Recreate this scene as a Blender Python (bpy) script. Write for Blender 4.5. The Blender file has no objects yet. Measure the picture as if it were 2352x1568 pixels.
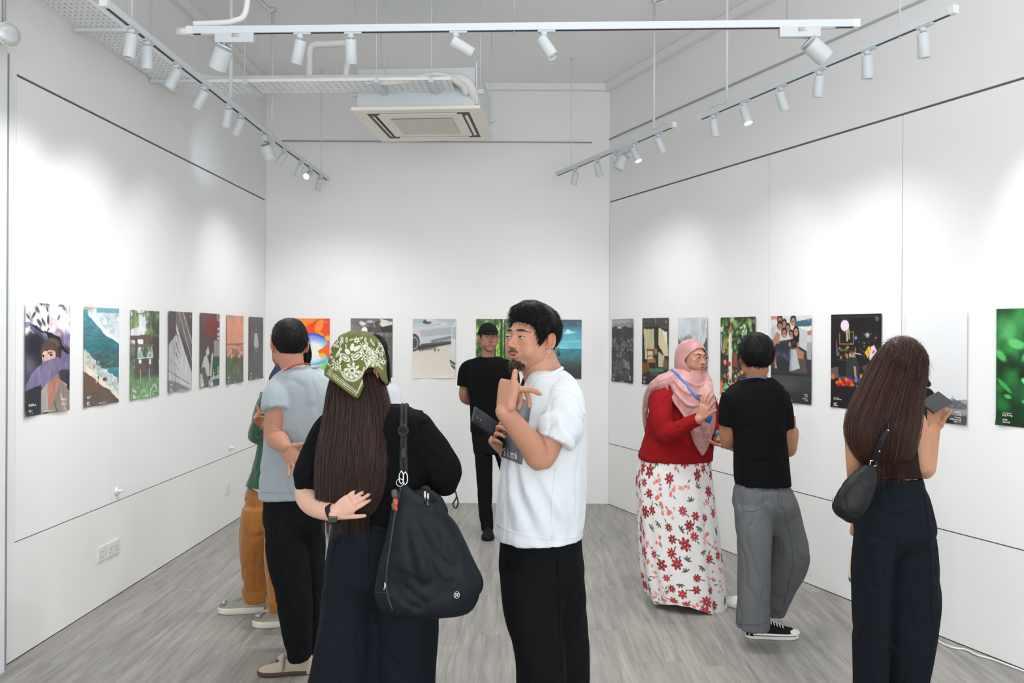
import bpy, bmesh, math, random
import numpy as np
from mathutils import Vector, Matrix
from mathutils.bvhtree import BVHTree

# ------------------------------------------------------------------ camera, world, lights
SC = bpy.context.scene
COL = SC.collection
FPX = 1829.33; EYE = 1.65; ROLL = math.radians(0.3)
cam_d = bpy.data.cameras.new('camera'); cam = bpy.data.objects.new('camera', cam_d); COL.objects.link(cam)
cam_d.sensor_width = 36; cam_d.lens = 28; cam_d.shift_y = -18 / 2352
cam_d.clip_start = 0.05
cam.matrix_world = Matrix.Translation((0, 0, EYE)) @ Matrix.Rotation(math.radians(90), 4, 'X') @ Matrix.Rotation(ROLL, 4, 'Z')
SC.camera = cam
SC.view_settings.view_transform = 'Standard'; SC.view_settings.look = 'None'
SC.view_settings.exposure = 0.3; SC.view_settings.gamma = 1.0
w = bpy.data.worlds.new('daylight'); SC.world = w; w.use_nodes = True
w.node_tree.nodes['Background'].inputs[0].default_value = (0.92, 0.96, 1.0, 1)
w.node_tree.nodes['Background'].inputs[1].default_value = 1.0
def area(name, loc, rot, sx, sy, power, color=(1, 1, 1)):
    l = bpy.data.lights.new(name, 'AREA'); l.shape = 'RECTANGLE'; l.size = sx; l.size_y = sy; l.energy = power; l.color = color
    o = bpy.data.objects.new(name, l); COL.objects.link(o); o.location = loc; o.rotation_euler = rot
    return o
area('shopfront_daylight', (1.2, -2.6, 1.75), (math.radians(90), 0, 0), 7.0, 3.1, 165, (0.96, 0.98, 1.0))
area('added_ceiling_fill', (0.5, 1.4, 4.02), (0, 0, 0), 3.2, 5.0, 34, (0.97, 0.985, 1.0))  # added overhead fill; the ceiling has no skylight

# ------------------------------------------------------------------ pixel to world (2352 x 1568 frame)
CR, SR = math.cos(ROLL), math.sin(ROLL)
def un(u, v):
    x = u - 1176; y = v - 784
    return x * CR + y * SR, y * CR - x * SR + 18
def P(u, v, Y):
    x, y = un(u, v)
    return Vector((x / FPX * Y, Y, EYE - y / FPX * Y))
def atZ(u, v, z):
    x, y = un(u, v); Y = (EYE - z) * FPX / y
    return Vector((x / FPX * Y, Y, z))
def ray(u, v):
    x, y = un(u, v)
    return Vector((x / FPX, 1, -y / FPX)).normalized()
def proj(V, org=(0, 0, 0)):
    V = np.asarray(V); x = V[:, 0] / V[:, 1] * FPX; y = (EYE - V[:, 2]) / V[:, 1] * FPX - 18
    return x * CR - y * SR + 1176, y * CR + x * SR + 784
def on_wall(u, v, A, B):
    x, y = un(u, v); s = x / FPX
    dx, dy = B[0] - A[0], B[1] - A[1]
    t = (s * A[1] - A[0]) / (dx - s * dy)
    X, Y = A[0] + t * dx, A[1] + t * dy
    return Vector((X, Y, EYE - y / FPX * Y))

# ------------------------------------------------------------------ materials
def lin(c):
    c = np.asarray(c, float)
    return np.where(c <= 0.04045, c / 12.92, ((c + 0.055) / 1.055) ** 2.4)
def hexc(h):
    return tuple(int(h[i:i + 2], 16) / 255 for i in (0, 2, 4))
MATS = {}
def mat(name, color=None, rough=0.6, metal=0.0, attr=None, var=0.0, vscale=6.0, bump=0.0, bscale=200.0, stretch=(1, 1, 1),
        sheen=0.0, sss=0.0, emit=None, estr=1.0, spec=0.5, coat=0.0, trans=0.0, aniso=0.0):
    if name in MATS: return MATS[name]
    m = bpy.data.materials.new(name); m.use_nodes = True
    nt = m.node_tree; N = nt.nodes; L = nt.links; b = N['Principled BSDF']
    b.inputs['Roughness'].default_value = rough; b.inputs['Metallic'].default_value = metal
    b.inputs['Specular IOR Level'].default_value = spec
    b.inputs['Sheen Weight'].default_value = sheen; b.inputs['Coat Weight'].default_value = coat
    b.inputs['Transmission Weight'].default_value = trans; b.inputs['Anisotropic'].default_value = aniso
    if sss:
        b.inputs['Subsurface Weight'].default_value = sss
        b.inputs['Subsurface Radius'].default_value = (0.010, 0.004, 0.002); b.inputs['Subsurface Scale'].default_value = 1.0
    if emit:
        b.inputs['Emission Color'].default_value = (*lin(emit), 1); b.inputs['Emission Strength'].default_value = estr
    tc = N.new('ShaderNodeTexCoord'); mp = N.new('ShaderNodeMapping'); mp.inputs['Scale'].default_value = stretch
    L.new(tc.outputs['Object'], mp.inputs['Vector'])
    if attr:
        a = N.new('ShaderNodeAttribute'); a.attribute_name = attr; src = a.outputs['Color']
    else:
        rgb = N.new('ShaderNodeRGB'); rgb.outputs[0].default_value = (*lin(color), 1); src = rgb.outputs[0]
    nz = N.new('ShaderNodeTexNoise'); nz.inputs['Scale'].default_value = vscale; nz.inputs['Detail'].default_value = 4
    L.new(mp.outputs[0], nz.inputs['Vector'])
    mr = N.new('ShaderNodeMapRange'); mr.inputs['To Min'].default_value = 1 - var; mr.inputs['To Max'].default_value = 1 + var
    mr.inputs['From Min'].default_value = 0.25; mr.inputs['From Max'].default_value = 0.75
    L.new(nz.outputs['Fac'], mr.inputs['Value'])
    mx = N.new('ShaderNodeVectorMath'); mx.operation = 'SCALE'
    L.new(src, mx.inputs[0]); L.new(mr.outputs[0], mx.inputs['Scale'])
    L.new(mx.outputs[0], b.inputs['Base Color'])
    if bump:
        n2 = N.new('ShaderNodeTexNoise'); n2.inputs['Scale'].default_value = bscale; n2.inputs['Detail'].default_value = 3
        L.new(mp.outputs[0], n2.inputs['Vector'])
        bp = N.new('ShaderNodeBump'); bp.inputs['Strength'].default_value = min(1, bump); bp.inputs['Distance'].default_value = 0.002
        L.new(n2.outputs['Fac'], bp.inputs['Height']); L.new(bp.outputs[0], b.inputs['Normal'])
    MATS[name] = m
    return m
M_WALL = mat('white_paint', hexc('e9e9e8'), 0.75, var=0.015, vscale=2.5, bump=0.15, bscale=90)
M_PANEL = mat('white_panel_paint', hexc('eeeeee'), 0.6, var=0.012, vscale=1.8, bump=0.05, bscale=60)
M_GAP = mat('shadow_gap', hexc('6f665f'), 0.8, var=0.1)
M_CEIL = mat('ceiling_paint', hexc('eeeeed'), 0.85, var=0.02, vscale=1.5, bump=0.2, bscale=60)
M_WMETAL = mat('white_metal', hexc('cfd6da'), 0.4, var=0.01)
M_WPLAST = mat('white_plastic', hexc('dcdddb'), 0.45, var=0.01)
M_CREAM = mat('cream_plastic', hexc('e6e0d4'), 0.45, var=0.02)
M_BLACK = mat('black_slot', hexc('101214'), 0.5)
M_STEEL = mat('galvanised_steel', hexc('b9bdc0'), 0.4, 0.6, var=0.05)

# ------------------------------------------------------------------ object helpers
def wloc(o):
    v = Vector((0, 0, 0))
    while o is not None:
        v += o.location; o = o.parent
    return v
def mk(name, V, F, m, parent=None, smooth=True, colors=None, label=None, cat=None, group=None, kind=None, loc=None):
    me = bpy.data.meshes.new(name)
    V = np.asarray(V, float).reshape(-1, 3)
    off = np.zeros(3)
    if parent is not None: off = np.array(wloc(parent))
    elif loc is not None: off = np.array(loc, float)
    Vl = V - off
    me.from_pydata(Vl.tolist() if not isinstance(F, np.ndarray) else [], [], [] if isinstance(F, np.ndarray) else F)
    if isinstance(F, np.ndarray):
        k = F.shape[1]
        me.vertices.add(len(Vl)); me.vertices.foreach_set('co', Vl.astype(np.float32).ravel())
        me.loops.add(F.size); me.loops.foreach_set('vertex_index', F.astype(np.int32).ravel())
        me.polygons.add(len(F)); me.polygons.foreach_set('loop_start', np.arange(0, F.size, k, dtype=np.int32))
        me.update(calc_edges=True); me.validate()
    if smooth and len(me.polygons): me.polygons.foreach_set('use_smooth', [True] * len(me.polygons))
    if colors is not None:
        at = me.color_attributes.new('col', 'FLOAT_COLOR', 'POINT')
        c = np.ones((len(V), 4), np.float32); c[:, :3] = colors
        at.data.foreach_set('color', c.ravel())
    me.update()
    o = bpy.data.objects.new(name, me); COL.objects.link(o)
    if m: me.materials.append(m)
    if parent is not None: o.parent = parent
    elif loc is not None: o.location = loc
    if label: o['label'] = label
    if cat: o['category'] = cat
    if group: o['group'] = group
    if kind: o['kind'] = kind
    return o
def thing(name, label, cat, loc, group=None):
    o = bpy.data.objects.new(name, None); COL.objects.link(o); o.location = loc; o.empty_display_size = 0.1
    o['label'] = label; o['category'] = cat
    if group: o['group'] = group
    return o
def merge(parts):
    Vs, Fs, n = [], [], 0
    for V, F in parts:
        Vs.append(np.asarray(V, float)); Fs += [tuple(i + n for i in f) for f in F]; n += len(V)
    return np.vstack(Vs), Fs
def orient(V, F):
    V = np.asarray(V, float); vol = 0
    for f in F:
        a = V[f[0]]
        for i in range(1, len(f) - 1): vol += np.dot(a, np.cross(V[f[i]], V[f[i + 1]]))
    return (V, F) if vol > 0 else (V, [tuple(reversed(f)) for f in F])
def box(c, s, R=None):
    c = np.array(c, float); s = np.array(s, float) / 2
    V = np.array([[x, y, z] for x in (-1, 1) for y in (-1, 1) for z in (-1, 1)], float) * s
    if R is not None: V = V @ np.array(R.to_3x3()).T
    return V + c, [(0, 1, 3, 2), (4, 6, 7, 5), (0, 4, 5, 1), (2, 3, 7, 6), (0, 2, 6, 4), (1, 5, 7, 3)]
def bev(o, wdt=0.003, seg=2, ang=40):
    b = o.modifiers.new('bevel', 'BEVEL'); b.width = wdt; b.segments = seg; b.limit_method = 'ANGLE'; b.angle_limit = math.radians(ang); b.harden_normals = True
    for p in o.data.polygons: p.use_smooth = True
    return o
def autosmooth(o, ang=35):
    me = o.data; bm = bmesh.new(); bm.from_mesh(me)
    for e in bm.edges:
        if len(e.link_faces) == 2 and e.calc_face_angle() > math.radians(ang): e.smooth = False
    bm.to_mesh(me); bm.free(); return o
def ringloft(rings, cap=True):
    n = len(rings[0]); V = np.vstack(rings); F = []
    for i in range(len(rings) - 1):
        for j in range(n):
            a = i * n + j; b = i * n + (j + 1) % n
            F.append((a, b, b + n, a + n))
    if cap:
        F.append(tuple(reversed(range(n)))); k = (len(rings) - 1) * n; F.append(tuple(range(k, k + n)))
    return orient(V, F)
def ell_ring(c, a, b, n=24, ex=2.0):
    t = np.linspace(0, 2 * np.pi, n, endpoint=False); ct, st = np.cos(t), np.sin(t)
    x = np.sign(ct) * np.abs(ct) ** (2 / ex); y = np.sign(st) * np.abs(st) ** (2 / ex)
    return np.array(c) + np.outer(x, np.array(a)) + np.outer(y, np.array(b))
def catmull(pts, m=4):
    pts = [np.asarray(p, float) for p in pts]
    out = []
    for i in range(len(pts) - 1):
        p0 = pts[max(i - 1, 0)]; p1 = pts[i]; p2 = pts[i + 1]; p3 = pts[min(i + 2, len(pts) - 1)]
        for k in range(m):
            t = k / m
            out.append(0.5 * (2 * p1 + (p2 - p0) * t + (2 * p0 - 5 * p1 + 4 * p2 - p3) * t * t + (3 * p1 - p0 - 3 * p2 + p3) * t ** 3))
    out.append(pts[-1]); return out
def tube(pts, rad, n=12, round_ends=True, flat=None, m=3, close=True):
    """swept tube; pts list of vec, rad float or list; flat=(axis vec, ratio) squashes it"""
    if not hasattr(rad, '__len__'): rad = [rad] * len(pts)
    q = catmull([list(p) + [r] for p, r in zip(pts, rad)], m) if m > 1 else [np.array(list(p) + [r], float) for p, r in zip(pts, rad)]
    C = np.array([x[:3] for x in q]); R = np.array([max(x[3], 1e-4) for x in q])
    T = np.gradient(C, axis=0); T /= np.linalg.norm(T, axis=1)[:, None] + 1e-12
    if round_ends:
        t0, t1 = T[0], T[-1]
        C = np.vstack([C[0] - t0 * R[0] * 0.92, C[0] - t0 * R[0] * 0.6, C, C[-1] + t1 * R[-1] * 0.6, C[-1] + t1 * R[-1] * 0.92])
        R = np.concatenate([[R[0] * 0.4, R[0] * 0.8], R, [R[-1] * 0.8, R[-1] * 0.4]]); T = np.vstack([t0, t0, T, t1, t1])
    if flat is not None: up = np.array(flat[0], float); k = flat[1]
    else: up = np.array([0.13, 0.21, 0.97]); k = 1.0
    rings = []; prev = None
    for c, r, t in zip(C, R, T):
        if prev is None or flat is not None:
            a = up - t * np.dot(up, t)
            if np.linalg.norm(a) < 1e-3: a = np.array([1, 0, 0]) - t * t[0]
        else: a = prev - t * np.dot(prev, t)
        a /= np.linalg.norm(a) + 1e-12; prev = a; b = np.cross(t, a)
        rings.append(ell_ring(c, a * r * k, b * r, n))
    return ringloft(rings, close)
def cyl(p0, p1, r0, r1=None, n=20):
    return tube([p0, p1], [r0, r0 if r1 is None else r1], n, False, m=1)
# value noise
_rng = np.random.RandomState(7); _T = _rng.rand(4096)
def vn(p):
    p = np.asarray(p, float); i = np.floor(p).astype(int); f = p - i; f = f * f * (3 - 2 * f)
    def h(a, b, c): return _T[(a * 73 + b * 157 + c * 311 + (a * b) * 7 + (b * c) * 13) & 4095]
    x, y, z = i[:, 0], i[:, 1], i[:, 2]; r = 0
    for dx in (0, 1):
        for dy in (0, 1):
            for dz in (0, 1):
                wgt = (f[:, 0] if dx else 1 - f[:, 0]) * (f[:, 1] if dy else 1 - f[:, 1]) * (f[:, 2] if dz else 1 - f[:, 2])
                r = r + wgt * h(x + dx, y + dy, z + dz)
    return r
def fbm(p, o=3):
    s = 0; a = 0.5; p = np.asarray(p, float)
    for _ in range(o): s = s + a * vn(p); p = p * 2.03 + 17.3; a *= 0.5
    return s
def normals_of(V, F):
    N = np.zeros_like(V)
    for k in range(1, F.shape[1] - 1):
        n = np.cross(V[F[:, k]] - V[F[:, 0]], V[F[:, k + 1]] - V[F[:, 0]])
        for j in (0, k, k + 1): np.add.at(N, F[:, j], n)
    return N / (np.linalg.norm(N, axis=1)[:, None] + 1e-12)
def fuse(parts, voxel=0.006, smooth=4, fac=0.5, dec=None):
    """union of closed meshes -> (V, F tris/quads array)"""
    V, F = merge(parts)
    me = bpy.data.meshes.new('tmp'); me.from_pydata(V.tolist(), [], F); me.update()
    o = bpy.data.objects.new('tmp', me); COL.objects.link(o)
    r = o.modifiers.new('r', 'REMESH'); r.mode = 'VOXEL'; r.voxel_size = voxel
    if smooth:
        s = o.modifiers.new('s', 'SMOOTH'); s.iterations = smooth; s.factor = fac
    if dec:
        d = o.modifiers.new('d', 'DECIMATE'); d.ratio = dec
    t = o.modifiers.new('t', 'TRIANGULATE')
    dg = bpy.context.evaluated_depsgraph_get(); ev = o.evaluated_get(dg); em = ev.to_mesh()
    n = len(em.vertices); A = np.empty(n * 3, np.float32); em.vertices.foreach_get('co', A)
    k = len(em.polygons); B = np.empty(k * 3, np.int32); em.loops.foreach_get('vertex_index', B)
    ev.to_mesh_clear(); bpy.data.objects.remove(o); bpy.data.meshes.remove(me)
    return A.reshape(-1, 3).astype(float), B.reshape(-1, 3)
def bvh_of(V, F): return BVHTree.FromPolygons([tuple(v) for v in V], [tuple(int(i) for i in f) for f in F])
ORIG = Vector((0, 0, EYE))
def hit(b, u, v, off=0.002, Y=None):
    d = ray(u, v); h = b.ray_cast(ORIG, d)
    if h[0] is None: return P(u, v, Y) if Y else None
    n = h[1]
    if n.dot(d) > 0: n = -n
    return h[0] + n * off
def decal(b, u0, v0, u1, v1, u2, v2, u3, v3, nx, ny, off=0.002, Y=None):
    """grid of points laid on a surface, corners TL TR BR BL in pixels"""
    V = []
    for j in range(ny + 1):
        for i in range(nx + 1):
            s, t = i / nx, j / ny
            u = (u0 * (1 - s) + u1 * s) * (1 - t) + (u3 * (1 - s) + u2 * s) * t
            v = (v0 * (1 - s) + v1 * s) * (1 - t) + (v3 * (1 - s) + v2 * s) * t
            V.append(hit(b, u, v, off, Y))
    ok = [x for x in V if x is not None]
    V = [tuple(x) if x is not None else tuple(ok[0]) for x in V]
    F = [(j * (nx + 1) + i, j * (nx + 1) + i + 1, (j + 1) * (nx + 1) + i + 1, (j + 1) * (nx + 1) + i) for j in range(ny) for i in range(nx)]
    return np.array(V), F
def strip(b, pts, wd, off=0.003, Y=None, th=0.0015, m=4, n=8):
    """a flat band that follows a surface along pixel points"""
    q = catmull(pts, m); W = [hit(b, x[0], x[1], off, Y) for x in q]; W = [x for x in W if x is not None]
    rings = []
    for i, p in enumerate(W):
        t = (W[min(i + 1, len(W) - 1)] - W[max(i - 1, 0)]).normalized(); d = (p - ORIG).normalized()
        s = t.cross(d).normalized(); u_ = s.cross(t).normalized()
        rings.append(ell_ring(p, s * wd / 2, u_ * th, n, 4))
    return ringloft(rings)

# ------------------------------------------------------------------ room
YB = 7.75; CEIL = 4.08; YF = -2.7
LA, LB = (-2.40, YB), (-2.49, 3.95)                    # left wall face
RA, RB = (0.94, YB), (2.54, 3.95)                      # right wall face
def lx(Y): return LA[0] + (YB - Y) * (-0.09 / 3.8)
def rx(Y): return RA[0] + (YB - Y) * (1.60 / 3.8)
def prism(poly, z0, z1):
    n = len(poly); V = [(x, y, z0) for x, y in poly] + [(x, y, z1) for x, y in poly]
    F = [tuple(reversed(range(n))), tuple(range(n, 2 * n))] + [(i, (i + 1) % n, (i + 1) % n + n, i + n) for i in range(n)]
    return orient(V, F)
def struct(name, part, m, parent=None, label=None, smooth=False):
    return mk(name, part[0], part[1], m, parent, smooth=smooth, label=label, kind='structure' if parent is None else None)
room = [(lx(YB), YB), (rx(YB), YB), (rx(YF), YF), (lx(YF), YF)]
floor = struct('floor', prism([(-2.75, YB + .2), (rx(YB) + .2, YB + .2), (rx(YF) + .3, YF - .2), (-2.9, YF - .2)], -0.1, -0.004), mat('floor_joint', hexc('85817b'), 0.8))
floor['label'] = 'grey wood-look vinyl plank floor'
ceil = struct('ceiling', prism([(-2.75, YB + .2), (rx(YB) + .2, YB + .2), (rx(YF) + .3, YF - .2), (-2.9, YF - .2)], CEIL, CEIL + .15), M_CEIL)
ceil['label'] = 'flat white painted ceiling slab'
# wood look planks along the room
m = bpy.data.materials.new('grey_oak_vinyl'); m.use_nodes = True; nt = m.node_tree; N = nt.nodes; L = nt.links
b = N['Principled BSDF']; b.inputs['Roughness'].default_value = 0.42
tc = N.new('ShaderNodeTexCoord'); mp = N.new('ShaderNodeMapping'); mp.inputs['Scale'].default_value = (26, 2.0, 1)
oi = N.new('ShaderNodeObjectInfo'); ad = N.new('ShaderNodeVectorMath'); ad.operation = 'ADD'
sc_ = N.new('ShaderNodeVectorMath'); sc_.operation = 'SCALE'; sc_.inputs[0].default_value = (3.1, 9.7, 5.3); sc_.inputs['Scale'].default_value = 1
mu = N.new('ShaderNodeMath'); mu.operation = 'MULTIPLY'; mu.inputs[1].default_value = 37.0
L.new(oi.outputs['Random'], mu.inputs[0]); L.new(mu.outputs[0], sc_.inputs['Scale'])
L.new(tc.outputs['Object'], mp.inputs[0]); L.new(mp.outputs[0], ad.inputs[0]); L.new(sc_.outputs[0], ad.inputs[1])
n1 = N.new('ShaderNodeTexNoise'); n1.inputs['Scale'].default_value = 1.0; n1.inputs['Detail'].default_value = 9; n1.inputs['Roughness'].default_value = 0.62; n1.inputs['Distortion'].default_value = 0.6
L.new(ad.outputs[0], n1.inputs['Vector'])
cr = N.new('ShaderNodeValToRGB'); cr.color_ramp.elements[0].position = 0.3; cr.color_ramp.elements[1].position = 0.72
cr.color_ramp.elements[0].color = (*lin(hexc('7c7974')), 1); cr.color_ramp.elements[1].color = (*lin(hexc('a5a29c')), 1)
e = cr.color_ramp.elements.new(0.5); e.color = (*lin(hexc('928f89')), 1)
L.new(n1.outputs['Fac'], cr.inputs[0])
n2 = N.new('ShaderNodeTexNoise'); n2.inputs['Scale'].default_value = 1.0; n2.inputs['Detail'].default_value = 5
mp2 = N.new('ShaderNodeMapping'); mp2.inputs['Scale'].default_value = (90, 4, 1); L.new(tc.outputs['Object'], mp2.inputs[0]); L.new(mp2.outputs[0], n2.inputs['Vector'])
mr = N.new('ShaderNodeMapRange'); mr.inputs['From Min'].default_value = .3; mr.inputs['From Max'].default_value = .7; mr.inputs['To Min'].default_value = .9; mr.inputs['To Max'].default_value = 1.08
L.new(n2.outputs['Fac'], mr.inputs['Value'])
mr2 = N.new('ShaderNodeMapRange'); mr2.inputs['To Min'].default_value = .93; mr2.inputs['To Max'].default_value = 1.07; L.new(oi.outputs['Random'], mr2.inputs['Value'])
mm = N.new('ShaderNodeMath'); mm.operation = 'MULTIPLY'; L.new(mr.outputs[0], mm.inputs[0]); L.new(mr2.outputs[0], mm.inputs[1])
vs_ = N.new('ShaderNodeVectorMath'); vs_.operation = 'SCALE'; L.new(cr.outputs[0], vs_.inputs[0]); L.new(mm.outputs[0], vs_.inputs['Scale']); L.new(vs_.outputs[0], b.inputs['Base Color'])
bp = N.new('ShaderNodeBump'); bp.inputs['Strength'].default_value = 0.25; bp.inputs['Distance'].default_value = 0.001; L.new(n2.outputs['Fac'], bp.inputs['Height']); L.new(bp.outputs[0], b.inputs['Normal'])
M_PLANK = m
def clip(poly, a, bb, c):                              # keep a*x+b*y<=c
    out = []
    for i in range(len(poly)):
        p, q = poly[i], poly[(i + 1) % len(poly)]
        dp, dq = a * p[0] + bb * p[1] - c, a * q[0] + bb * q[1] - c
        if dp <= 0: out.append(p)
        if dp * dq < 0:
            t = dp / (dp - dq); out.append((p[0] + t * (q[0] - p[0]), p[1] + t * (q[1] - p[1])))
    return out
rnd = random.Random(4)
PW, PL = 0.2286, 1.2192
xi = -2.56; row = 0
while xi < 5.5:
    y = YF - rnd.random() * PL
    while y < YB:
        g = 0.0002
        pl = [(xi + g, y + g), (xi + PW - g, y + g), (xi + PW - g, y + PL - g), (xi + g, y + PL - g)]
        pl = clip(pl, 0, 1, YB - .002); pl = clip(pl, 0, -1, -YF)
        k = 1.60 / 3.8
        if pl: pl = clip(pl, 1, k, RA[0] + YB * k - .002)
        k2 = 0.09 / 3.8
        if pl: pl = clip(pl, -1, k2, -(LA[0] - YB * k2) - .002)
        if len(pl) >= 3:
            ar = abs(sum(pl[i][0] * pl[(i + 1) % len(pl)][1] - pl[(i + 1) % len(pl)][0] * pl[i][1] for i in range(len(pl)))) / 2
            if ar > 0.004: struct('plank', prism(pl, -0.005, 0.0 - rnd.random() * 0.0003), M_PLANK, floor)
        y += PL
    xi += PW
# walls: backing, then boards that stand proud and leave dark shadow gaps between them
G = 0.010
def wallframe(A, B):
    d = Vector((B[0] - A[0], B[1] - A[1], 0)).normalized(); n = Vector((d.y, -d.x, 0))
    if n.x * A[0] > 0: n = -n                           # into the room
    return d, n
def wallbox(A, d, n, s0, s1, z0, z1, t0, t1):
    p = [Vector((A[0], A[1], 0)) + d * s + n * t for s, t in ((s0, t0), (s1, t0), (s1, t1), (s0, t1))]
    return prism([(q.x, q.y) for q in p], z0, z1)
Ld, Ln = wallframe(LA, LB); Rd, Rn = wallframe(RA, RB)
def sL(u): return (on_wall(u, 800, LA, LB) - Vector((LA[0], LA[1], on_wall(u, 800, LA, LB).z))).length
def sR(u): return (on_wall(u, 800, RA, RB) - Vector((RA[0], RA[1], on_wall(u, 800, RA, RB).z))).length
LW = (YB - YF) * math.hypot(1, .09 / 3.8); RW = (YB - YF) * math.hypot(1, 1.6 / 3.8)
ZT, ZB_ = 2.93, 0.59
wl = struct('wall_left', wallbox(LA, Ld, Ln, -.1, LW, 0, CEIL, -.25, -G), M_GAP); wl['label'] = 'white panelled wall on the side of the portrait posters'
wr = struct('wall_right', wallbox(RA, Rd, Rn, -.1, RW, 0, CEIL, -.25, -G), M_GAP); wr['label'] = 'white panelled slanting wall behind the women'
struct('board', wallbox(LA, Ld, Ln, 0, LW, ZT + .010, CEIL, -G, 0), M_WALL, wl)
struct('board', wallbox(LA, Ld, Ln, 0, LW, 0.004, ZB_ - .004, -G, 0), M_WALL, wl)
s_end = sL(36)
struct('board', wallbox(LA, Ld, Ln, 0, sL(608), ZB_ - .004, ZT + .010, -G, 0), M_WALL, wl)
struct('board', wallbox(LA, Ld, Ln, s_end + .002, LW, ZB_ - .004, ZT + .010, -G, 0), M_WALL, wl)
sl = [sL(608) + .002, sL(523), sL(411), sL(258), s_end]
for i in range(4):
    bev(struct('panel', wallbox(LA, Ld, Ln, sl[i] + .0015, sl[i + 1] - .0015, ZB_ + .002, ZT - .003, -G, -.0012 if i in (0, 2) else -.0003), M_PANEL, wl), .0012, 1)
struct('board', wallbox(RA, Rd, Rn, 0, RW, ZT + .010, CEIL, -G, 0), M_WALL, wr)
struct('board', wallbox(RA, Rd, Rn, 0, RW, 0.004, ZB_ - .005, -G, 0), M_WALL, wr)
struct('board', wallbox(RA, Rd, Rn, 0, sR(1399), ZB_ - .005, ZT + .010, -G, 0), M_WALL, wr)
sr = [sR(1399) + .003, sR(1764.5), sR(2070.5), sR(2070.5) + 1.45, sR(2070.5) + 2.9, RW - .6]
for i in range(5):
    bev(struct('panel', wallbox(RA, Rd, Rn, sr[i] + .0022, sr[i + 1] - .0022, ZB_ + .002, ZT - .003, -G, -.0008), M_PANEL, wr), .0012, 1)
wb = struct('wall_back', prism([(-2.7, YB), (1.3, YB), (1.3, YB + .25), (-2.7, YB + .25)], 0, CEIL), M_WALL); wb['label'] = 'plain white end wall with five posters'
# shop front behind the camera: piers and lintel around an open front
wf = struct('wall_front', merge([prism([(-2.9, YF - .2), (-2.3, YF - .2), (-2.3, YF), (-2.9, YF)], 0, CEIL), prism([(4.8, YF - .2), (5.6, YF - .2), (5.6, YF), (4.8, YF)], 0, CEIL),
                                 prism([(-2.9, YF - .2), (5.6, YF - .2), (5.6, YF), (-2.9, YF)], 3.4, CEIL)]), M_WALL); wf['label'] = 'white shopfront wall round the open entrance'
pil = struct('trim_1', prism([(-2.8, 2.2), (-2.452, 2.2), (-2.452, 3.86), (-2.8, 3.86)], 0, CEIL), mat('rough_white_plaster', hexc('e4e6e8'), .8, var=.02, bump=.6, bscale=70))
pil['label'] = 'rough white plaster pier at the near end of the panelled wall'
struct('corner_bead', prism([(-2.48, 3.86), (-2.458, 3.86), (-2.458, 3.885), (-2.48, 3.885)], 0, 3.0), mat('grey_bead', hexc('8d9299'), .5), pil)
# trims under the ceiling
t = struct('trim_2', wallbox(RA, Rd, Rn, 0, RW, CEIL - .075, CEIL - .001, 0, .07), M_WALL); t['label'] = 'white boxed trunking under the ceiling on the slanting wall'; bev(t)
t = struct('trim_3', prism([(-2.3, YB - .05), (0.9, YB - .05), (.9, YB), (-2.3, YB)], CEIL - .07, CEIL - .001), M_WALL); t['label'] = 'white boxed trunking under the ceiling on the end wall'; bev(t)
t = struct('trim_4', wallbox(LA, Ld, Ln, 0, LW, CEIL - .075, CEIL - .001, 0, .06), M_WALL); t['label'] = 'white boxed trunking under the ceiling above the cable tray'; bev(t)
M_RAIL = mat('rail_grey', hexc('a3abaf'), .5, .1)
def tb(pts, r, n=10, m=1): return tube(pts, r, n, False, m=m)
z = on_wall(655, 324, (-5, YB), (5, YB)).z
t = mk('picture_rail', *merge([box((-.74, YB - .008, z), (3.02, .010, .010))]), M_RAIL, label='thin grey picture rail across the end wall below the air conditioner', cat='picture rail', loc=(-.74, YB, z))
a_, b_ = on_wall(1397, 322, RA, RB), on_wall(2140, 0, RA, RB)
t = mk('picture_rail', *wallbox(RA, Rd, Rn, sR(1397), sR(2140), a_.z - .006, a_.z + .006, 0, .012), M_RAIL, label='thin grey picture rail high on the slanting wall above the track lights', cat='picture rail', loc=tuple(a_))
for s in (.9, 1.9, 2.9, 3.8):
    pass
# sockets, locks
def plate(u, v, w_, h_, A, B, d, n, name, label, cat, feats):
    c = on_wall(u, v, A, B); c0 = c - n * 0
    R = Matrix((d, n, Vector((0, 0, 1)))).transposed()
    def wb_(cx, cz, sx, sz, t0, t1): return box(c + d * cx + Vector((0, 0, cz)) + n * (t0 + t1) / 2, (sx, t1 - t0, sz), R)
    th = thing(name, label, cat, tuple(c))
    bev(mk('face_plate', *wb_(0, 0, w_, h_, 0, .009), M_WPLAST, th), .002)
    for nm, cx, cz, sx, sz, dark in feats:
        mk(nm, *wb_(cx, cz, sx, sz, .0085 if dark else .009, .0094 if dark else .012), M_BLACK if dark else M_WPLAST, th, smooth=False)
    return th
s3 = [('pin_slot', ox, .0 + .02 - .01, .004, .009, True) for ox in ()]
feats = []
for ox in (-.036, .036):
    feats += [('pin_slot', ox, .004, .004, .009, True), ('pin_slot', ox - .011, -.018, .008, .004, True), ('pin_slot', ox + .011, -.018, .008, .004, True)]
feats += [('switch', -.008, .022, .010, .018, False), ('switch', .008, .022, .010, .018, False)]
plate(259, 1258, .146, .086, LA, LB, Ld, Ln, 'wall_socket', 'white double wall socket with two switches low on the panelled wall', 'socket', feats)
plate(232, 1271, .086, .086, LA, LB, Ld, Ln, 'wall_switch', 'white single fused wall plate beside the double socket', 'wall switch', [('switch', 0, .02, .035, .008, False), ('switch', 0, -.005, .01, .012, False), ('pin_slot', 0, -.02, .006, .006, True)])
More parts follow.
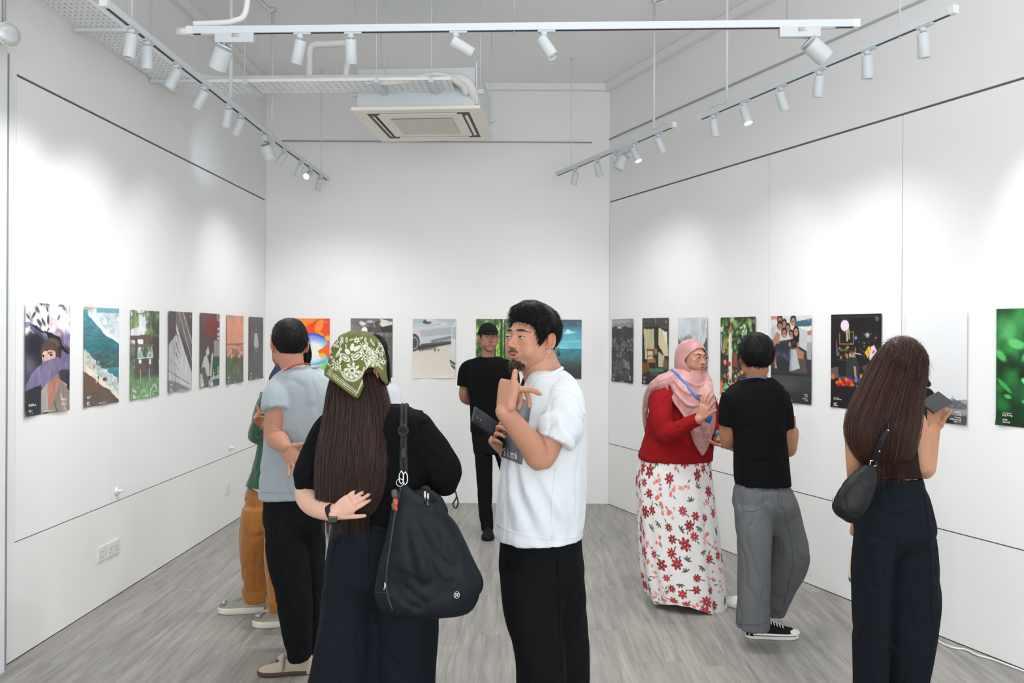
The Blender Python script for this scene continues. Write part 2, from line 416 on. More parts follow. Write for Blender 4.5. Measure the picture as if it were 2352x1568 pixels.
plate(522, 1121, .086, .086, LA, LB, Ld, Ln, 'wall_socket', 'white single wall plate low on the wall near the man in ochre trousers', 'socket', [('switch', 0, .02, .03, .008, False), ('switch', 0, -.01, .03, .008, False)])
def lock(u, v, label):
    c = on_wall(u, v, LA, LB); th = thing('panel_lock', label, 'lock', tuple(c), 'round panel locks')
    mk('base_ring', *cyl(c, c + Ln * .012, .024, .021, 28), M_WPLAST, th); autosmooth(th.children[0])
    k = mk('knob', *tube([c + Ln * .008, c + Ln * .03], [.012, .010], 20), M_WPLAST, th)
    mk('keyhole', *cyl(c + Ln * .03, c + Ln * .0405, .004, .004, 12), M_STEEL, k)
lock(268, 1127, 'round white panel lock above the pair of wall plates')
lock(529, 1028, 'round white panel lock near the man in ochre trousers')

# ------------------------------------------------------------------ emergency light on the pier
el = thing('emergency_light', 'twin spot emergency light with round ribbed lens high on the pier', 'emergency light', (-2.45, 3.65, 3.03))
c = Vector((-2.40, 3.66, 3.02))
V, F = tube([(-2.405, 3.35, 3.02), (-2.405, 3.66, 3.02)], [.045, .045], 24, True, ((0, 0, 1), 2.2)); mk('housing', V, F, M_CREAM, el)
lc = P(13, 80, 3.74); f = Vector((.88, -.44, -.15)).normalized()
lc = P(22, 79, 3.68)
h = mk('lamp_housing', *ringloft([ell_ring(lc - f * .05 + f * t_, Matrix.Rotation(0, 3, 'X') @ f.cross(Vector((0, 0, 1))).normalized() * r_, f.cross(Vector((0, 0, 1))).cross(f).normalized() * r_ * .9, 32) for t_, r_ in ((-.02, .03), (0, .052), (.045, .06), (.05, .058))]), M_CREAM, el)
mlens = mat('ribbed_lens', hexc('c9ccce'), .12, .35, bump=.9, bscale=160, stretch=(3, 3, .2), coat=.6)
mk('lens', *ringloft([ell_ring(lc + f * t_, f.cross(Vector((0, 0, 1))).normalized() * r_, f.cross(Vector((0, 0, 1))).cross(f).normalized() * r_, 32) for t_, r_ in ((-.002, .053), (.004, .048), (.009, .025), (.010, .005))]), mlens, h)
mk('bracket', *box((-2.436, 3.55, 2.915), (.03, .30, .03)), M_WPLAST, el)
V, F = tube([(-2.443, 3.82, 3.05), (-2.443, 3.82, 4.05)], .008, 10); mk('conduit', V, F, mat('grey_conduit', hexc('a6a9ac'), .5), None, label='grey conduit running up from the emergency light', cat='conduit', loc=(-2.45, 3.8, 3.1))

# ------------------------------------------------------------------ cable tray
M_TRAY = mat('tray_white', hexc('e8e9ea'), .4, var=.02)
def tray(A, B, wd, name, label, pitch=.05, slot=(.022, .006), rows=5):
    A = Vector(A); B = Vector(B); d = (B - A); Ln_ = d.length; d.normalize(); s = Vector((-d.y, d.x, 0)); th = thing(name, label, 'cable tray', tuple(A), 'perforated cable trays')
    bm = bmesh.new(); nseg = int(Ln_ / pitch); cw = wd / rows
    # perforated sheet: every cell is a frame of quads round an open slot
    V, F = [], []
    for i in range(nseg):
        for j in range(rows):
            x0 = i * Ln_ / nseg; x1 = (i + 1) * Ln_ / nseg; y0 = -wd / 2 + j * cw; y1 = y0 + cw; cx = (x0 + x1) / 2; cy = (y0 + y1) / 2
            hx, hy = slot[0] / 2, slot[1] / 2; k = len(V)
            for (x, y_) in ((x0, y0), (x1, y0), (x1, y1), (x0, y1), (cx - hx, cy - hy), (cx + hx, cy - hy), (cx + hx, cy + hy), (cx - hx, cy + hy)):
                V.append(A + d * x + s * y_)
            F += [(k, k + 1, k + 5, k + 4), (k + 1, k + 2, k + 6, k + 5), (k + 2, k + 3, k + 7, k + 6), (k + 3, k, k + 4, k + 7)]
    o = mk('perforated_sheet', [tuple(v) for v in V], F, M_TRAY, th, smooth=False)
    sd = o.modifiers.new('s', 'SOLIDIFY'); sd.thickness = .002; sd.offset = 0
    R = Matrix((d, s, Vector((0, 0, 1)))).transposed()
    for q_ in (-.32, 0, .3): mk('hole_darkener', *box(A + d * Ln_ / 2 + s * q_ * wd + Vector((0, 0, .010)), (Ln_ * .98, wd * .30, .008), R), mat('hole_dark_grey', hexc('4a4d50'), .7), th, smooth=False)  # flat dark strips added above the sheet so its holes read dark
    for sg in (-1, 1):
        mk('side_rail', *box(A + d * Ln_ / 2 + s * sg * wd / 2 + Vector((0, 0, .008)), (Ln_, .002, .02), R), M_TRAY, th, smooth=False)
    return th, d, s
TZ = 3.35
e0 = atZ(400, 206, TZ); e1 = Vector((e0.x + .1, 3.2, TZ)); e0 = Vector((-2.29, 5.72, TZ)); e1 = Vector((-2.335, 2.4, TZ))
th, d, s = tray(e0, e1, .25, 'cable_tray', 'white perforated cable tray running along under the ceiling above the portrait posters', .05, (.024, .005), 8)
c0 = atZ(405, 205, TZ); c1 = atZ(1040, 197, TZ)
c0 = Vector((-2.16, 5.55, TZ)); c1 = Vector((-.415, 5.46, TZ))
th2, d2, s2 = tray(c0, c1, .25, 'cable_tray', 'white perforated cable tray reaching across to the ceiling air conditioner', .048, (.015, .012), 6)
for (A_, dd, ss, t_) in ((e0, d, s, th), (c0, d2, s2, th2)):
    for k in (.35, 1.25, 2.2):
        if t_ is th2 and k > 1.7: k = 1.62
        p = A_ + dd * k; R = Matrix((dd, ss, Vector((0, 0, 1)))).transposed()
        br = mk('bracket', *box(p - Vector((0, 0, .012)), (.03, .30, .02), R), M_WMETAL, t_, smooth=False)
        for sg in (-1, 1): mk('hanger_rod', *cyl(p + ss * sg * .145, p + ss * sg * .145 + Vector((0, 0, CEIL - TZ)), .0026, .0026, 8), M_WMETAL, br)
# pipes lying on the cross tray
M_LAG = mat('pipe_lagging', hexc('dcdcda'), .7, var=.05, vscale=9, bump=.8, bscale=25)
def pipe(name, pts, r, label, cat='pipe', m=M_LAG, mm=4, n=14):
    V, F = tube(pts, r, n, True, m=mm); return mk(name, V, F, m, None, label=label, cat=cat, loc=tuple(pts[0]))
zt = TZ + .05
pipe('insulated_pipe', [(-2.25, 4.9, zt), (-2.22, 5.3, zt), (-2.1, 5.52, zt), (-1.8, 5.53, zt), (-1.0, 5.50, zt), (-.62, 5.50, zt + .005), (-.5, 5.50, zt + .01), (-.33, 5.52, zt), (-.27, 5.62, zt - .1), (-.27, 5.75, zt - .1)], .033, 'thick lagged white pipe lying on the cross tray into the air conditioner')
pa = P(710, 188, 5.52); pb = P(712, 103, 5.52); pc = P(803, 100, 5.52); pd = P(797, 178, 5.52)
pipe('insulated_pipe', [pa, pa.lerp(pb, .5), pb - Vector((0, 0, .04)), pb + Vector((.03, 0, 0)), pb.lerp(pc, .5), pc - Vector((.03, 0, 0)), pc - Vector((0, 0, .04)), pc.lerp(pd, .5), pd, pd + Vector((.12, 0, -.03))], .024, 'wrapped white pipe rising in a square loop above the cross tray')
pipe('insulated_pipe', [P(842, 186, 5.42), P(900, 188, 5.40), P(960, 180, 5.40), P(1000, 172, 5.40), P(1035, 180, 5.42), P(1060, 195, 5.5), P(1070, 212, 5.56)], .022, 'lagged white pipe curling over the tray end to the air conditioner')

# ------------------------------------------------------------------ ceiling cassette air conditioner
zA = 3.215
pc_ = [atZ(793, 253, zA), atZ(1105, 250, zA), atZ(1138, 322, zA), atZ(880, 327, zA)]
cen = sum((Vector(p) for p in pc_), Vector()) / 4; ax = ((pc_[1] - pc_[0]) + (pc_[2] - pc_[3])).normalized(); ax.z = 0; ax.normalize(); ay = Vector((-ax.y, ax.x, 0))
AR = Matrix((ax, ay, Vector((0, 0, 1)))).transposed(); AS = .92
ac = thing('air_conditioner', 'white ceiling cassette air conditioner hanging before the end wall', 'air conditioner', tuple(cen))
def frame_ring(ho, hi, z0, z1):
    V, F = [], []
    for hh, zz in ((ho, z1), (ho, z0), (hi, z0), (hi, z1)):
        for sx, sy in ((-1, -1), (1, -1), (1, 1), (-1, 1)): V.append(cen + ax * sx * hh + ay * sy * hh + Vector((0, 0, zz)))
    for r_ in range(4):
        for j in range(4):
            a = r_ * 4 + j; b2 = r_ * 4 + (j + 1) % 4; c2 = ((r_ + 1) % 4) * 4 + (j + 1) % 4; d_ = ((r_ + 1) % 4) * 4 + j; F.append((a, b2, c2, d_))
    return orient([tuple(v) for v in V], F)
bev(mk('fascia', *frame_ring(AS / 2, .37, 0, .028), M_CREAM, ac), .006)
mk('air_slot', *frame_ring(.372, .30, .006, .03), M_BLACK, ac, smooth=False)
bev(mk('air_slot_inner', *box(cen + Vector((0, 0, .012)), (.62, .62, .02), AR), M_CREAM, ac), .006)
# louvres one per side
for k in range(4):
    Rk = AR @ Matrix.Rotation(k * math.pi / 2, 3, 'Z'); dirn = Rk @ Vector((0, 1, 0))
    bev(mk('louvre', *box(cen + dirn * .338 + Vector((0, 0, .004)), (.56, .022, .006), (Rk @ Matrix.Rotation(.5 if k else -.3, 3, 'X'))), M_CREAM, ac), .002)
# intake grille with an open lattice
V, F = [], []
ng = 26; hg = .225; cw = 2 * hg / ng
for i in range(ng):
    for j in range(ng):
        x0 = -hg + i * cw; y0 = -hg + j * cw; k = len(V)
        for (x, y_) in ((0, 0), (cw, 0), (cw, cw), (0, cw), (.22 * cw, .3 * cw), (.78 * cw, .3 * cw), (.78 * cw, .7 * cw), (.22 * cw, .7 * cw)):
            V.append(tuple(cen + ax * (x0 + x) + ay * (y0 + y_) + Vector((0, 0, -.002))))
        F += [(k, k + 1, k + 5, k + 4), (k + 1, k + 2, k + 6, k + 5), (k + 2, k + 3, k + 7, k + 6), (k + 3, k, k + 4, k + 7)]
mk('grille_backing', *box(cen + Vector((0, 0, 0)), (.45, .45, .001), AR), mat('grille_shadow', hexc('8e8a80'), .7), ac, smooth=False)
mk('intake_grille', V, F, M_CREAM, ac, smooth=False)
mk('casing', *box(cen + Vector((0, 0, .165)), (.84, .84, .27), AR), M_WMETAL, ac, smooth=False)
bev(ac.children[-1], .004)
for sx, sy in ((-1, -1), (1, -1), (1, 1), (-1, 1)):
    q = cen + ax * sx * .45 + ay * sy * .38
    mk('hanger_rod', *cyl(q + Vector((0, 0, .1)), (q.x, q.y, CEIL), .0035, .0035, 8), M_WMETAL, ac)
    mk('hanger_bracket', *box(q + Vector((0, 0, .14)), (.05, .03, .03), AR), M_WMETAL, ac, smooth=False)
# side deflector plate of the unit
mk('side_plate', *box(cen + ax * .43 + ay * -.02 + Vector((0, 0, .19)), (.012, .82, .30), AR), M_WMETAL, ac, smooth=False)

# ------------------------------------------------------------------ hanging rods and conduits
def vrod(u, v0, v1, Y, r, label, name='hanger_rod', cat='hanging rod', fit=None, group='hanging rods from the ceiling'):
    a = P(u, v1, Y); top = CEIL
    V, F = tube([a, (a.x, a.y, top)], r, 10, False, m=1); th = thing(name, label, cat, (a.x, a.y, a.z), group)
    mk('rod', V, F, M_WMETAL, th); V, F = cyl((a.x, a.y, top - .012), (a.x, a.y, top - .001), r * 3.2, r * 2.5, 16); mk('ceiling_boss', V, F, M_WMETAL, th)
    return th

# ------------------------------------------------------------------ track lights
TRZ = 3.10
M_LAMP = mat('lamp_white', hexc('c6cbce'), .4)
M_LED = mat('led_lit', hexc('ffffff'), .3, emit=(1, 1, 1), estr=30)
M_LENS = mat('led_off', hexc('dfe3e6'), .15, coat=.5)
M_FIN = mat('fin_gap', hexc('3b4148'), .6)
def track(A, B, label, ends=True):
    A = Vector(A); B = Vector(B); d = (B - A).normalized(); s = Vector((-d.y, d.x, 0)).normalized(); n = d.cross(s)
    R = Matrix((d, s, n)).transposed(); L_ = (B - A).length; c = (A + B) / 2
    th = thing('lighting_track', label, 'lighting track', tuple(c), 'white ceiling lighting tracks')
    up = Vector((0, 0, 1))
    bev(mk('rail', *box(c + up * .016, (L_, .034, .024), R), M_WMETAL, th), .0015, 1)
    for sg in (-1, 1): mk('lip', *box(c + s * sg * .0125, (L_, .009, .012), R), M_WMETAL, th, smooth=False)
    mk('slot', *box(c - up * .003, (L_ - .03, .012, .0085), R), M_BLACK, th, smooth=False)
    if ends:
        for e_ in (A, B): bev(mk('end_cap', *box(e_ + up * .010, (.03, .036, .038), R), M_WPLAST, th), .002)
    return A, B, d, s, R
PENDING = []
def lamp_at(Q, d, aim, label, lit=False, ribbed=False, power=0, group='white cylinder track spotlights', spot=55, hl=None):
    """Q point on track underside, aim = direction of the beam"""
    aim = Vector(aim).normalized(); s = Vector((-d.y, d.x, 0)).normalized(); R = Matrix((d, s, d.cross(s))).transposed()
    th = thing('track_spotlight', label, 'track light', tuple(Q), group)
    up = Vector((0, 0, 1))
    if ribbed:
        bev(mk('driver_box', *box(Q + d * .055 - up * .028, (.19, .034, .048), R), M_LAMP, th), .003)
        bev(mk('adapter', *box(Q - up * .004, (.22, .028, .014), R), M_LAMP, th), .002)
        if abs(d.x) > .9:
            RL = Matrix(((1, 0, 0), (0, 0, -1), (0, 1, 0))).to_4x4(); RL.translation = Q + d * .055 + Vector((-.012, -.0178, -.014)); PENDING.append((th, RL))
        rad, ln, top = .043, .12, .058
    else:
        bev(mk('adapter', *box(Q + d * .012 - up * .008, (.085, .026, .016), R), M_LAMP, th), .003)
        mk('swivel', *cyl(Q - up * .014, Q - up * .034, .018, .015, 20), M_LAMP, th)
        rad, ln, top = .0275, .112, .034
    J = Q - up * (top + .028)
    mk('stem', *tube([Q - up * (top - .008), J], [.006, .005], 10), M_LAMP, th)
    a = aim.orthogonal().normalized(); b2 = aim.cross(a)
    c0_ = J - aim * .022
    prof = [(0, rad * .55), (0, rad * .93), (.004, rad), (ln - .002, rad), (ln, rad * .96), (ln - .006, rad * .88), (ln - .012, rad * .3)]
    if ribbed: prof = [(.014 + x * .86, y_) for x, y_ in prof]
    hd = mk('lamp_head', *ringloft([ell_ring(c0_ + aim * x, a * y_, b2 * y_, 28) for x, y_ in prof]), M_LAMP, th); autosmooth(hd, 40)
    if ribbed:
        for k in range(6):
            x = -.002 + k * .0062; yy = rad * .97
            mk('cooling_fin', *ringloft([ell_ring(c0_ + aim * (x + q_), a * yy, b2 * yy, 24) for q_ in (0, .0022)]), M_LAMP, hd)
        mk('fin_core', *ringloft([ell_ring(c0_ + aim * q_, a * rad * .72, b2 * rad * .72, 20) for q_ in (0, .036)]), M_FIN, hd)
    mk('lens', *ringloft([ell_ring(c0_ + aim * ((ln if not ribbed else ln * .86 + .014) - .0105 + q_), a * rad * .84, b2 * rad * .84, 24) for q_ in (0, .002)]), M_LED if lit else M_LENS, hd)
    if power:
        l = bpy.data.lights.new('spotlight_beam', 'SPOT'); l.energy = power; l.spot_size = math.radians(spot); l.spot_blend = 0.9; l.shadow_soft_size = .03
        o = bpy.data.objects.new('spotlight_beam', l); COL.objects.link(o); p_ = c0_ + aim * (ln + .02); o.location = p_ - Q
        o.parent = th
        o.rotation_euler = (-aim).to_track_quat('Z', 'Y').to_euler()
    return th
def tp(A, B, u, z=TRZ):
    """point on the track seen at pixel column u"""
    x0 = [1e9, None]
    for k in range(401):
        p = A.lerp(B, k / 400); uu = proj(np.array([p]))[0][0]
        if abs(uu - u) < x0[0]: x0 = [abs(uu - u), p]
    return x0[1]
# middle track
A, B, d, s, R = track(atZ(437, 76, TRZ), atZ(1966, 60, TRZ), 'white lighting track crossing the room nearest the camera')
mlamps = [(513, (-.45, .35, -.80), 1, 'ribbed white spotlight at the feed end of the crossing track', 1),
          (689, (-.28, .3, -.9), 0, 'white cylinder spotlight next to the ribbed one on the crossing track', 1),
          (804, (-.02, .3, -.95), 0, 'white cylinder spotlight hanging upright on the crossing track above the tray pipe loop', 1),
          (1046, (.80, .2, -.42), 0, 'white cylinder spotlight tipped nearly flat on the crossing track', 1),
          (1250, (.48, -.25, -.80), 0, 'white cylinder spotlight alone near the middle of the crossing track, tilted down', 1),
          (1862, (.72, .1, -.58), 1, 'ribbed white spotlight at the far right end of the crossing track', -1)]
for u, aim, rb, lab, sg in mlamps:
    lamp_at(tp(A, B, u), d * sg, aim, lab, ribbed=bool(rb), lit=False, power=0)
mk('track_feed', *box(atZ(428, 77, TRZ) + Vector((0, 0, .008)), (.09, .036, .03), R), M_WPLAST, label='white feed connector on the end of the crossing track', cat='connector', loc=tuple(atZ(428, 77, TRZ)))
for u, lab in ((1182, 'thin white rod holding the crossing track at its middle'), (1807, 'thin white rod holding the crossing track near the ribbed spotlight')):
    q = tp(A, B, u); V, F = cyl(q + Vector((0, 0, -.022)), (q.x, q.y, CEIL), .0045, .0045, 8)
    mk('hanger_rod', V, F, M_STEEL, label=lab, cat='hanging rod', loc=tuple(q), group='hanging rods from the ceiling')
q = tp(A, B, 560); pts = [q + Vector((-.24, 0, .04)), q + Vector((-.12, 0, .045)), q + Vector((-.05, 0, .055)), q + Vector((.0, .02, .10)), q + Vector((.015, .02, .25)), q + Vector((.02, .02, .6)), (q.x + .02, q.y + .02, CEIL)]
V, F = tube(pts, .013, 12, False, m=14)
n_ = 12; V = np.array(V); cc = V.reshape(-1, n_, 3).mean(1); R_ = V.reshape(-1, n_, 3) - cc[:, None]; R_[::2] *= 1.14; V = (cc[:, None] + R_).reshape(-1, 3)
mk('flexible_conduit', V, F, M_WPLAST, label='white corrugated flexible conduit curling onto the crossing track', cat='conduit', loc=tuple(q))
# left tracks
lA, lB = atZ(240, 12, TRZ), atZ(617, 312, TRZ)
A1, B1, d1, s1, R1 = track(lA, lB, 'white lighting track running along above the portrait posters')
lC, lD = atZ(598, 300, TRZ), atZ(752, 413, TRZ)
A2, B2, d2, s2, R2 = track(lC, lD, 'short white lighting track near the end wall above the man in grey')
wallL = Vector((-1, 0, 0))
lefts = [(1, 302, (-.10, -.05, -1), 'white cylinder spotlight nearest the camera on the portrait side track', 0, 0, 0),
         (1, 337, (0.02, .05, -1), 'white cylinder spotlight hanging straight down, second on the portrait side track', 0, 0, 0),
         (1, 404, (-.34, -.1, -.85), 'white cylinder spotlight over the perforated tray, third on the portrait side track', 0, 0, 0),
         (1, 467, (-.45, .1, -.85), 'white cylinder spotlight above the bluish light patch, fourth on the portrait side track', 0, 0, 0),
         (1, 524, (-.2, .15, -1), 'white cylinder spotlight, the nearer of the close pair on the portrait side track', 0, 0, 0),
         (1, 551, (-.35, .1, -.9), 'white cylinder spotlight, the farther of the close pair on the portrait side track', 0, 0, 0),
         (2, 612, (.25, .3, -.9), 'ribbed white spotlight at the feed end of the short track', 1, 0, 0),
         (2, 652, (-.55, .1, -.75), 'white cylinder spotlight beside the ribbed one on the short track', 0, 0, 0),
         (2, 690, (-.35, .1, -.85), 'white cylinder spotlight next to the glowing one on the short track', 0, 0, 0),
         (2, 712, (-.1, -.95, -.42), 'glowing white spotlight turned towards the camera on the short track', 0, 1, 0),
         (2, 735, (-.3, .2, -.9), 'white cylinder spotlight at the far tip of the short track', 0, 0, 0)]
for tk, u, aim, lab, rb, lit, pw in lefts:
    a_, b_, d_ = (A1, B1, d1) if tk == 1 else (A2, B2, d2)
    lamp_at(tp(a_, b_, u), d_, aim, lab, ribbed=bool(rb), lit=bool(lit), power=pw)
# right tracks
A3, B3, d3, s3_, R3 = track(atZ(1610, 273, TRZ), atZ(2190, 28, TRZ), 'white lighting track nearer the camera over the slanting wall')
A4, B4, d4, s4_, R4 = track(atZ(1281, 402, TRZ), atZ(1547, 290, TRZ), 'white lighting track farther back over the slanting wall')
rights = [(3, 2122, (.12, .12, -1), 'white cylinder spotlight nearest the camera on the slanting wall track', 0, 0),
          (3, 1994, (.03, .1, -1), 'white cylinder spotlight hanging straight, second from the near tip of the slanting wall track', 0, 0),
          (3, 1882, (-.05, .2, -1), 'white cylinder spotlight just below the ribbed one, third on the slanting wall track', 0, 0),
          (3, 1794, (.3, .1, -.9), 'white cylinder spotlight tilted outward, fourth on the slanting wall track', 0, 0),
          (3, 1710, (.2, -.25, -.9), 'lit white cylinder spotlight, next to last on the nearer slanting wall track', 0, 1),
          (3, 1640, (.15, .1, -.95), 'white cylinder spotlight at the feed end of the nearer slanting wall track', 0, 0),
          (4, 1513, (.35, .1, -.85), 'white cylinder spotlight at the feed end of the farther slanting wall track', 0, 0),
          (4, 1457, (.3, -.25, -.85), 'lit white cylinder spotlight on the farther slanting wall track', 0, 1),
          (4, 1432, (-.35, -.05, -.75), 'ribbed white spotlight amid the farther slanting wall track', 1, 0),
          (4, 1414, (.3, .0, -.85), 'white cylinder spotlight beside the ribbed one on the farther slanting wall track', 0, 0),
          (4, 1372, (.25, .1, -.9), 'white cylinder spotlight, last but one on the farther slanting wall track', 0, 0),
          (4, 1322, (-.15, .2, -.9), 'white cylinder spotlight at the tip nearest the end wall, on the farther slanting wall track', 0, 0)]
for tk, u, aim, lab, rb, lit in rights:
    a_, b_, d_ = (A3, B3, d3) if tk == 3 else (A4, B4, d4)
    lamp_at(tp(a_, b_, u), d_, aim, lab, ribbed=bool(rb), lit=bool(lit))
# wall washers leave real lamp positions; the straight-down spots are added
def beam(Q, tgt, power, spot=60, blend=1.0, col=(1, 1, 1)):
    l = bpy.data.lights.new('track_and_added_beam', 'SPOT'); l.energy = power; l.spot_size = math.radians(spot); l.spot_blend = blend; l.shadow_soft_size = .04; l.color = col
    o = bpy.data.objects.new('track_and_added_beam', l); COL.objects.link(o); o.location = Vector(Q) - Vector((0, 0, .2))
    o.rotation_euler = (o.location - Vector(tgt)).to_track_quat('Z', 'Y').to_euler()
BEAMS = [(A1, B1, 302, (-2.5, 4.1, 1.9), 24, 84), (A1, B1, 404, (-2.48, 4.8, 1.9), 15, 84), (A1, B1, 524, (-2.46, 5.7, 1.8), 9, 84), (A2, B2, 652, (-2.42, 6.8, 1.8), 7, 84),
         (A3, B3, 2122, (2.75, 3.5, 1.8), 26, 80), (A3, B3, 1882, (2.2, 4.8, 1.7), 7, 84), (A3, B3, 1710, (1.8, 5.7, 1.7), 7, 84),
         (A4, B4, 1457, (1.3, 6.9, 1.7), 7, 84), (A2, B2, 690, (-1.6, 7.75, 1.3), 8, 100), (A4, B4, 1372, (0.0, 7.75, 1.3), 8, 100), (A, B, 689, (-1.0, 7.75, 1.5), 22, 60), (A, B, 804, (-.4, 7.75, 1.5), 22, 60)]
for a_, b_, u, tg, pw, sp in BEAMS:
    beam(tp(a_, b_, u), tg, pw, sp)
for a_, b_, u in ((A, B, 600), (A, B, 1176), (A, B, 1750), (A1, B1, 467), (A3, B3, 1800), (A2, B2, 690), (A4, B4, 1400)):
    q = tp(a_, b_, u); q = q + Vector((-.25 if q.x > .5 else (.25 if q.x < -.5 else 0), 0, 0)); beam(q, (q.x, q.y, 0), 38, 155)  # added wide downlights beside the tracks, not tied to any lamp head
beam(tp(A2, B2, 612), (-2.44, 6.3, 3.06), 5, 50, 1.0, (.66, .86, 1.0))
# rods and feed conduits
for tk, u, r, lab in ((1, 303, .004, 'thin white rod above the near end of the portrait side track'), (2, 738, .0035, 'thin white rod above the far tip of the short track'),
                      (3, 2067, .0045, 'thin white rod above the near end of the slanting wall track'), (3, 1669, .009, 'white conduit feeding the nearer slanting wall track'),
                      (4, 1502, .009, 'white conduit feeding the farther slanting wall track'), (4, 1312, .004, 'thin white rod above the far tip of the farther slanting wall track'),
                      (2, 625, .010, 'white conduit feeding the short track'), (1, 530, .012, 'white conduit dropping behind the ribbed spotlight')):
    a_, b_ = {1: (A1, B1), 2: (A2, B2), 3: (A3, B3), 4: (A4, B4)}[tk]; q = tp(a_, b_, u)
    th = thing('hanger_rod' if r < .006 else 'feed_conduit', lab, 'hanging rod' if r < .006 else 'conduit', tuple(q), 'hanging rods from the ceiling' if r < .006 else 'feed conduits')
    V, F = cyl(q + Vector((0, 0, -.02 if r < .006 else .03)), (q.x, q.y, CEIL - .001), r, r, 10); mk('rod' if r < .006 else 'pipe', V, F, M_WMETAL, th)
    mk('boss', *cyl((q.x, q.y, CEIL - .014), (q.x, q.y, CEIL - .001), r * 3, r * 2.2, 14), M_WMETAL, th)
    if r >= .006:
        sg = -1 if tk == 3 else (1 if tk == 4 else -1)
        dd = (b_ - a_).normalized() * sg
        V, F = tube([q + Vector((0, 0, .06)), q + dd * .03 + Vector((0, 0, .04)), q + dd * .12 + Vector((0, 0, .055)), q + dd * .2 + Vector((0, 0, .035))], .008, 8); mk('flex', V, F, M_WPLAST, th)
# surface conduits on the ceiling
pq = P(1503, 40, 5.9); q = tp(A4, B4, 1502)
pipe('ceiling_conduit', [(q.x, q.y, CEIL - .015), (q.x + .1, q.y - .03, CEIL - .015), (q.x + .55, q.y - .9, CEIL - .015), (q.x + 1.1, q.y - 2.0, CEIL - .015)], .011, 'white surface conduit bending across the ceiling to the slanting wall track', 'conduit', M_WPLAST, 2)
q = tp(A2, B2, 625)
pipe('ceiling_conduit', [(q.x, q.y, CEIL - .015), (q.x - .05, q.y - .2, CEIL - .015), (q.x - .06, q.y - 1.6, CEIL - .015), (q.x - .06, q.y - 3.2, CEIL - .015)], .011, 'white surface conduit on the ceiling leading to the short track', 'conduit', M_WPLAST, 2)
# white flex on the floor by the slanting wall
pts = [atZ(2100, 1418, .006), atZ(2143, 1459, .006), atZ(2160, 1475, .006), atZ(2190, 1487, .006), atZ(2218, 1491, .006), atZ(2245, 1504, .006), atZ(2275, 1512, .006), atZ(2315, 1527, .006), atZ(2352, 1541, .006), atZ(2420, 1570, .006)]
V, F = tube([(p.x, p.y, .006) for p in pts], .0052, 10); mk('power_cable', V, F, M_WPLAST, label='white power cable lying on the floor along the slanting wall', cat='cable', loc=tuple(pts[0]))

# ------------------------------------------------------------------ posters: paper sheets with printed colour
M_PRINT = mat('poster_print', attr='col', rough=.38, spec=.4)
class Art:
    def __init__(s, W, H, c=(.5, .5, .5), seed=0):
        s.W, s.H = W, H; x = np.linspace(0, 1, W + 1); y = np.linspace(0, 1, H + 1)
        s.X, s.Y = np.meshgrid(x, y); s.A = np.zeros((H + 1, W + 1, 3)) + np.array(c); s.r = np.random.RandomState(seed); s.seed = seed
    def n(s, fx, fy, o=3, k=0):
        p = np.stack([s.X.ravel() * fx, s.Y.ravel() * fy, np.full(s.X.size, s.seed * 3.7 + k * 11.3)], 1)
        return (fbm(p, o) / .875).reshape(s.X.shape) if o == 3 else (fbm(p, o) / (1 - .5 ** o)).reshape(s.X.shape)
    def mix(s, m, c):
        m = np.clip(m, 0, 1)[..., None]; c = np.asarray(c); s.A = s.A * (1 - m) + c * m; return s
    def grad(s, y0, y1, c0, c1, m=None):
        t = np.clip((s.Y - y0) / (y1 - y0), 0, 1)[..., None]; c = np.array(c0) * (1 - t) + np.array(c1) * t
        s.mix(((s.Y >= min(y0, 0 if m is None else y0)) & (s.Y <= y1)).astype(float) if m is None else m, c); return s
    def e(s, cx, cy, rx, ry, c, soft=.15, ang=0, a=1):
        dx = s.X - cx; dy = (s.Y - cy) * 1.42; t = math.radians(ang); x = dx * math.cos(t) + dy * math.sin(t); y = -dx * math.sin(t) + dy * math.cos(t)
        d = np.sqrt((x / rx) ** 2 + (y / (ry * 1.42)) ** 2); return s.mix(a * np.clip((1 + soft / 2 - d) / soft, 0, 1), c)
    def poly(s, pts, c, a=1, wob=0):
        X = s.X + (s.n(9, 13, 2, 5) - .5) * wob; Y = s.Y + (s.n(9, 13, 2, 6) - .5) * wob; m = np.zeros(s.X.shape, bool); n = len(pts)
        for i in range(n):
            (x0, y0), (x1, y1) = pts[i], pts[(i + 1) % n]
            if y0 == y1: continue
            c_ = ((y0 > Y) != (y1 > Y)) & (X < (x1 - x0) * (Y - y0) / (y1 - y0) + x0); m ^= c_
        return s.mix(m * a, c)
    def line(s, x0, y0, x1, y1, w, c, a=1):
        dx, dy = x1 - x0, (y1 - y0) * 1.42; L2 = dx * dx + dy * dy + 1e-9
        t = np.clip(((s.X - x0) * dx + (s.Y - y0) * 1.42 * dy) / L2, 0, 1)
        d = np.hypot(s.X - x0 - t * dx, (s.Y - y0) * 1.42 - t * dy); return s.mix(a * np.clip((w - d) / (w * .5), 0, 1), c)
    def dots(s, n, x0, x1, y0, y1, r0, r1, cols, a=.9, soft=.6, asp=1.0):
        for _ in range(n):
            r = s.r.uniform(r0, r1); s.e(s.r.uniform(x0, x1), s.r.uniform(y0, y1), r, r / 1.42 * asp, cols[s.r.randint(len(cols))], soft, s.r.uniform(0, 180), a)
        return s
    def tex(s, fx, fy, amp, m=None, k=0, o=3):
        v = (s.n(fx, fy, o, k) - .5) * 2 * amp; v = v if m is None else v * m
        s.A = s.A * (1 + v[..., None]); return s
def band(A, y0, y1, soft=.02): return np.clip((A.Y - y0) / soft, 0, 1) * np.clip((y1 - A.Y) / soft, 0, 1)
def foot(A, dark=False, x=(.12, .5, .86)):
    return A
H_ = hexc
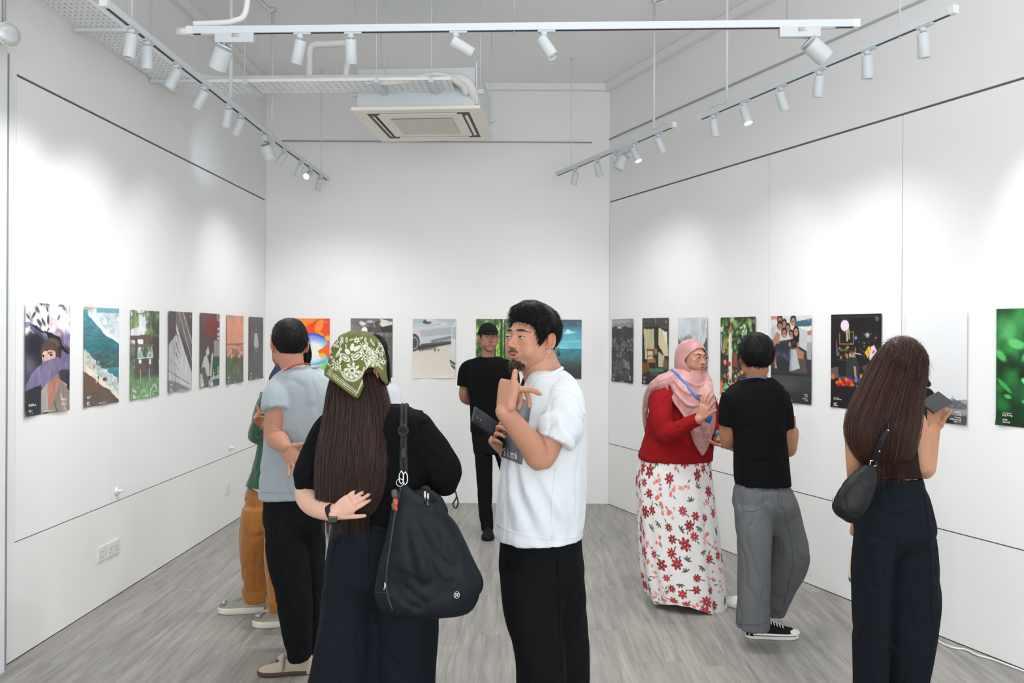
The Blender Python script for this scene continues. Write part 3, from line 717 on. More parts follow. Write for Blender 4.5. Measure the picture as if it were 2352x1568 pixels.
def art_girl(W, H):
    A = Art(W, H, H_('3a3a48'), 1); A.tex(3, 4, .5)
    A.mix(np.clip(1.35 - A.Y * 3.9 + (A.n(5, 5) - .5) * .8, 0, 1), H_('57506a'))
    A.dots(70, 0, 1, 0, .25, .04, .085, [H_('f6f2ee'), H_('fffdf8'), H_('e9e0e8')], .95, .7, 1.2)
    A.dots(16, 0, 1, 0, .24, .012, .03, [H_('5b4f6c'), H_('2b2836')], .8, .6, 2.4)
    A.poly([(0, .17), (.2, .19), (.4, .25), (.62, .31), (.8, .33), (1, .47), (1, .62), (.75, .6), (.7, .45), (.4, .32), (.1, .22), (0, .22)], H_('7c6f9c'), .8, .04)
    A.dots(18, .55, 1, .18, .4, .04, .08, [H_('c9a9b9'), H_('8d7ba5'), H_('e8d5dd')], .6, .8)
    A.poly([(.42, .25), (.6, .27), (.78, .31), (.83, .38), (1, .46), (.93, .46), (.75, .40), (.6, .36)], H_('15161c'), 1, .02)
    A.poly([(.05, .2), (.25, .2), (.45, .27), (.4, .27), (.2, .22)], H_('1b1c24'), 1, .03)
    A.e(.22, .4, .2, .14, H_('191d27'), .7); A.e(.1, .55, .14, .08, H_('6c6a78'), .9, 0, .6)
    A.e(.60, .44, .215, .135, H_('2a2226'), .15); A.e(.60, .37, .16, .055, H_('7a6458'), .6, 0, .8)
    A.e(.53, .475, .155, .115, H_('e3b9a8'), .12); A.poly([(.34, .43), (.38, .37), (.5, .34), (.66, .35), (.76, .45), (.75, .52), (.69, .52), (.68, .44), (.6, .425), (.5, .43), (.42, .43), (.36, .48)], H_('4f3c37'), .95)
    A.line(.52, .45, .60, .443, .012, H_('4a3430')); A.e(.575, .472, .04, .012, H_('efe3de')); A.e(.58, .472, .021, .014, H_('120c0c')); A.e(.41, .48, .03, .012, H_('efe3de')); A.e(.41, .48, .019, .013, H_('120c0c'))
    A.line(.535, .462, .62, .468, .008, H_('2a1c1a')); A.line(.38, .470, .44, .474, .008, H_('2a1c1a')); A.line(.43, .50, .42, .535, .010, H_('c78f80')); A.e(.45, .55, .05, .012, H_('b86f6c'))
    A.poly([(.48, .68), (.72, .62), (.78, .7), (.95, .76), (.72, .95), (.50, .98)], H_('b57c70'), 1, .02)
    A.poly([(0, .74), (.2, .60), (.42, .53), (.62, .51), (.74, .49), (.85, .54), (1, .53), (1, .58), (.75, .63), (.62, .7), (.42, .75), (.1, .85), (0, .88)], H_('7d7397'), 1, .02)
    A.tex(14, 5, .25, band(A, .5, .85), 3); A.poly([(.40, .58), (.6, .52), (.7, .6), (.5, .66)], H_('94 89ad'.replace(' ', '')), .5, .03)
    A.poly([(0, .78), (.36, .74), (.40, .95), (.36, 1), (0, 1)], H_('23252f'), 1, .03)
    A.poly([(.36, .79), (.5, .72), (.52, .98), (.36, 1)], H_('a9a39c'), 1, .02); A.poly([(.62, .9), (.8, .72), (1, .82), (1, 1), (.5, 1)], H_('8d8178'), 1, .02); A.line(.66, .9, .7, 1, .02, H_('5f554f')); A.line(.8, .84, .9, 1, .02, H_('bcb0a4'))
    A.tex(22, 9, .12, None, 4)
    return A
def art_sea(W, H):
    A = Art(W, H, H_('3f8597'), 2); A.grad(0, .62, H_('4f9fb0'), H_('3f5a5c')); A.mix(band(A, .3, .5, .1) * .5, H_('1f7f92')); A.tex(9, 60, .3, None, 1); A.tex(30, 90, .15, None, 2)
    fo = A.n(10, 26, 3, 7); d = A.Y - (.02 + A.X * .03); edge = .06 + (A.X - .15) * .34 + (A.n(5, 5, 2, 9) - .5) * .06
    A.mix(((A.X > .14 + (A.Y) * .9 - .05 * np.sin(A.Y * 40)) & (A.Y < edge + .03)) * (.35 + fo * .9), H_('eef3f4')); A.mix(((A.Y < edge + .045) & (A.Y > edge - .01) & (A.X > .12)) * .95, H_('f6f8f8')); A.mix((A.Y < .05) * (A.X > .35) * .6, H_('4b8da0'))
    A.poly([(0, 0), (.38, 0), (.2, .02), (0, .035)], H_('c9b08c'), 1, .02)
    e2 = .60 + A.X * .36 + (A.n(7, 7, 3, 4) - .5) * .06; A.mix((A.Y > e2 - .13 - .1 * fo) * (.25 + fo), H_('f0e9df')); A.mix((A.Y > e2 - .05), H_('efe2d2')); A.dots(60, 0, 1, .55, .95, .012, .03, [H_('cdb79b'), H_('fffaf2'), H_('a08b74')], .5)
    A.poly([(0, .64), (.25, .70), (.45, .78), (.75, .87), (1, .97), (1, 1), (0, 1)], H_('6b5444'), 1, .03); A.grad(.8, 1, H_('6b5444'), H_('5b5350'), (A.Y > .64 + A.X * .33) * .9); A.tex(6, 30, .12, A.Y > e2, 3)
    A.line(.41, .71, .40, .77, .02, H_('20242a')); A.e(.385, .75, .05, .012, H_('d8c9a6'), .2, -30); A.e(.60, .74, .06, .02, H_('5a4c42'), .5)
    return A
def art_torii(W, H):
    A = Art(W, H, H_('e9eef0'), 3)
    g = [H_('5f8a4b'), H_('8aa85a'), H_('3f5f3a'), H_('a9c184')]; dk = [H_('2c3a2a'), H_('3b4a34'), H_('57704a')]
    A.dots(50, -.05, .3, 0, .2, .02, .06, g, .7); A.dots(35, .2, 1, -.02, .06, .02, .05, g, .7); A.dots(120, .55, 1.05, .08, .45, .03, .08, dk + g[:1], .8); A.dots(60, .75, 1.1, .0, .6, .05, .09, dk, .8)
    A.dots(70, -.05, .25, .38, .8, .03, .07, dk + g[:1], .8); A.line(.02, .22, .2, .05, .012, H_('6a4a3a')); A.line(.2, .05, .55, .02, .012, H_('6a4a3a')); A.line(.02, .2, .15, 0, .01, H_('6a4a3a'))
    A.poly([(.2, .54), (.35, .42), (.75, .42), (.8, .54)], H_('a8bcb4')); A.dots(26, .35, .7, .40, .52, .02, .05, dk, .7); A.poly([(.18, .55), (.85, .55), (.85, .8), (.18, .8)], H_('4a4038')); A.poly([(.3, .56), (.38, .56), (.38, .6), (.3, .6)], H_('e5e6da')); A.poly([(.64, .56), (.72, .56), (.72, .62), (.64, .62)], H_('c9d0b8'))
    A.poly([(0, .285), (.75, .275), (.78, .33), (0, .335)], H_('5b4438')); A.poly([(0, .38), (.8, .38), (.8, .42), (0, .42)], H_('6a5040')); A.poly([(.45, .33), (.55, .33), (.55, .38), (.45, .38)], H_('5b4438'))
    A.poly([(.16, .33), (.24, .33), (.25, .8), (.14, .82)], H_('4d4037')); A.poly([(.78, .3), (.97, .3), (1, .85), (.8, .85)], H_('35302b')); A.tex(12, 12, .2, None, 2)
    A.mix(np.clip((A.Y - .74) / .06, 0, 1), H_('5e8a55')); A.tex(20, 30, .25, A.Y > .74, 3); A.dots(70, 0, .9, .85, 1, .012, .03, [H_('b9c9b2'), H_('d8ded0'), H_('6fa06a')], .6); A.line(.36, .68, .36, .8, .015, H_('c9c5b4')); A.line(.66, .68, .66, .8, .015, H_('c9c5b4')); A.line(.2, .78, .2, .88, .02, H_('6a6a55'))
    A.mix(np.full(A.X.shape, .10), (1, 1, 1)); return A
def art_tower(W, H):
    A = Art(W, H, H_('5a5552'), 4); A.tex(4, 4, .25); x0 = .32
    A.poly([(0, .42), (.32, .27), (.32, 1), (0, 1)], H_('b9b6b8'), 1, .03); A.tex(30, 4, .22, A.X < .33, 4)
    for k in range(7):
        ya = .13 + k * .13; sl = .95 + .06 * k; c = H_('c9c7c9'); A.poly([(x0, ya), (x0, ya + .085 + k * .006), (1, ya + .06 + (1.0 - .03 * k) * .78), (1, ya + (1.0 - .04 * k) * .66)], c)
        A.poly([(x0, ya + .085 + k * .006), (x0, ya + .13), (1, ya + .12 + .66 * (1 - .04 * k)), (1, ya + .06 + (1 - .03 * k) * .78)], H_('3b3738'))
    A.poly([(x0, -.02), (.7, -.02), (1, .35), (1, .55), (x0, .13)], H_('7b7778'), .7); A.line(.45, 0, 1, .62, .014, H_('b9b6b4')); A.line(.62, 0, 1, .4, .012, H_('d0cfcc')); A.poly([(.72, 0), (1, 0), (1, .3)], H_('5a4f4d')); A.poly([(.9, .0), (1, 0), (1, .3), (.93, .2)], H_('7a4a44'), .5)
    A.poly([(0, 0), (.32, 0), (.32, .28), (0, .42)], H_('4b4746'), .9, .04); A.tex(30, 6, .14, None, 2); A.poly([(0, .84), (.4, .88), (1, 1), (0, 1)], H_('6d6a6a'), .8); A.line(0, .72, .9, .92, .008, H_('4a4748')); A.line(.0, .58, .33, .66, .006, H_('6a6768')); return A
def art_redroom(W, H):
    A = Art(W, H, H_('4f4442'), 5); A.grad(0, 1, H_('5a4a47'), H_('3d3a39')); A.tex(5, 5, .2); A.e(.62, .18, .35, .14, H_('7a2f22'), 1, 0, .9); A.dots(20, .85, 1, 0, .1, .01, .03, [H_('b0a5a5')], .7)
    for y in (.2, .27, .33): A.poly([(.88, y), (1, y - .01), (1, y + .03), (.88, y + .03)], H_('c4b7b9'))
    A.poly([(.72, .37), (1, .37), (1, .6), (.72, .6)], H_('9b938e')); A.tex(30, 8, .15, (A.X > .72) & (A.Y < .6) & (A.Y > .37), 3); A.poly([(.55, .62), (1, .6), (1, .88), (.55, .88)], H_('2f5236'))
    sk = H_('c5c0ba'); A.e(.40, .53, .09, .045, sk, .3); A.e(.42, .48, .04, .03, sk, .4); A.poly([(.22, .6), (.35, .56), (.5, .7), (.5, .86), (.4, .86), (.22, .72), (.05, .75)], sk, 1, .03); A.poly([(.52, .86), (.6, .6), (.62, .55), (.7, .55), (.66, .66), (.62, .86)], sk, 1, .02)
    A.poly([(.05, .74), (.25, .72), (.45, .9), (.4, 1), (.15, 1)], H_('5b5650'), 1, .04); A.poly([(0, .8), (.1, .82), (.25, .98), (0, 1)], H_('cfccc8'), .9, .05); A.poly([(.55, .88), (1, .86), (1, .9), (.55, .92)], H_('b9bcb4')); A.dots(12, .7, 1, .75, .88, .015, .03, [H_('cfd8cd')], .8); A.poly([(.5, .92), (1, .9), (1, 1), (.4, 1)], H_('4b4b50')); A.dots(6, .45, .65, .94, .99, .03, .06, [H_('c5c8c8')], .8); return A
def art_sunset(W, H):
    A = Art(W, H, H_('d9906c'), 6); A.grad(0, .42, H_('cf9580'), H_('e5a07a')); A.tex(3, 6, .14, A.Y < .42); A.mix(band(A, .40, .6) * (.5 + A.n(6, 22)), H_('c98f76')); A.mix(band(A, .41, .44, .01), H_('6c5148')); A.tex(8, 50, .3, band(A, .42, 1), 2)
    A.mix((A.Y > .58 + (A.n(5, 5, 2, 3) - .5) * .2 + A.X * .05) * .85, H_('4b5a50')); A.dots(60, 0, .75, .62, .92, .03, .08, [H_('4b6a35'), H_('3d4f3c'), H_('6a7a35'), H_('5a463c')], .7); A.dots(30, .6, 1, .6, .85, .03, .07, [H_('9a7060'), H_('6a5548'), H_('4d4a42')], .6)
    for x in (.35, .42, .52, .62, .7): A.line(x, .5, x + .02, .57, .02, H_('2f2a2c'))
    A.mix(band(A, .9, 1.1, .03), H_('635e60')); return A
def art_figure(W, H):
    A = Art(W, H, H_('565356'), 7); A.tex(4, 6, .15); A.mix((A.X < .12) * .6 * (A.Y < .7), H_('6a3026')); A.poly([(.38, .27), (.6, .26), (.68, .46), (.6, .5), (.45, .5), (.36, .45)], H_('b9b8b8'), 1, .03); A.e(.5, .2, .05, .03, H_('8a7a72'), .4); A.line(.5, .02, .5, .18, .02, H_('77757a'), .6)
    A.line(.42, .5, .48, .56, .015, H_('9a877c')); A.line(.6, .5, .5, .56, .015, H_('9a877c')); A.poly([(.3, .56), (.7, .56), (.75, .85), (.25, .85)], H_('5d5a60'), .5); A.tex(20, 6, .1, A.X < .3, 2); return A
def art_balloon(W, H):
    A = Art(W, H, H_('f2502a'), 8); A.tex(3, 3, .08); A.e(.35, .05, .5, .1, H_('ff8a35'), .3, -25); A.e(.75, .12, .09, .13, H_('ff8f3a'), .3, 20); A.line(.55, .12, .8, 0, .008, H_('a83a20'))
    A.mix((A.Y > .72) * 1.0, H_('7fdc9a')); A.dots(30, 0, 1, .72, 1, .06, .14, [H_('4fd98a'), H_('8fe07a'), H_('d7e36a'), H_('6fdcb9')], .7, .8)
    A.e(.56, .52, .5, .27, H_('2f62d8'), .04); A.e(.56, .53, .46, .245, H_('4fb6f2'), .12); A.e(.56, .36, .3, .05, H_('8a5fd0'), .6, 0, .8); A.e(.56, .55, .38, .2, H_('e9f6fb'), .7); A.e(.6, .57, .26, .14, H_('f6f6ea'), .6)
    A.poly([(1, .38), (.82, .5), (.72, .54), (.75, .6), (.88, .6), (1, .68)], H_('ff6a28'), 1, .02); A.e(.83, .62, .08, .04, H_('f5c13a'), .5); A.e(.96, .33, .08, .05, H_('f7b03a'), .5); A.e(.8, .26, .08, .02, H_('f0a030'), .5, 30); A.mix(((A.X > .9) & (A.Y > .68) & (A.Y < .74)), H_('6fd0f0')); return A
def art_bwstreet(W, H):
    A = Art(W, H, H_('7d7876'), 9); A.tex(6, 8, .25); A.mix(band(A, -.1, .12, .03) * .5, H_('5c5857')); A.dots(60, .25, .8, .05, .35, .015, .05, [H_('e8e6e4'), H_('c9c6c4'), H_('8a8684')], .8); A.dots(40, .4, .7, .05, .25, .02, .05, [H_('4a4644')], .7); A.poly([(.7, 0), (1, .06), (1, .15), (.75, .14)], H_('d9d6d2')); A.poly([(.7, .15), (1, .1), (1, .24), (.75, .24)], H_('33302f'))
    A.e(.33, .2, .07, .055, H_('f4f2f0'), .25); A.poly([(.16, .4), (.2, .32), (.33, .27), (.42, .26), (.6, .28), (.62, .4), (.4, .5)], H_('ebe8e6'), 1, .02); A.mix((A.X > .6) * (A.Y > .3) * .7, H_('4b4745')); A.tex(40, 6, .3, (A.X > .6) & (A.Y > .25), 3); A.poly([(.72, .38), (.85, .38), (.92, .62), (.82, .64), (.74, .5)], H_('a7a19d'), 1, .02); A.tex(90, 90, .3, (A.X > .72) & (A.Y > .38) & (A.Y < .6), 4)
    A.poly([(0, .4), (.2, .45), (.3, 1), (0, 1)], H_('9a928f'), .6); A.grad(.8, 1, H_('6f6a68'), H_('5a5554'), (A.Y > .8) * .5); return A
def art_car(W, H):
    A = Art(W, H, H_('d9cfc3'), 10); A.grad(.45, 1, H_('d5cabd'), H_('e3dbd0')); A.tex(60, 60, .05, None, 1); A.mix((A.Y < .52 - A.X * .07), H_('b9bbbd')); A.poly([(0, 0), (.95, 0), (.97, .3), (.88, .42), (.2, .47), (0, .47)], H_('c3c4c6')); A.poly([(.0, 0), (.45, 0), (.3, .07), (0, .09)], H_('9fb9c4')); A.poly([(.5, 0), (1, 0), (1, .07), (.6, .03)], H_('aab4ba'))
    A.e(.33, .05, .1, .04, H_('4a4d52'), .3); A.e(.38, .02, .08, .025, H_('d2d4d6'), .3); A.line(0, .12, 1, .08, .006, H_('8f9297')); A.poly([(.15, .2), (.9, .13), (.9, .26), (.2, .3)], H_('a8abb0'), .9, .01); A.poly([(.4, .36), (.9, .28), (.9, .34), (.45, .4)], H_('7b7e84')); A.line(.65, .1, .78, .09, .01, H_('e8eaec')); A.poly([(.18, .42), (.92, .36), (.9, .41), (.18, .47)], H_('55585e'), 1, .01); A.poly([(.15, .45), (.9, .4), (.9, .42), (.1, .53)], H_('2e2b2a'), .9)
    A.e(.02, .4, .14, .15, H_('3a3b3f'), .06); A.e(.03, .41, .10, .11, H_('8a8d92'), .1); A.e(.03, .41, .07, .08, H_('3f4146'), .2); A.poly([(.12, .52), (.7, .42), (.5, .5), (.15, .56)], H_('4b4540'), .6, .02); A.dots(6, .5, .64, .5, .54, .01, .02, [H_('6a4438'), H_('3a3230')], .9)
    A.poly([(.97, .05), (1, .03), (1, .85), (.9, .76), (.88, .68), (.9, .3)], H_('cfd3d6')); A.poly([(.94, .15), (1, .12), (1, .35), (.92, .32)], H_('9fb0b8')); A.poly([(.86, .68), (1, .74), (1, .87), (.9, .8)], H_('4c4b4d')); A.poly([(.87, .73), (1, .79), (1, .81), (.88, .76)], H_('c9b9a0')); return A
def art_forest(W, H):
    A = Art(W, H, H_('5f9a35'), 11); A.tex(6, 8, .4); g = [H_('8fd23f'), H_('6db32d'), H_('b6e86a'), H_('35651f'), H_('dff5b0')]; A.dots(160, 0, 1, 0, .9, .02, .06, g, .6); A.dots(50, 0, 1, 0, .15, .03, .07, [H_('2e4a22'), H_('e9f6d8'), H_('4a7030')], .7); A.dots(40, 0, .2, .2, .8, .03, .07, [H_('29401f')], .7)
    for x, w in ((.45, .03), (.6, .035), (.68, .02), (.85, .035), (.97, .02)): A.line(x, .02, x - .01, .95, w, H_('26301d'))
    return A
def art_seaman(W, H):
    A = Art(W, H, H_('4fb3cc'), 12); A.grad(0, .5, H_('31485a'), H_('6fd0e0')); A.tex(2.5, 8, .25, A.Y < .5, 1); A.e(.3, .28, .7, .1, H_('4fb8d6'), .9, -8, .7); A.e(.7, .22, .14, .02, H_('c5e6ee'), .6, -6, .9); A.e(.68, .19, .05, .02, H_('d9eef2'), .6); A.mix(band(A, .35, .39, .02) * .5, H_('a8e2ec')); A.grad(.50, .75, H_('2f8a96'), H_('3a5a5f'), (A.Y > .5).astype(float)); A.grad(.72, 1, H_('3a5055'), H_('14181c'), (A.Y > .72).astype(float)); A.tex(9, 60, .25, A.Y > .5, 2); A.mix(band(A, .495, .505, .005), H_('1f5f70'))
    A.e(.455, .55, .045, .035, H_('5a4136'), .2); A.e(.455, .49, .018, .014, H_('2b2422'), .3); A.poly([(.42, .56), (.5, .56), (.49, .62), (.43, .62)], H_('20242a')); return A
def art_mountbw(W, H):
    A = Art(W, H, H_('3a3a3e'), 13); A.grad(0, .14, H_('9a9397'), H_('cfc8ca')); A.tex(3, 20, .1, A.Y < .14); A.mix((A.Y > .07 + (A.n(4, 4, 2, 1) - .5) * .1) * .8, H_('8b8488')); A.mix((A.Y > .13 + (A.n(5, 5, 2, 2) - .5) * .1), H_('39383c')); A.tex(8, 10, .35, A.Y > .15); A.dots(80, 0, 1, .3, .5, .015, .035, [H_('8a8587'), H_('b5afb0'), H_('5a5659')], .6); A.dots(26, .25, .6, .45, .6, .012, .03, [H_('9a9496')], .6); A.dots(90, .05, .85, .65, .9, .012, .035, [H_('8b7f82'), H_('6f6568'), H_('a39a9c')], .5); A.poly([(.5, .62), (.8, .7), (.85, .78), (.6, .76)], H_('938a8d'), .8, .05); A.e(.35, .14, .1, .012, H_('dad5d6'), .5); A.line(.9, .02, 1, .2, .03, H_('5b585c'), .7); A.mix(band(A, .93, 1.1, .03) * .7, H_('2a292c')); return A
def art_room(W, H):
    A = Art(W, H, H_('2b2623'), 14); A.poly([(0, .0), (1, 0), (1, .18), (.55, .12), (0, .14)], H_('4b4744')); A.line(.5, 0, .53, .14, .012, H_('9a948c')); A.line(0, .08, 1, .1, .008, H_('2b2725'))
    A.poly([(.05, .16), (.48, .16), (.5, .45), (.1, .5)], H_('c9bd98'), 1, .03); A.poly([(.62, .14), (.95, .22), (1, .56), (.85, .55), (.62, .4)], H_('d8c9a0'), 1, .03); A.tex(30, 3, .18, None, 2); A.poly([(.78, .2), (.95, .2), (.95, .4), (.86, .35)], H_('e5e4da')); A.poly([(.1, .5), (.4, .5), (.4, .62), (.1, .62)], H_('cfc6ae')); A.poly([(.62, .5), (.85, .56), (.85, .72), (.62, .72)], H_('bfc2a0'))
    A.e(.55, .15, .08, .05, H_('2b2926'), .3); A.poly([(.45, .12), (.56, .12), (.58, .7), (.47, .7)], H_('2f2a24')); A.line(.2, .46, .2, .78, .018, H_('8a5a2c')); A.line(.42, .46, .42, .66, .018, H_('8a5a2c')); A.line(.18, .47, .44, .47, .018, H_('9a6a35')); A.line(.18, .58, .44, .56, .018, H_('9a6a35')); A.poly([(.2, .62), (.5, .6), (.5, .66), (.22, .68)], H_('a8753a')); A.line(.5, .62, .55, .78, .014, H_('8a5a2c')); A.e(.52, .5, .06, .05, H_('b0763a'), .3)
    A.poly([(.25, .76), (.85, .74), (.8, .79), (.3, .82)], H_('3f7a5c')); A.poly([(0, .68), (.25, .66), (.3, .78), (0, .86)], H_('7a4a24'), 1, .03); A.poly([(.3, .8), (.7, .8), (.55, .9), (.3, .88)], H_('5f4a32'), 1, .03); A.e(.9, .68, .1, .08, H_('7a5a3a'), .5); A.grad(.86, 1, H_('2b2623'), H_('191716'), (A.Y > .86).astype(float)); return A
def art_mist(W, H):
    A = Art(W, H, H_('c9d1d6'), 15); A.tex(3, 4, .10); A.dots(30, 0, 1, 0, .35, .08, .2, [H_('dfe3e6'), H_('b9c3ca')], .5, 1); A.mix(np.clip((A.Y - .25) * 6 - np.abs(A.X - .5) * 1.0, 0, 1) * A.n(14, 14) * .9, H_('4f565c')); A.poly([(.2, .6), (.05, .45), (.1, .3), (.35, .25), (.55, .28), (.8, .4), (.9, .6)], H_('8a9298'), .7, .1); A.tex(22, 22, .25, (A.Y > .25) & (A.Y < .62), 2); A.poly([(1, .26), (.85, .42), (.72, .6), (.9, .75), (1, .78)], H_('4f4d4e'), .95, .04); A.poly([(0, .28), (.12, .38), (.2, .6), (0, .7)], H_('59595b'), .9, .04); A.tex(30, 10, .2, A.X > .7, 3); A.mix(np.clip((A.Y - .62) * 6, 0, 1), H_('b7c0c6')); A.tex(5, 8, .12, A.Y > .6, 5); return A
def art_column(W, H):
    A = Art(W, H, H_('33352a'), 16); g = [H_('4f8a3a'), H_('7ab55a'), H_('2c3f26'), H_('a9d08a'), H_('3a4430')]; A.dots(230, 0, 1, 0, .52, .02, .055, g, .7); A.dots(25, .55, .75, .1, .35, .01, .03, [H_('e9f3e2')], .8); A.line(.9, 0, 1, .3, .04, H_('28271f')); A.line(.4, .2, .75, 0, .02, H_('2c2a20')); A.poly([(.0, .5), (1, .45), (1, .85), (0, .85)], H_('3b3429'), .9, .03)
    A.poly([(0, .12), (.07, .12), (.07, .18), (0, .18)], H_('d9d6c8')); A.poly([(0, .2), (.06, .2), (.06, .43), (0, .44)], H_('2f4468')); A.line(.03, .22, .03, .42, .012, H_('b9c2d0')); A.poly([(.0, .44), (.22, .52), (.26, .58), (.0, .5)], H_('38352c')); A.poly([(.06, .36), (.12, .4), (.12, .46), (.07, .44)], H_('c78a4a')); A.dots(40, .1, .22, .25, .4, .015, .03, [H_('7a8a3a'), H_('a8983a')], .6)
    A.poly([(.23, .86), (.23, .30), (.20, .28), (.235, .27), (.24, .22), (.31, .22), (.32, .27), (.345, .28), (.32, .30), (.325, .70), (.33, .86)], H_('e6e0cf')); A.line(.22, .28, .34, .28, .012, H_('b5a98a')); A.poly([(.245, .22), (.25, .19), (.28, .18), (.31, .19), (.315, .22)], H_('b9a87a')); A.poly([(.265, .18), (.28, .05), (.30, .10), (.295, .18)], H_('d9552c')); A.e(.13, .58, .05, .035, H_('e0452c'), .2); A.e(.13, .58, .035, .024, H_('f0d8cc'), .2); A.e(.13, .58, .022, .016, H_('d9452c'), .2); A.e(.25, .60, .05, .03, H_('b03a32'), .2); A.poly([(.35, .45), (.45, .45), (.5, .65), (.35, .62)], H_('8a4a3a'), 1, .03)
    A.dots(120, 0, 1, .66, .95, .012, .035, [H_('d9b58a'), H_('4b3a30'), H_('a8603a'), H_('e8e0d0'), H_('3f5a4a'), H_('c97a4a')], .8); A.dots(16, .05, .6, .86, .97, .025, .05, [H_('f2f0e8'), H_('5fc4d0'), H_('7ab55a'), H_('e8d85a'), H_('f0823c')], .85); A.poly([(0, .83), (.07, .84), (.07, 1), (0, 1)], H_('e8703a')); A.e(.32, .90, .05, .05, H_('7fd0dc'), .2); return A
def art_group(W, H):
    A = Art(W, H, H_('40454a'), 17); A.grad(0, .3, H_('d9dde0'), H_('c9c5c0')); A.poly([(0, 0), (.3, 0), (.2, .04), (0, .04)], H_('c98a78')); A.poly([(.55, .07), (1, .04), (1, .12), (.6, .15)], H_('3f6a80')); A.poly([(.6, .13), (1, .12), (1, .18), (.6, .2)], H_('e6e4e0')); A.poly([(.7, .18), (1, .17), (1, .22), (.7, .24)], H_('b07a6a'))
    A.poly([(0, .35), (.1, .3), (.8, .25), (.95, .5), (1, .7), (0, .7)], H_('3a3438'), 1, .03); A.poly([(.82, .2), (1, .25), (1, .5), (.9, .5)], H_('d5cfc8'), .7, .03)
    def head(x, y, s=1, hair='1f1a1a', skin='b5826a', long=False):
        if long: A.e(x, y + .04, .075 * s, .075 * s, H_(hair), .2)
        A.e(x, y - .008, .062 * s, .05 * s, H_(hair), .2); A.e(x, y + .01, .045 * s, .04 * s, H_(skin), .2); A.line(x - .013, y + .027, x + .013, y + .027, .004, H_('dccabf'), .7); A.line(x - .008, y + .012, x + .008, y + .018, .004, H_('96634f'), .6); A.line(x - .03, y + .005, x + .03, y + .005, .006, H_('3a2a26'))
    A.poly([(.0, .15), (.1, .1), (.14, .35), (0, .4)], H_('b9c0c6'), 1, .03); A.poly([(.68, .12), (.9, .18), (.88, .4), (.7, .35)], H_('c5c9cc'), 1, .03)
    for a in ((.22, .05, 1.1), (.33, .09, 1), (.55, .06, 1.2), (.22, .12, 1.1), (.42, .14, 1), (.62, .18, 1.1, '17130f', 'c08a72', True), (.33, .2, 1.2), (.5, .21, .9)): head(*a)
    A.poly([(.02, .3), (.15, .18), (.22, .22), (.2, .38), (.05, .42)], H_('b5806a'), 1, .02); A.poly([(.05, .38), (.15, .32), (.45, .32), (.5, .5), (.45, .65), (.1, .66)], H_('2b2f35'), 1, .02); A.poly([(.5, .38), (.7, .36), (.85, .5), (.9, .66), (.5, .66)], H_('5a4a44'), 1, .02); A.poly([(.5, .4), (.62, .38), (.72, .6), (.5, .64)], H_('c5ccd2'), .9, .02); A.poly([(.48, .38), (.56, .38), (.52, .64), (.46, .64)], H_('9ab0bd'), .8, .02)
    A.poly([(.62, .36), (.82, .42), (.8, .5), (.66, .48)], H_('b07a64'), 1, .02); A.e(.57, .31, .085, .05, H_('111214'), .2); A.e(.57, .31, .045, .032, H_('3a3d42'), .3); A.e(.47, .33, .03, .03, H_('b5806a'), .3); A.e(.67, .33, .03, .03, H_('b5806a'), .3); A.poly([(.03, .42), (.1, .42), (.16, .62), (.1, .62)], H_('a87460'), 1, .02); A.e(.13, .60, .025, .016, H_('7ab0c4'), .3)
    A.dots(14, .1, .5, .42, .5, .02, .05, [H_('6a5f8a')], .35, 1); A.grad(.64, .72, H_('3a3a3e'), H_('35363a'), (A.Y > .65).astype(float)); A.grad(.66, 1, H_('45464a'), H_('26272a'), (A.Y > .68).astype(float)); A.mix(band(A, .66, .7, .02), H_('23262a')); A.e(.35, .8, .3, .08, H_('55585c'), 1, 0, .6); return A
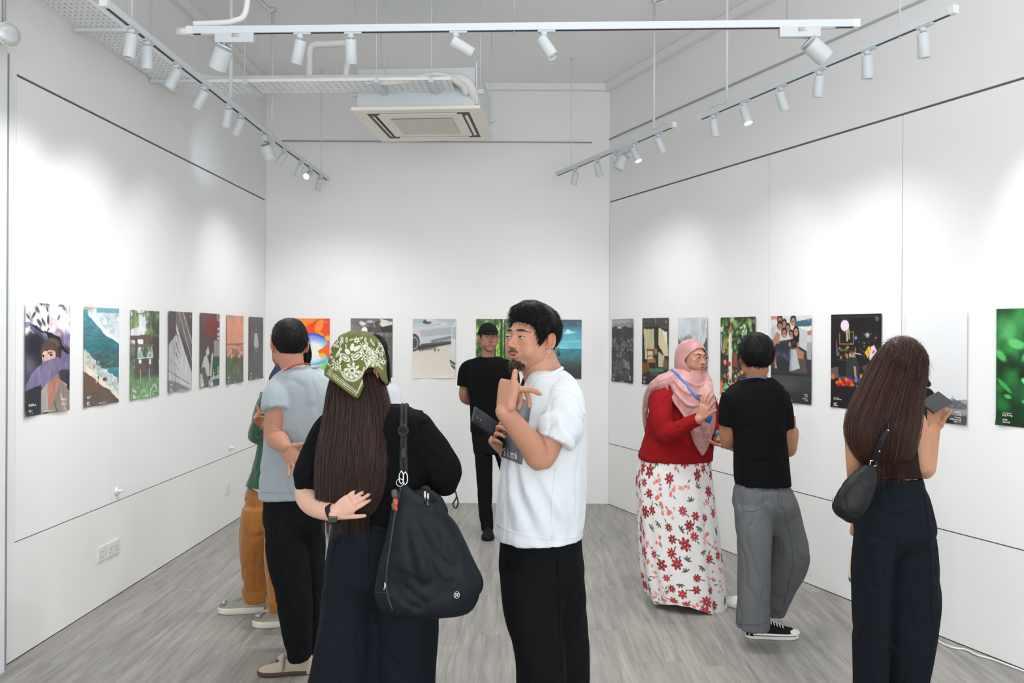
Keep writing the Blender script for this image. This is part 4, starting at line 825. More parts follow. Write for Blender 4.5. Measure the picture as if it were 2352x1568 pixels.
def art_bar(W, H):
    A = Art(W, H, H_('181416'), 18); A.tex(4, 4, .3); A.mix(band(A, 0, .05) * .6, H_('3a3032')); A.e(.28, .06, .09, .05, H_('2a2628'), .2); A.e(.28, .12, .085, .06, H_('efd3ea'), .12); A.line(.32, .17, .33, .28, .018, H_('b9b98a')); A.line(.36, .16, .37, .26, .014, H_('9a9a70')); A.poly([(.17, .2), (.46, .18), (.46, .32), (.17, .32)], H_('8a6a50')); A.poly([(.185, .2), (.445, .19), (.445, .305), (.185, .31)], H_('1b1716')); A.line(.32, .17, .33, .28, .018, H_('c5c592')); A.line(.36, .16, .37, .26, .014, H_('a9a97a'))
    for y in (.34, .39, .44): A.line(.14, y + .045, .5, y + .045, .006, H_('6a3a1c'))
    A.dots(50, .15, .5, .34, .48, .012, .025, [H_('d9883a'), H_('5a7a4a'), H_('7a3a1c'), H_('e8c07a'), H_('2a4a4a')], .7); A.line(.11, .28, .12, .34, .01, H_('c8402c')); A.line(.12, .34, .13, .44, .012, H_('5a8ad0'))
    A.e(.44, .4, .045, .04, H_('7a4a3a'), .3); A.e(.44, .37, .05, .025, H_('2a2422'), .3); A.e(.45, .46, .05, .05, H_('9a8f85'), .4); A.poly([(.32, .48), (.42, .45), (.5, .46), (.6, .56), (.52, .66), (.3, .66)], H_('2b3236'), 1, .02); A.poly([(.46, .55), (.5, .55), (.53, .68), (.49, .68)], H_('c58a74')); A.e(.51, .69, .035, .03, H_('6a7a94'), .3)
    A.poly([(.68, .4), (.76, .33), (.8, .36), (.74, .46)], H_('e8b43a')); A.poly([(.76, .46), (.8, .34), (.86, .32), (.95, .42), (.9, .5), (.85, .52)], H_('e6cfe0')); A.dots(3, .8, .88, .36, .46, .012, .02, [H_('d9342c')], 1, .3); A.e(.73, .22, .04, .025, H_('9ab8d0'), .7); A.e(.5, .25, .03, .02, H_('6a8ab0'), .7); A.poly([(.62, .55), (.75, .52), (.8, .6), (.7, .64)], H_('6a4a44'), .8, .03); A.line(.48, .41, .6, .42, .01, H_('b8c8e0')); A.dots(40, .55, .9, .2, .5, .008, .016, [H_('7a6a5a'), H_('c8a878')], .6)
    A.poly([(.0, .58), (.15, .56), (.15, .68), (0, .7)], H_('5a544c')); A.poly([(.15, .655), (.45, .66), (.45, .69), (.15, .69)], H_('1f3f7a')); A.dots(70, .12, .46, .68, .76, .015, .03, [H_('d8402a'), H_('a02a1c'), H_('f07a2c'), H_('7a1c18')], .9); A.dots(60, .52, .85, .63, .76, .012, .028, [H_('3f4f9a'), H_('2a3570'), H_('5a6ab8')], .85); A.dots(12, .6, .9, .6, .66, .015, .03, [H_('e88a2c')], .9); A.e(.04, .67, .04, .03, H_('c86a2c'), .3); A.grad(.77, .86, H_('141113'), H_('141113'), np.clip((A.Y - .76) / .05, 0, 1)); return A
def art_pagoda(W, H):
    A = Art(W, H, H_('e3e5e8'), 19); A.grad(0, .78, H_('eceef0'), H_('dfe1e4')); A.mix((A.Y > .78 - A.X * .0 + (A.n(8, 8, 2, 1) - .5) * .05) * (A.X > .5), H_('9a9c9f')); A.mix((A.Y > .81 + (A.n(10, 8, 3, 2) - .5) * .1) * (A.X > .62), H_('6a6b6e')); A.mix(band(A, .86, .92, .01) * (A.X > .6), H_('8d8e91')); A.mix((A.Y > .92 + (A.n(14, 8, 3, 2) - .5) * .03) * (A.X > .55), H_('4a4a4d'))
    A.poly([(.0, .70), (.3, .68), (.42, .70), (.5, .76), (.62, .84), (.72, .94), (.85, 1), (0, 1)], H_('1e1c1e'), 1, .04)
    A.e(.375, .66, .055, .03, H_('1c1b1e'), .2); A.poly([(.35, .69), (.36, .6), (.385, .6), (.40, .69)], H_('1c1b1e'))
    for k in range(5): A.poly([(.345 + k * .004, .63 - k * .021), (.405 - k * .004, .63 - k * .021), (.39 - k * .002, .618 - k * .021), (.36 + k * .002, .618 - k * .021)], H_('242327'))
    A.poly([(.362, .64), (.388, .64), (.380, .53), (.370, .53)], H_('2c2b30')); A.line(.375, .50, .375, .54, .006, H_('2c2b30')); A.line(.285, .64, .285, .67, .01, H_('2a2a2d')); A.line(.27, .675, .35, .675, .006, H_('3a3a3d')); A.tex(40, 40, .2, A.Y > .78, 2); return A
def art_leaves(W, H):
    A = Art(W, H, H_('1f4a2a'), 20); A.tex(3, 4, .4); A.dots(70, 0, 1, 0, .35, .05, .12, [H_('3f9a50'), H_('2c7a3a'), H_('5fb86a'), H_('1c4a28')], .55, 1); A.dots(60, 0, 1, .3, 1, .05, .11, [H_('14301c'), H_('1f5a2c'), H_('2f8a40'), H_('0f2014')], .6, 1); A.dots(10, .05, .9, .25, .75, .05, .09, [H_('5fd070'), H_('48b458')], .8, .6, .5)
    A.e(.28, .3, .11, .04, H_('62c46c'), .4, 15); A.e(.45, .62, .1, .03, H_('7ae088'), .3, 20); A.e(.5, .8, .14, .025, H_('58c866'), .3, 12); A.e(.6, .5, .1, .05, H_('48b055'), .3, -30); A.e(.12, .66, .13, .02, H_('3fa04c'), .4, 40); A.grad(.85, 1, H_('17351f'), H_('122a18'), np.clip((A.Y - .86) / .1, 0, 1) * .7); return A
M_TXT = mat('print_white_ink', hexc('f4f4f2'), .5)
M_PAPER = mat('poster_paper', hexc('f2f1ee'), .6)
def text_obj(name, s, size, M, m, parent, align='LEFT', ext=.0003):
    c = bpy.data.curves.new(name, 'FONT'); c.body = s; c.size = size; c.align_x = align; c.extrude = ext; c.resolution_u = 2
    o = bpy.data.objects.new('tmp', c); COL.objects.link(o); dg = bpy.context.evaluated_depsgraph_get()
    me = bpy.data.meshes.new_from_object(o.evaluated_get(dg)); bpy.data.objects.remove(o); bpy.data.curves.remove(c)
    me.materials.clear(); me.materials.append(m); t = bpy.data.objects.new(name, me); COL.objects.link(t); t.parent = parent
    M = M.copy(); M.translation = M.translation - wloc(parent); t.matrix_local = M
    return t
def poster(u0, u1, vt, vb, A, B, d, n, artf, res, label, texts=None, ink=M_TXT, emblem=(.92, .06), emb=True, wcm=None):
    """u0/u1 left and right picture columns, vt/vb rows at the left one"""
    p0 = on_wall(u0, vt, A, B); p1 = on_wall(u1, vt, A, B); pb = on_wall(u0, vb, A, B)
    xd = Vector((p1.x - p0.x, p1.y - p0.y, 0)); Wd = xd.length if wcm is None else wcm; xd.normalize(); Ht = p0.z - pb.z
    art = artf(*res); W, H = res
    s, t = art.X.ravel(), art.Y.ravel()
    k = artf.__name__.__hash__() % 7 if False else (len(label) % 5)
    lift = .003 + .004 * np.abs(s - .5) ** 2 * 4 * (1 + .5 * math.sin(k)) + .0035 * np.clip((t - .9) / .1, 0, 1) ** 2 * (1 + np.sin(s * 9 + k))
    V = np.array(p0)[None] + np.outer(s * Wd, xd) + np.outer(-t * Ht, (0, 0, 1)) + np.outer(lift, n)
    th = thing('poster', label, 'poster', tuple(p0 + xd * Wd / 2 - Vector((0, 0, Ht / 2))), 'portrait format photo posters')
    idx = np.arange((W + 1) * (H + 1)).reshape(H + 1, W + 1)
    F = np.stack([idx[:-1, :-1], idx[1:, :-1], idx[1:, 1:], idx[:-1, 1:]], -1).reshape(-1, 4)
    nn = normals_of(V[:], F[:1])
    if np.dot(np.cross(V[F[0, 1]] - V[F[0, 0]], V[F[0, 3]] - V[F[0, 0]]), np.array(n)) < 0: F = F[:, ::-1].copy()
    mk('print', V, F, M_PRINT, th, colors=lin(np.clip(art.A, 0, 1)).reshape(-1, 3))
    R = Matrix((xd, Vector((0, 0, 1)), xd.cross(Vector((0, 0, 1))))).transposed().to_4x4()
    if xd.cross(Vector((0, 0, 1))).dot(n) < 0: R = Matrix((-xd, Vector((0, 0, 1)), (-xd).cross(Vector((0, 0, 1))))).transposed().to_4x4()
    def put(sx, ty, txt, size, al='LEFT'):
        M = R.copy(); M.translation = p0 + xd * sx * Wd - Vector((0, 0, ty * Ht)) + n * .0095; return text_obj('lettering', txt, size, M, ink, th, al)
    for sx, ty, txt, size, al in (texts if texts is not None else [(.09, .915, 'PHOTOGRAPH\n', .006, 'LEFT'), (.09, .965, '#428\n284-428', .010, 'LEFT'), (.5, .985, '#thenextmoment', .009, 'CENTER')]): put(sx, ty, txt, size, al)
    if emb:                                            # small eight-ray emblem in the corner
        parts = []
        c = p0 + xd * emblem[0] * Wd - Vector((0, 0, emblem[1] * Ht)) + n * .0085
        for k in range(7):
            a = k * 2 * math.pi / 7; dv = xd * math.cos(a) + Vector((0, 0, 1)) * math.sin(a); parts.append(tube([c + dv * .006, c + dv * .014], .0013, 6))
        mk('emblem', *merge(parts), mat('emblem_grey', hexc('b9babb'), .5), th)
    return th
M_INK = mat('grey_print_ink', hexc('54585c'), .6)
for th_, RL in PENDING: text_obj('lettering', 'LED TRACK LIGHT\n220-240V 50/60Hz\nMade in China', .0065, RL, M_INK, th_)
T1 = lambda nm: [(.07, .90, 'PHOTOGRAPHER', .0055, 'LEFT'), (.07, .915, nm, .0125, 'LEFT'), (.07, .955, 'PROMPT NO.', .0055, 'LEFT'), (.07, .968, '#428', .010, 'LEFT'), (.07, .985, '284-428', .010, 'LEFT'), (.5, .985, '#thenextmoment', .010, 'CENTER')]
T2 = lambda a, b2: [(.92, .90, a, .012, 'RIGHT'), (.92, .945, b2, .012, 'RIGHT')]
HI = (96, 136); MD = (64, 90); LO = (44, 62)
A_, B_ = LA, LB
PL_ = (LA, LB, Ld, Ln); PR_ = (RA, RB, Rd, Rn); PB_ = ((-5, YB), (5, YB), Vector((1, 0, 0)), Vector((0, -1, 0)))
poster(55, 157.5, 694, 957, *PL_, art_girl, (110, 156), 'poster of a woman half hiding behind purple cloth, nearest the camera on its wall', T1('Ahmad Lutfi') + T2('FUJIFILM\nX-T5', 'XF 56mm'))
poster(191, 271, 704, 936, *PL_, art_sea, (90, 128), 'poster of teal sea waves washing over brown sand', T1('shazar'))
poster(298, 364, 711, 919, *PL_, art_torii, (80, 114), 'poster of a wooden shrine gate among green trees', T1('naim') + T2('SONY\na7 III', '35mm F1.8'))
poster(385, 439, 714, 903, *PL_, art_tower, (72, 102), 'black and white poster of a leaning concrete tower facade', T1('haziq'))
poster(458, 502.5, 718, 891, *PL_, art_redroom, (64, 90), 'dark poster of a gesturing man under a red glow', T1('irfan'))
poster(519, 557.5, 723, 883, *PL_, art_sunset, (56, 80), 'poster of an orange sunset over a wading crowd', T1('farah'))
poster(571, 603.5, 727, 873, *PL_, art_figure, (48, 70), 'dark grey poster of a figure in a loose white top', T1('amir'))
poster(660, 758, 731, 867, *PB_, art_balloon, (84, 120), 'bright orange and blue abstract poster beside the man in grey', T1('kai'))
poster(806, 902, 731, 866, *PB_, art_bwstreet, (84, 120), 'black and white street poster above the green bandana', T1('lim'))
poster(949, 1047, 732, 868, *PB_, art_car, (90, 126), 'poster of a silver car on pale ground', [(.07, .96, 'PHOTOGRAPHER', .006, 'LEFT'), (.5, .985, '#thenextmoment', .009, 'CENTER')])
poster(1094, 1191, 732, 868, *PB_, art_forest, (84, 120), 'poster of a bright green forest behind the man in the black cap', T1('wei'))
poster(1239, 1336, 733.5, 869, *PB_, art_seaman, (84, 120), 'poster of a blue sea and sky with a wading man', T1('joel'))
poster(1407, 1456, 733, 875, *PR_, art_mountbw, (60, 84), 'dark monochrome mountain poster next to the room corner', T1('ray') + T2('SONY\nA6400', '35mm'))
poster(1477, 1537, 731, 881, *PR_, art_room, (70, 96), 'poster of a sunlit room with curtains and wooden chairs', T1('hana'))
poster(1560, 1626.5, 730, 890, *PR_, art_mist, (70, 96), 'poster of misty snowy mountains behind the pink headscarf')
poster(1657.5, 1737.5, 729, 905, *PR_, art_column, (84, 118), 'poster of a white stone tower with a red tip above a crowded street')
poster(1773, 1866.5, 726, 919, *PR_, art_group, (104, 140), 'poster of a smiling group posing around a camera', [(.45, .975, '#thenextmoment', .0115, 'CENTER')] + T2('SONY\na7 III', 'FE 50mm\nF1.8'), emblem=(.93, .05))
poster(1911, 2027, 722.5, 934, *PR_, art_bar, (116, 160), 'dark poster of a bearded shopkeeper under a pink lamp', T1('joe_andrews'), emblem=(.92, .055))
poster(2082.5, 2224, 719, 960, *PR_, art_pagoda, (130, 180), 'pale poster of a small pagoda on a black rock', [(.92, .90, 'SONY\na7 III', .0135, 'RIGHT'), (.92, .945, 'Tamron\n28-75mm F2.8\nISO 100', .012, 'RIGHT')], emb=False)
poster(2291.5, 2460, 709.5, 975, *PR_, art_leaves, (120, 160), 'poster of bright green leaves cut off at the picture edge', [(.1, .895, 'PHOTOGRAPHER', .006, 'LEFT'), (.1, .915, 'Jing Kang', .014, 'LEFT'), (.1, .955, '#428', .012, 'LEFT'), (.1, .975, '284-428', .012, 'LEFT')])

# ------------------------------------------------------------------ people: heads, hands, clothes
def smin(a, b, k):
    h = np.clip(0.5 + 0.5 * (b - a) / k, 0, 1); return b * (1 - h) + a * h - k * h * (1 - h)
def sd_e(p, c, r):
    q = (p - np.array(c)) / np.array(r); k0 = np.linalg.norm(q, axis=-1); k1 = np.linalg.norm(q / np.array(r), axis=-1) + 1e-9; return k0 * (k0 - 1) / k1
def sd_c(p, a, b, ra, rb):
    a = np.array(a); b = np.array(b); d = b - a; t = np.clip(((p - a) @ d) / (d @ d), 0, 1); return np.linalg.norm(p - a - t[..., None] * d, axis=-1) - (ra + (rb - ra) * t)
def head_sdf(p, fem=0, wide=1.0, mouth=0, smile=.3):
    p = p.copy(); p[..., 0] /= wide; q = p.copy(); q[..., 0] = np.abs(q[..., 0])
    d = sd_e(q, (0, .016, .034), (.073, .093, .084))
    d = smin(d, sd_e(q, (0, -.028, -.032), (.060, .058, .078)), .03)
    d = smin(d, sd_e(q, (.044, .0, -.058), (.020, .03, .026)), .025)
    d = smin(d, sd_e(q, (0, -.064, -.096), (.024 - fem * .004, .020, .017)), .022)
    d = smin(d, sd_e(q, (.040, -.064, -.014), (.021, .017, .016)), .018)
    d = smin(d, sd_e(q, (.036, -.056, -.045), (.024, .020, .024)), .02)
    d = smin(d, sd_c(q, (0, -.084, .024), (.040, -.068, .026), .009, .009), .014)
    d = -smin(-d, sd_e(q, (.031, -.100, .004), (.017, .014, .0105)), .010)
    d = smin(d, sd_e(q, (.031, -.0745, .003), (.0145, .0125, .0105)), .005)
    d = smin(d, sd_c(q, (0, -.083, .008), (0, -.101, -.026), .0065, .0095), .010)
    d = smin(d, sd_e(q, (0, -.1025, -.029), (.010, .0095, .009)), .006)
    d = smin(d, sd_e(q, (.0115, -.092, -.033), (.0075, .009, .0065)), .005)
    d = -smin(-d, sd_e(q, (.0065, -.098, -.0395), (.0035, .0045, .003)), .003)
    d = smin(d, sd_e(q, (0, -.0755, -.056), (.026, .016, .018)), .012)
    q = q.copy(); q[..., 2] -= smile * np.minimum(q[..., 0] ** 2, .0009) * 13
    d = smin(d, sd_e(q, (0, -.0885, -.0535), (.021, .006, .0045)), .004)
    d = smin(d, sd_e(q, (0, -.0865, -.0640 - mouth * .008), (.018, .007, .0052)), .004)
    d = -smin(-d, sd_e(q, (0, -.095, -.0585 - mouth * .004), (.021 - mouth * .005, .006 + mouth * .006, .0016 + mouth * .0045)), .002)
    return d
def star_up(fn, nu, nv, f=3, c=(0, 0, -.01)):
    a, b = nu // f, nv // f; D0, r0, _, _ = star(fn, a, b, c=c); r0 = r0.reshape(b, a); r0 = np.hstack([r0, r0[:, :1]])
    th = np.linspace(0, 2 * np.pi, nu, endpoint=False); ph = np.linspace(.02, np.pi - .02, nv); x = th / (2 * np.pi) * a; y = (ph - .02) / (np.pi - .04) * (b - 1)
    xi = np.clip(x.astype(int), 0, a - 1); yi = np.clip(y.astype(int), 0, b - 2); fx = (x - xi)[None]; fy = (y - yi)[:, None]
    r = (r0[yi][:, xi] * (1 - fx) + r0[yi][:, xi + 1] * fx) * (1 - fy) + (r0[yi + 1][:, xi] * (1 - fx) + r0[yi + 1][:, xi + 1] * fx) * fy; r = r.ravel()
    T, Pp = np.meshgrid(th, ph); D = np.stack([np.sin(Pp) * np.sin(T), -np.sin(Pp) * np.cos(T), np.cos(Pp)], -1).reshape(-1, 3)
    idx = np.arange(nu * nv).reshape(nv, nu); B = np.roll(idx, -1, 1); F = np.stack([idx[:-1], idx[1:], B[1:], B[:-1]], -1).reshape(-1, 4)
    return D, r, np.array(c) + D * r[:, None], F
def star(fn, nu=96, nv=72, rmax=.2, c=(0, 0, -.01)):
    th = np.linspace(0, 2 * np.pi, nu, endpoint=False); ph = np.linspace(0.02, np.pi - .02, nv)
    T, Pp = np.meshgrid(th, ph); D = np.stack([np.sin(Pp) * np.sin(T), -np.sin(Pp) * np.cos(T), np.cos(Pp)], -1).reshape(-1, 3)
    lo = np.full(len(D), .02); hi = np.full(len(D), rmax)
    # march from outside inwards to first surface
    r = hi.copy()
    for _ in range(60):
        s = fn(np.array(c) + D * r[:, None]); r = np.maximum(r - np.maximum(s, 0) * .8, .01)
    idx = np.arange(nu * nv).reshape(nv, nu); A = idx; B = np.roll(idx, -1, 1)
    F = [tuple(int(k) for k in q) for q in np.stack([A[:-1], A[1:], B[1:], B[:-1]], -1).reshape(-1, 4)]
    F.append(tuple(int(k) for k in idx[0])); F.append(tuple(int(k) for k in idx[-1][::-1]))
    return D, r, np.array(c) + D * r[:, None], F
class Head:
    def __init__(s, pos, yaw, pitch=0, roll=0, scale=1.0, fem=0, wide=1.0, mouth=0, smile=.3):
        """pos = world point of head centre (eye height); yaw: 0 faces the camera (-Y), +90 faces +X"""
        s.R = (Matrix.Rotation(math.radians(yaw), 4, 'Z') @ Matrix.Rotation(math.radians(pitch), 4, 'X') @ Matrix.Rotation(math.radians(roll), 4, 'Y')).to_3x3()
        s.pos = Vector(pos); s.sc = scale; s.fem = fem; s.wide = wide; s.mouth = mouth; s.smile = smile
    def W(s, V):
        V = np.asarray(V, float); return (V * s.sc) @ np.array(s.R).T + np.array(s.pos)
    def w(s, x, y, z): return Vector(s.W([[x, y, z]])[0])
    def loc(s, V): return ((np.asarray(V) - np.array(s.pos)) @ np.array(s.R)) / s.sc
    def mesh(s):
        if not hasattr(s, '_m'): s._m = star(lambda p: head_sdf(p, s.fem, s.wide, s.mouth, s.smile), 120, 96)
        return s._m
    def ears(s):
        out = []
        for sg in (-1, 1):
            x = .070 * s.wide
            pts = []
            for k in range(13):
                a = math.radians(-100 + k * 24.5); pts.append((sg * (x + .008 + .006 * math.sin(a * .5 + 1)), .012 + .015 * math.cos(a) * 1 + .004, -.004 + .027 * math.sin(a) * (1 if math.sin(a) > 0 else .95)))
            out.append(tube([Vector(q) for q in pts], .0042, 8, m=1))
            out.append(tube([Vector((sg * x, .012, .014)), Vector((sg * (x + .003), .013, -.008)), Vector((sg * (x - .003), .008, -.026))], [.013, .0145, .009], 12, True, ((0, 1, 0), .95)))
        return out
    def skin_parts(s, neck_to, nr=(.052, .058), ears=True):
        D, r, V, F = s.mesh(); parts = [(s.W(V), F)]
        for V2, F2 in (s.ears() if ears else []): parts.append((s.W(V2), F2))
        a = s.w(0, .018, -.045); parts.append(tube([a, a.lerp(Vector(neck_to), .5), Vector(neck_to)], [nr[0] * s.sc, nr[0] * s.sc, nr[1] * s.sc], 24, True))
        return parts
    def surf(s, x, z):
        p = np.array([[x, -.16, z]])
        for _ in range(60):
            p[:, 1] += np.maximum(head_sdf(p, s.fem, s.wide, s.mouth, s.smile), 0) * .8
        return p[0, 1]
def skin_col(head, V, tone, lips='a85a50', stubble=0, brown=0, blush=.25):
    c = np.tile(lin(hexc(tone)), (len(V), 1))
    if head is None: return c
    L_ = head.loc(V); x, y, z = L_[:, 0], L_[:, 1], L_[:, 2]; f = y < -.05
    z0 = z; z = z - head.smile * np.minimum(x ** 2, .0009) * 13
    lm = np.exp(-((x / .022) ** 2 + ((z + .0585 + head.mouth * .004) / (.0095 + head.mouth * .005)) ** 2) ** 2) * (y < -.083)
    c = c * (1 - lm[:, None] * .85) + lin(hexc(lips)) * lm[:, None] * .85
    cav = np.exp(-((x / (.016)) ** 2 + ((z + .0588 + head.mouth * .004) / (.0014 + head.mouth * .0035)) ** 2) ** 2) * (y < -.078); c = c * (1 - cav[:, None] * .8)
    z = z0; ck = np.exp(-(((np.abs(x) - .042) / .02) ** 2 + ((z + .022) / .02) ** 2)) * f * blush; c = c * (1 - ck[:, None] * .5) + c * np.array([1.08, .82, .78]) * ck[:, None] * .5
    ns = np.exp(-((x / .014) ** 2 + ((z + .03) / .012) ** 2)) * (y < -.09) * blush; c = c * (1 - ns[:, None] * np.array([0, .18, .2]))
    nos = np.exp(-(((np.abs(x) - .0065) / .0036) ** 2 + ((z + .0395) / .003) ** 2)) * (y < -.085); c = c * (1 - nos[:, None] * .75)
    if stubble:
        sm = (np.exp(-((x / .03) ** 2 + ((z + .046) / .005) ** 2)) + np.exp(-((x / .04) ** 2 + ((z + .085) / .022) ** 2))) * (y < -.04); sm = np.clip(sm, 0, 1) * stubble * (1 - lm)
        c = c * (1 - sm[:, None] * .75) + lin(hexc('2b2320')) * sm[:, None] * .75
    er = ((np.abs(x) > .073 * head.wide) & (np.abs(z) < .045)); c[er] *= np.array([1.02, .82, .78])
    return c
M_SKIN = mat('skin', attr='col', rough=.52, sss=.12, var=.035, vscale=28, bump=.12, bscale=350, spec=.4)
M_HAIRB = mat('black_hair', hexc('0b0908'), .6, var=.25, vscale=1, stretch=(160, 160, 8), bump=.9, bscale=1.4, spec=.22)
M_HAIRBR = mat('dark_brown_hair', hexc('35211b'), .42, var=.5, vscale=1, stretch=(150, 150, 5), bump=.7, bscale=1.2, spec=.45)
M_HAIRRD = mat('auburn_hair', hexc('3f2317'), .4, var=.45, vscale=1, stretch=(150, 150, 5), bump=.7, bscale=1.2, spec=.45)
M_EYE = mat('eye_white', hexc('e6dfd9'), .2, coat=.5)
M_IRIS = mat('dark_iris', hexc('120b09'), .35, spec=.3)
M_BROW = mat('brow_hair', hexc('1d1613'), .7)
def face_features(H, root, browtilt=0, look=0, open_=1.0, brow='thick', lid=True):
    bt = {'thick': .0034, 'thin': .002}[brow]
    for sg in (-1, 1):
        cx = sg * .031 * H.wide; hw = .0145; hh = .0046 * open_
        V, C = [], []; n = 20
        for k in range(n):
            a = 2 * math.pi * k / n; x = cx + hw * math.cos(a); z = .002 + hh * math.sin(a) * (abs(math.sin(a)) ** .3) + sg * math.cos(a) * .0012
            V.append((x, H.surf(x, z) - .0010, z))
        V.append((cx, H.surf(cx, .002) - .0022, .002)); F = [(k, (k + 1) % n, n) for k in range(n)]
        ey = mk('eye', H.W(V), F, M_EYE, root)
        V = []; ix = cx + look * .004
        for k in range(14):
            a = 2 * math.pi * k / 14; x = ix + .0064 * math.cos(a); z = .0022 + min(.0056, hh * .98) * math.sin(a); V.append((x, H.surf(x, z) - .0026, z))
        V.append((ix, H.surf(ix, .002) - .0032, .002)); mk('iris', H.W(V), [(k, (k + 1) % 14, 14) for k in range(14)], M_IRIS, ey)
        pts = []
        for k in range(9):
            t = k / 8 * 2 - 1; x = cx + hw * 1.12 * t; z = .002 + hh * (1 - t * t) + .0006 + sg * t * .0012; pts.append(H.w(x, H.surf(x, z) - .0018, z))
        mk('eyelid_line', *tube(pts, [.0006] + [.0013] * 7 + [.0006], 6, m=1), M_BROW, ey)
        pts = []; rr = []
        for k in range(9):
            t = k / 8; x = sg * (.013 + .038 * t) * H.wide; z = .0215 + .006 * math.sin(t * math.pi * .75) + browtilt * (t - .5) * .01; pts.append(H.w(x, H.surf(x, z) - .0008, z)); rr.append(bt * (.75 + .5 * math.sin(math.pi * min(1, t * 1.3))) * (1 - .6 * max(0, t - .6) / .4))
        mk('eyebrow', *tube(pts, rr, 8, m=1, flat=((0, 0, 1), 1.0)), M_BROW, root)
def hairline(p, front=.062, side=.012, nape=-.062):
    y = p[:, 1]; xs = [-.12, -.075, -.048, -.022, -.008, .012, .03, .05, .12]; zs = [front, front, front * .72, side - .03, side - .012, side + .012, -.022, nape, nape - .004]
    return np.interp(y, xs, zs)
def short_hair(H, root, m, thick=.018, top=.016, front=.062, nape=-.062, seed=1, strands=1600, slen=.024, label=None, fringe=0, side=.012, part=None, quiff=0, spike=.25, back=1.0):
    D, r, V, F = H.mesh()
    z = V[:, 2]; hl = hairline(V, front, side, nape); k = np.clip((z - hl) / .022, 0, 1); k = k * k * (3 - 2 * k)
    t = (thick * (.45 + .55 * np.clip((z + .04) / .09, 0, 1)) + top * np.clip((z - .05) / .05, 0, 1)) * k
    t *= np.where(V[:, 1] > .04, back, 1); t += quiff * k * np.clip((.03 - V[:, 1]) / .09, 0, 1) * np.clip((z - .045) / .04, 0, 1)
    nz = fbm(V * np.array([60, 60, 22]) + seed * 9, 3) - .44; t2 = np.where(k > .02, t * (1 + nz * .5) + .001, -.004)
    Vh = V + D * t2[:, None]; o = mk('hair', H.W(Vh), F, m, root, label=label)
    rs = np.random.RandomState(seed); ok = np.where(k > .25)[0]; parts = []
    Vl, Fl = [], []
    flow = np.zeros_like(V)
    for i in rs.choice(ok, strands):
        p = Vh[i] - D[i] * .002; n = D[i]
        down = np.array([0, .25 if V[i, 1] > 0 else -.55, -1.0]); 
        if V[i, 2] > .06: down = np.array([V[i, 0] * 6 + rs.normal(0, .3), (-.9 if V[i, 1] < .03 else .9), -.05])
        if part: down = down + np.array([part * .8, 0, 0]) * (V[i, 2] > .05)
        down = down - n * np.dot(down, n); down /= np.linalg.norm(down) + 1e-9; down += rs.normal(0, .12, 3)
        L_ = slen * rs.uniform(.5, 1.2); side_ = np.cross(down, n); side_ /= np.linalg.norm(side_) + 1e-9; wv = .0009 * side_
        q = [p + down * L_ * tt + n * (spike * L_ * .35 * math.sin(tt * 2.2) - (.25 if V[i, 2] > -.0 else .6) * L_ * tt * tt) for tt in (0, .35, .7, 1)]
        b0 = len(Vl)
        for j, x in enumerate(q):
            s_ = (1, .9, .6, .1)[j]; Vl += [x - wv * s_, x + wv * s_ , x + n * .0008 * s_]
        for j in range(3):
            for a_ in range(3): Fl.append((b0 + j * 3 + a_, b0 + j * 3 + (a_ + 1) % 3, b0 + j * 3 + 3 + (a_ + 1) % 3, b0 + j * 3 + 3 + a_))
    if Vl: mk('hair_strands', H.W(np.array(Vl)), Fl, m, o)
    return o
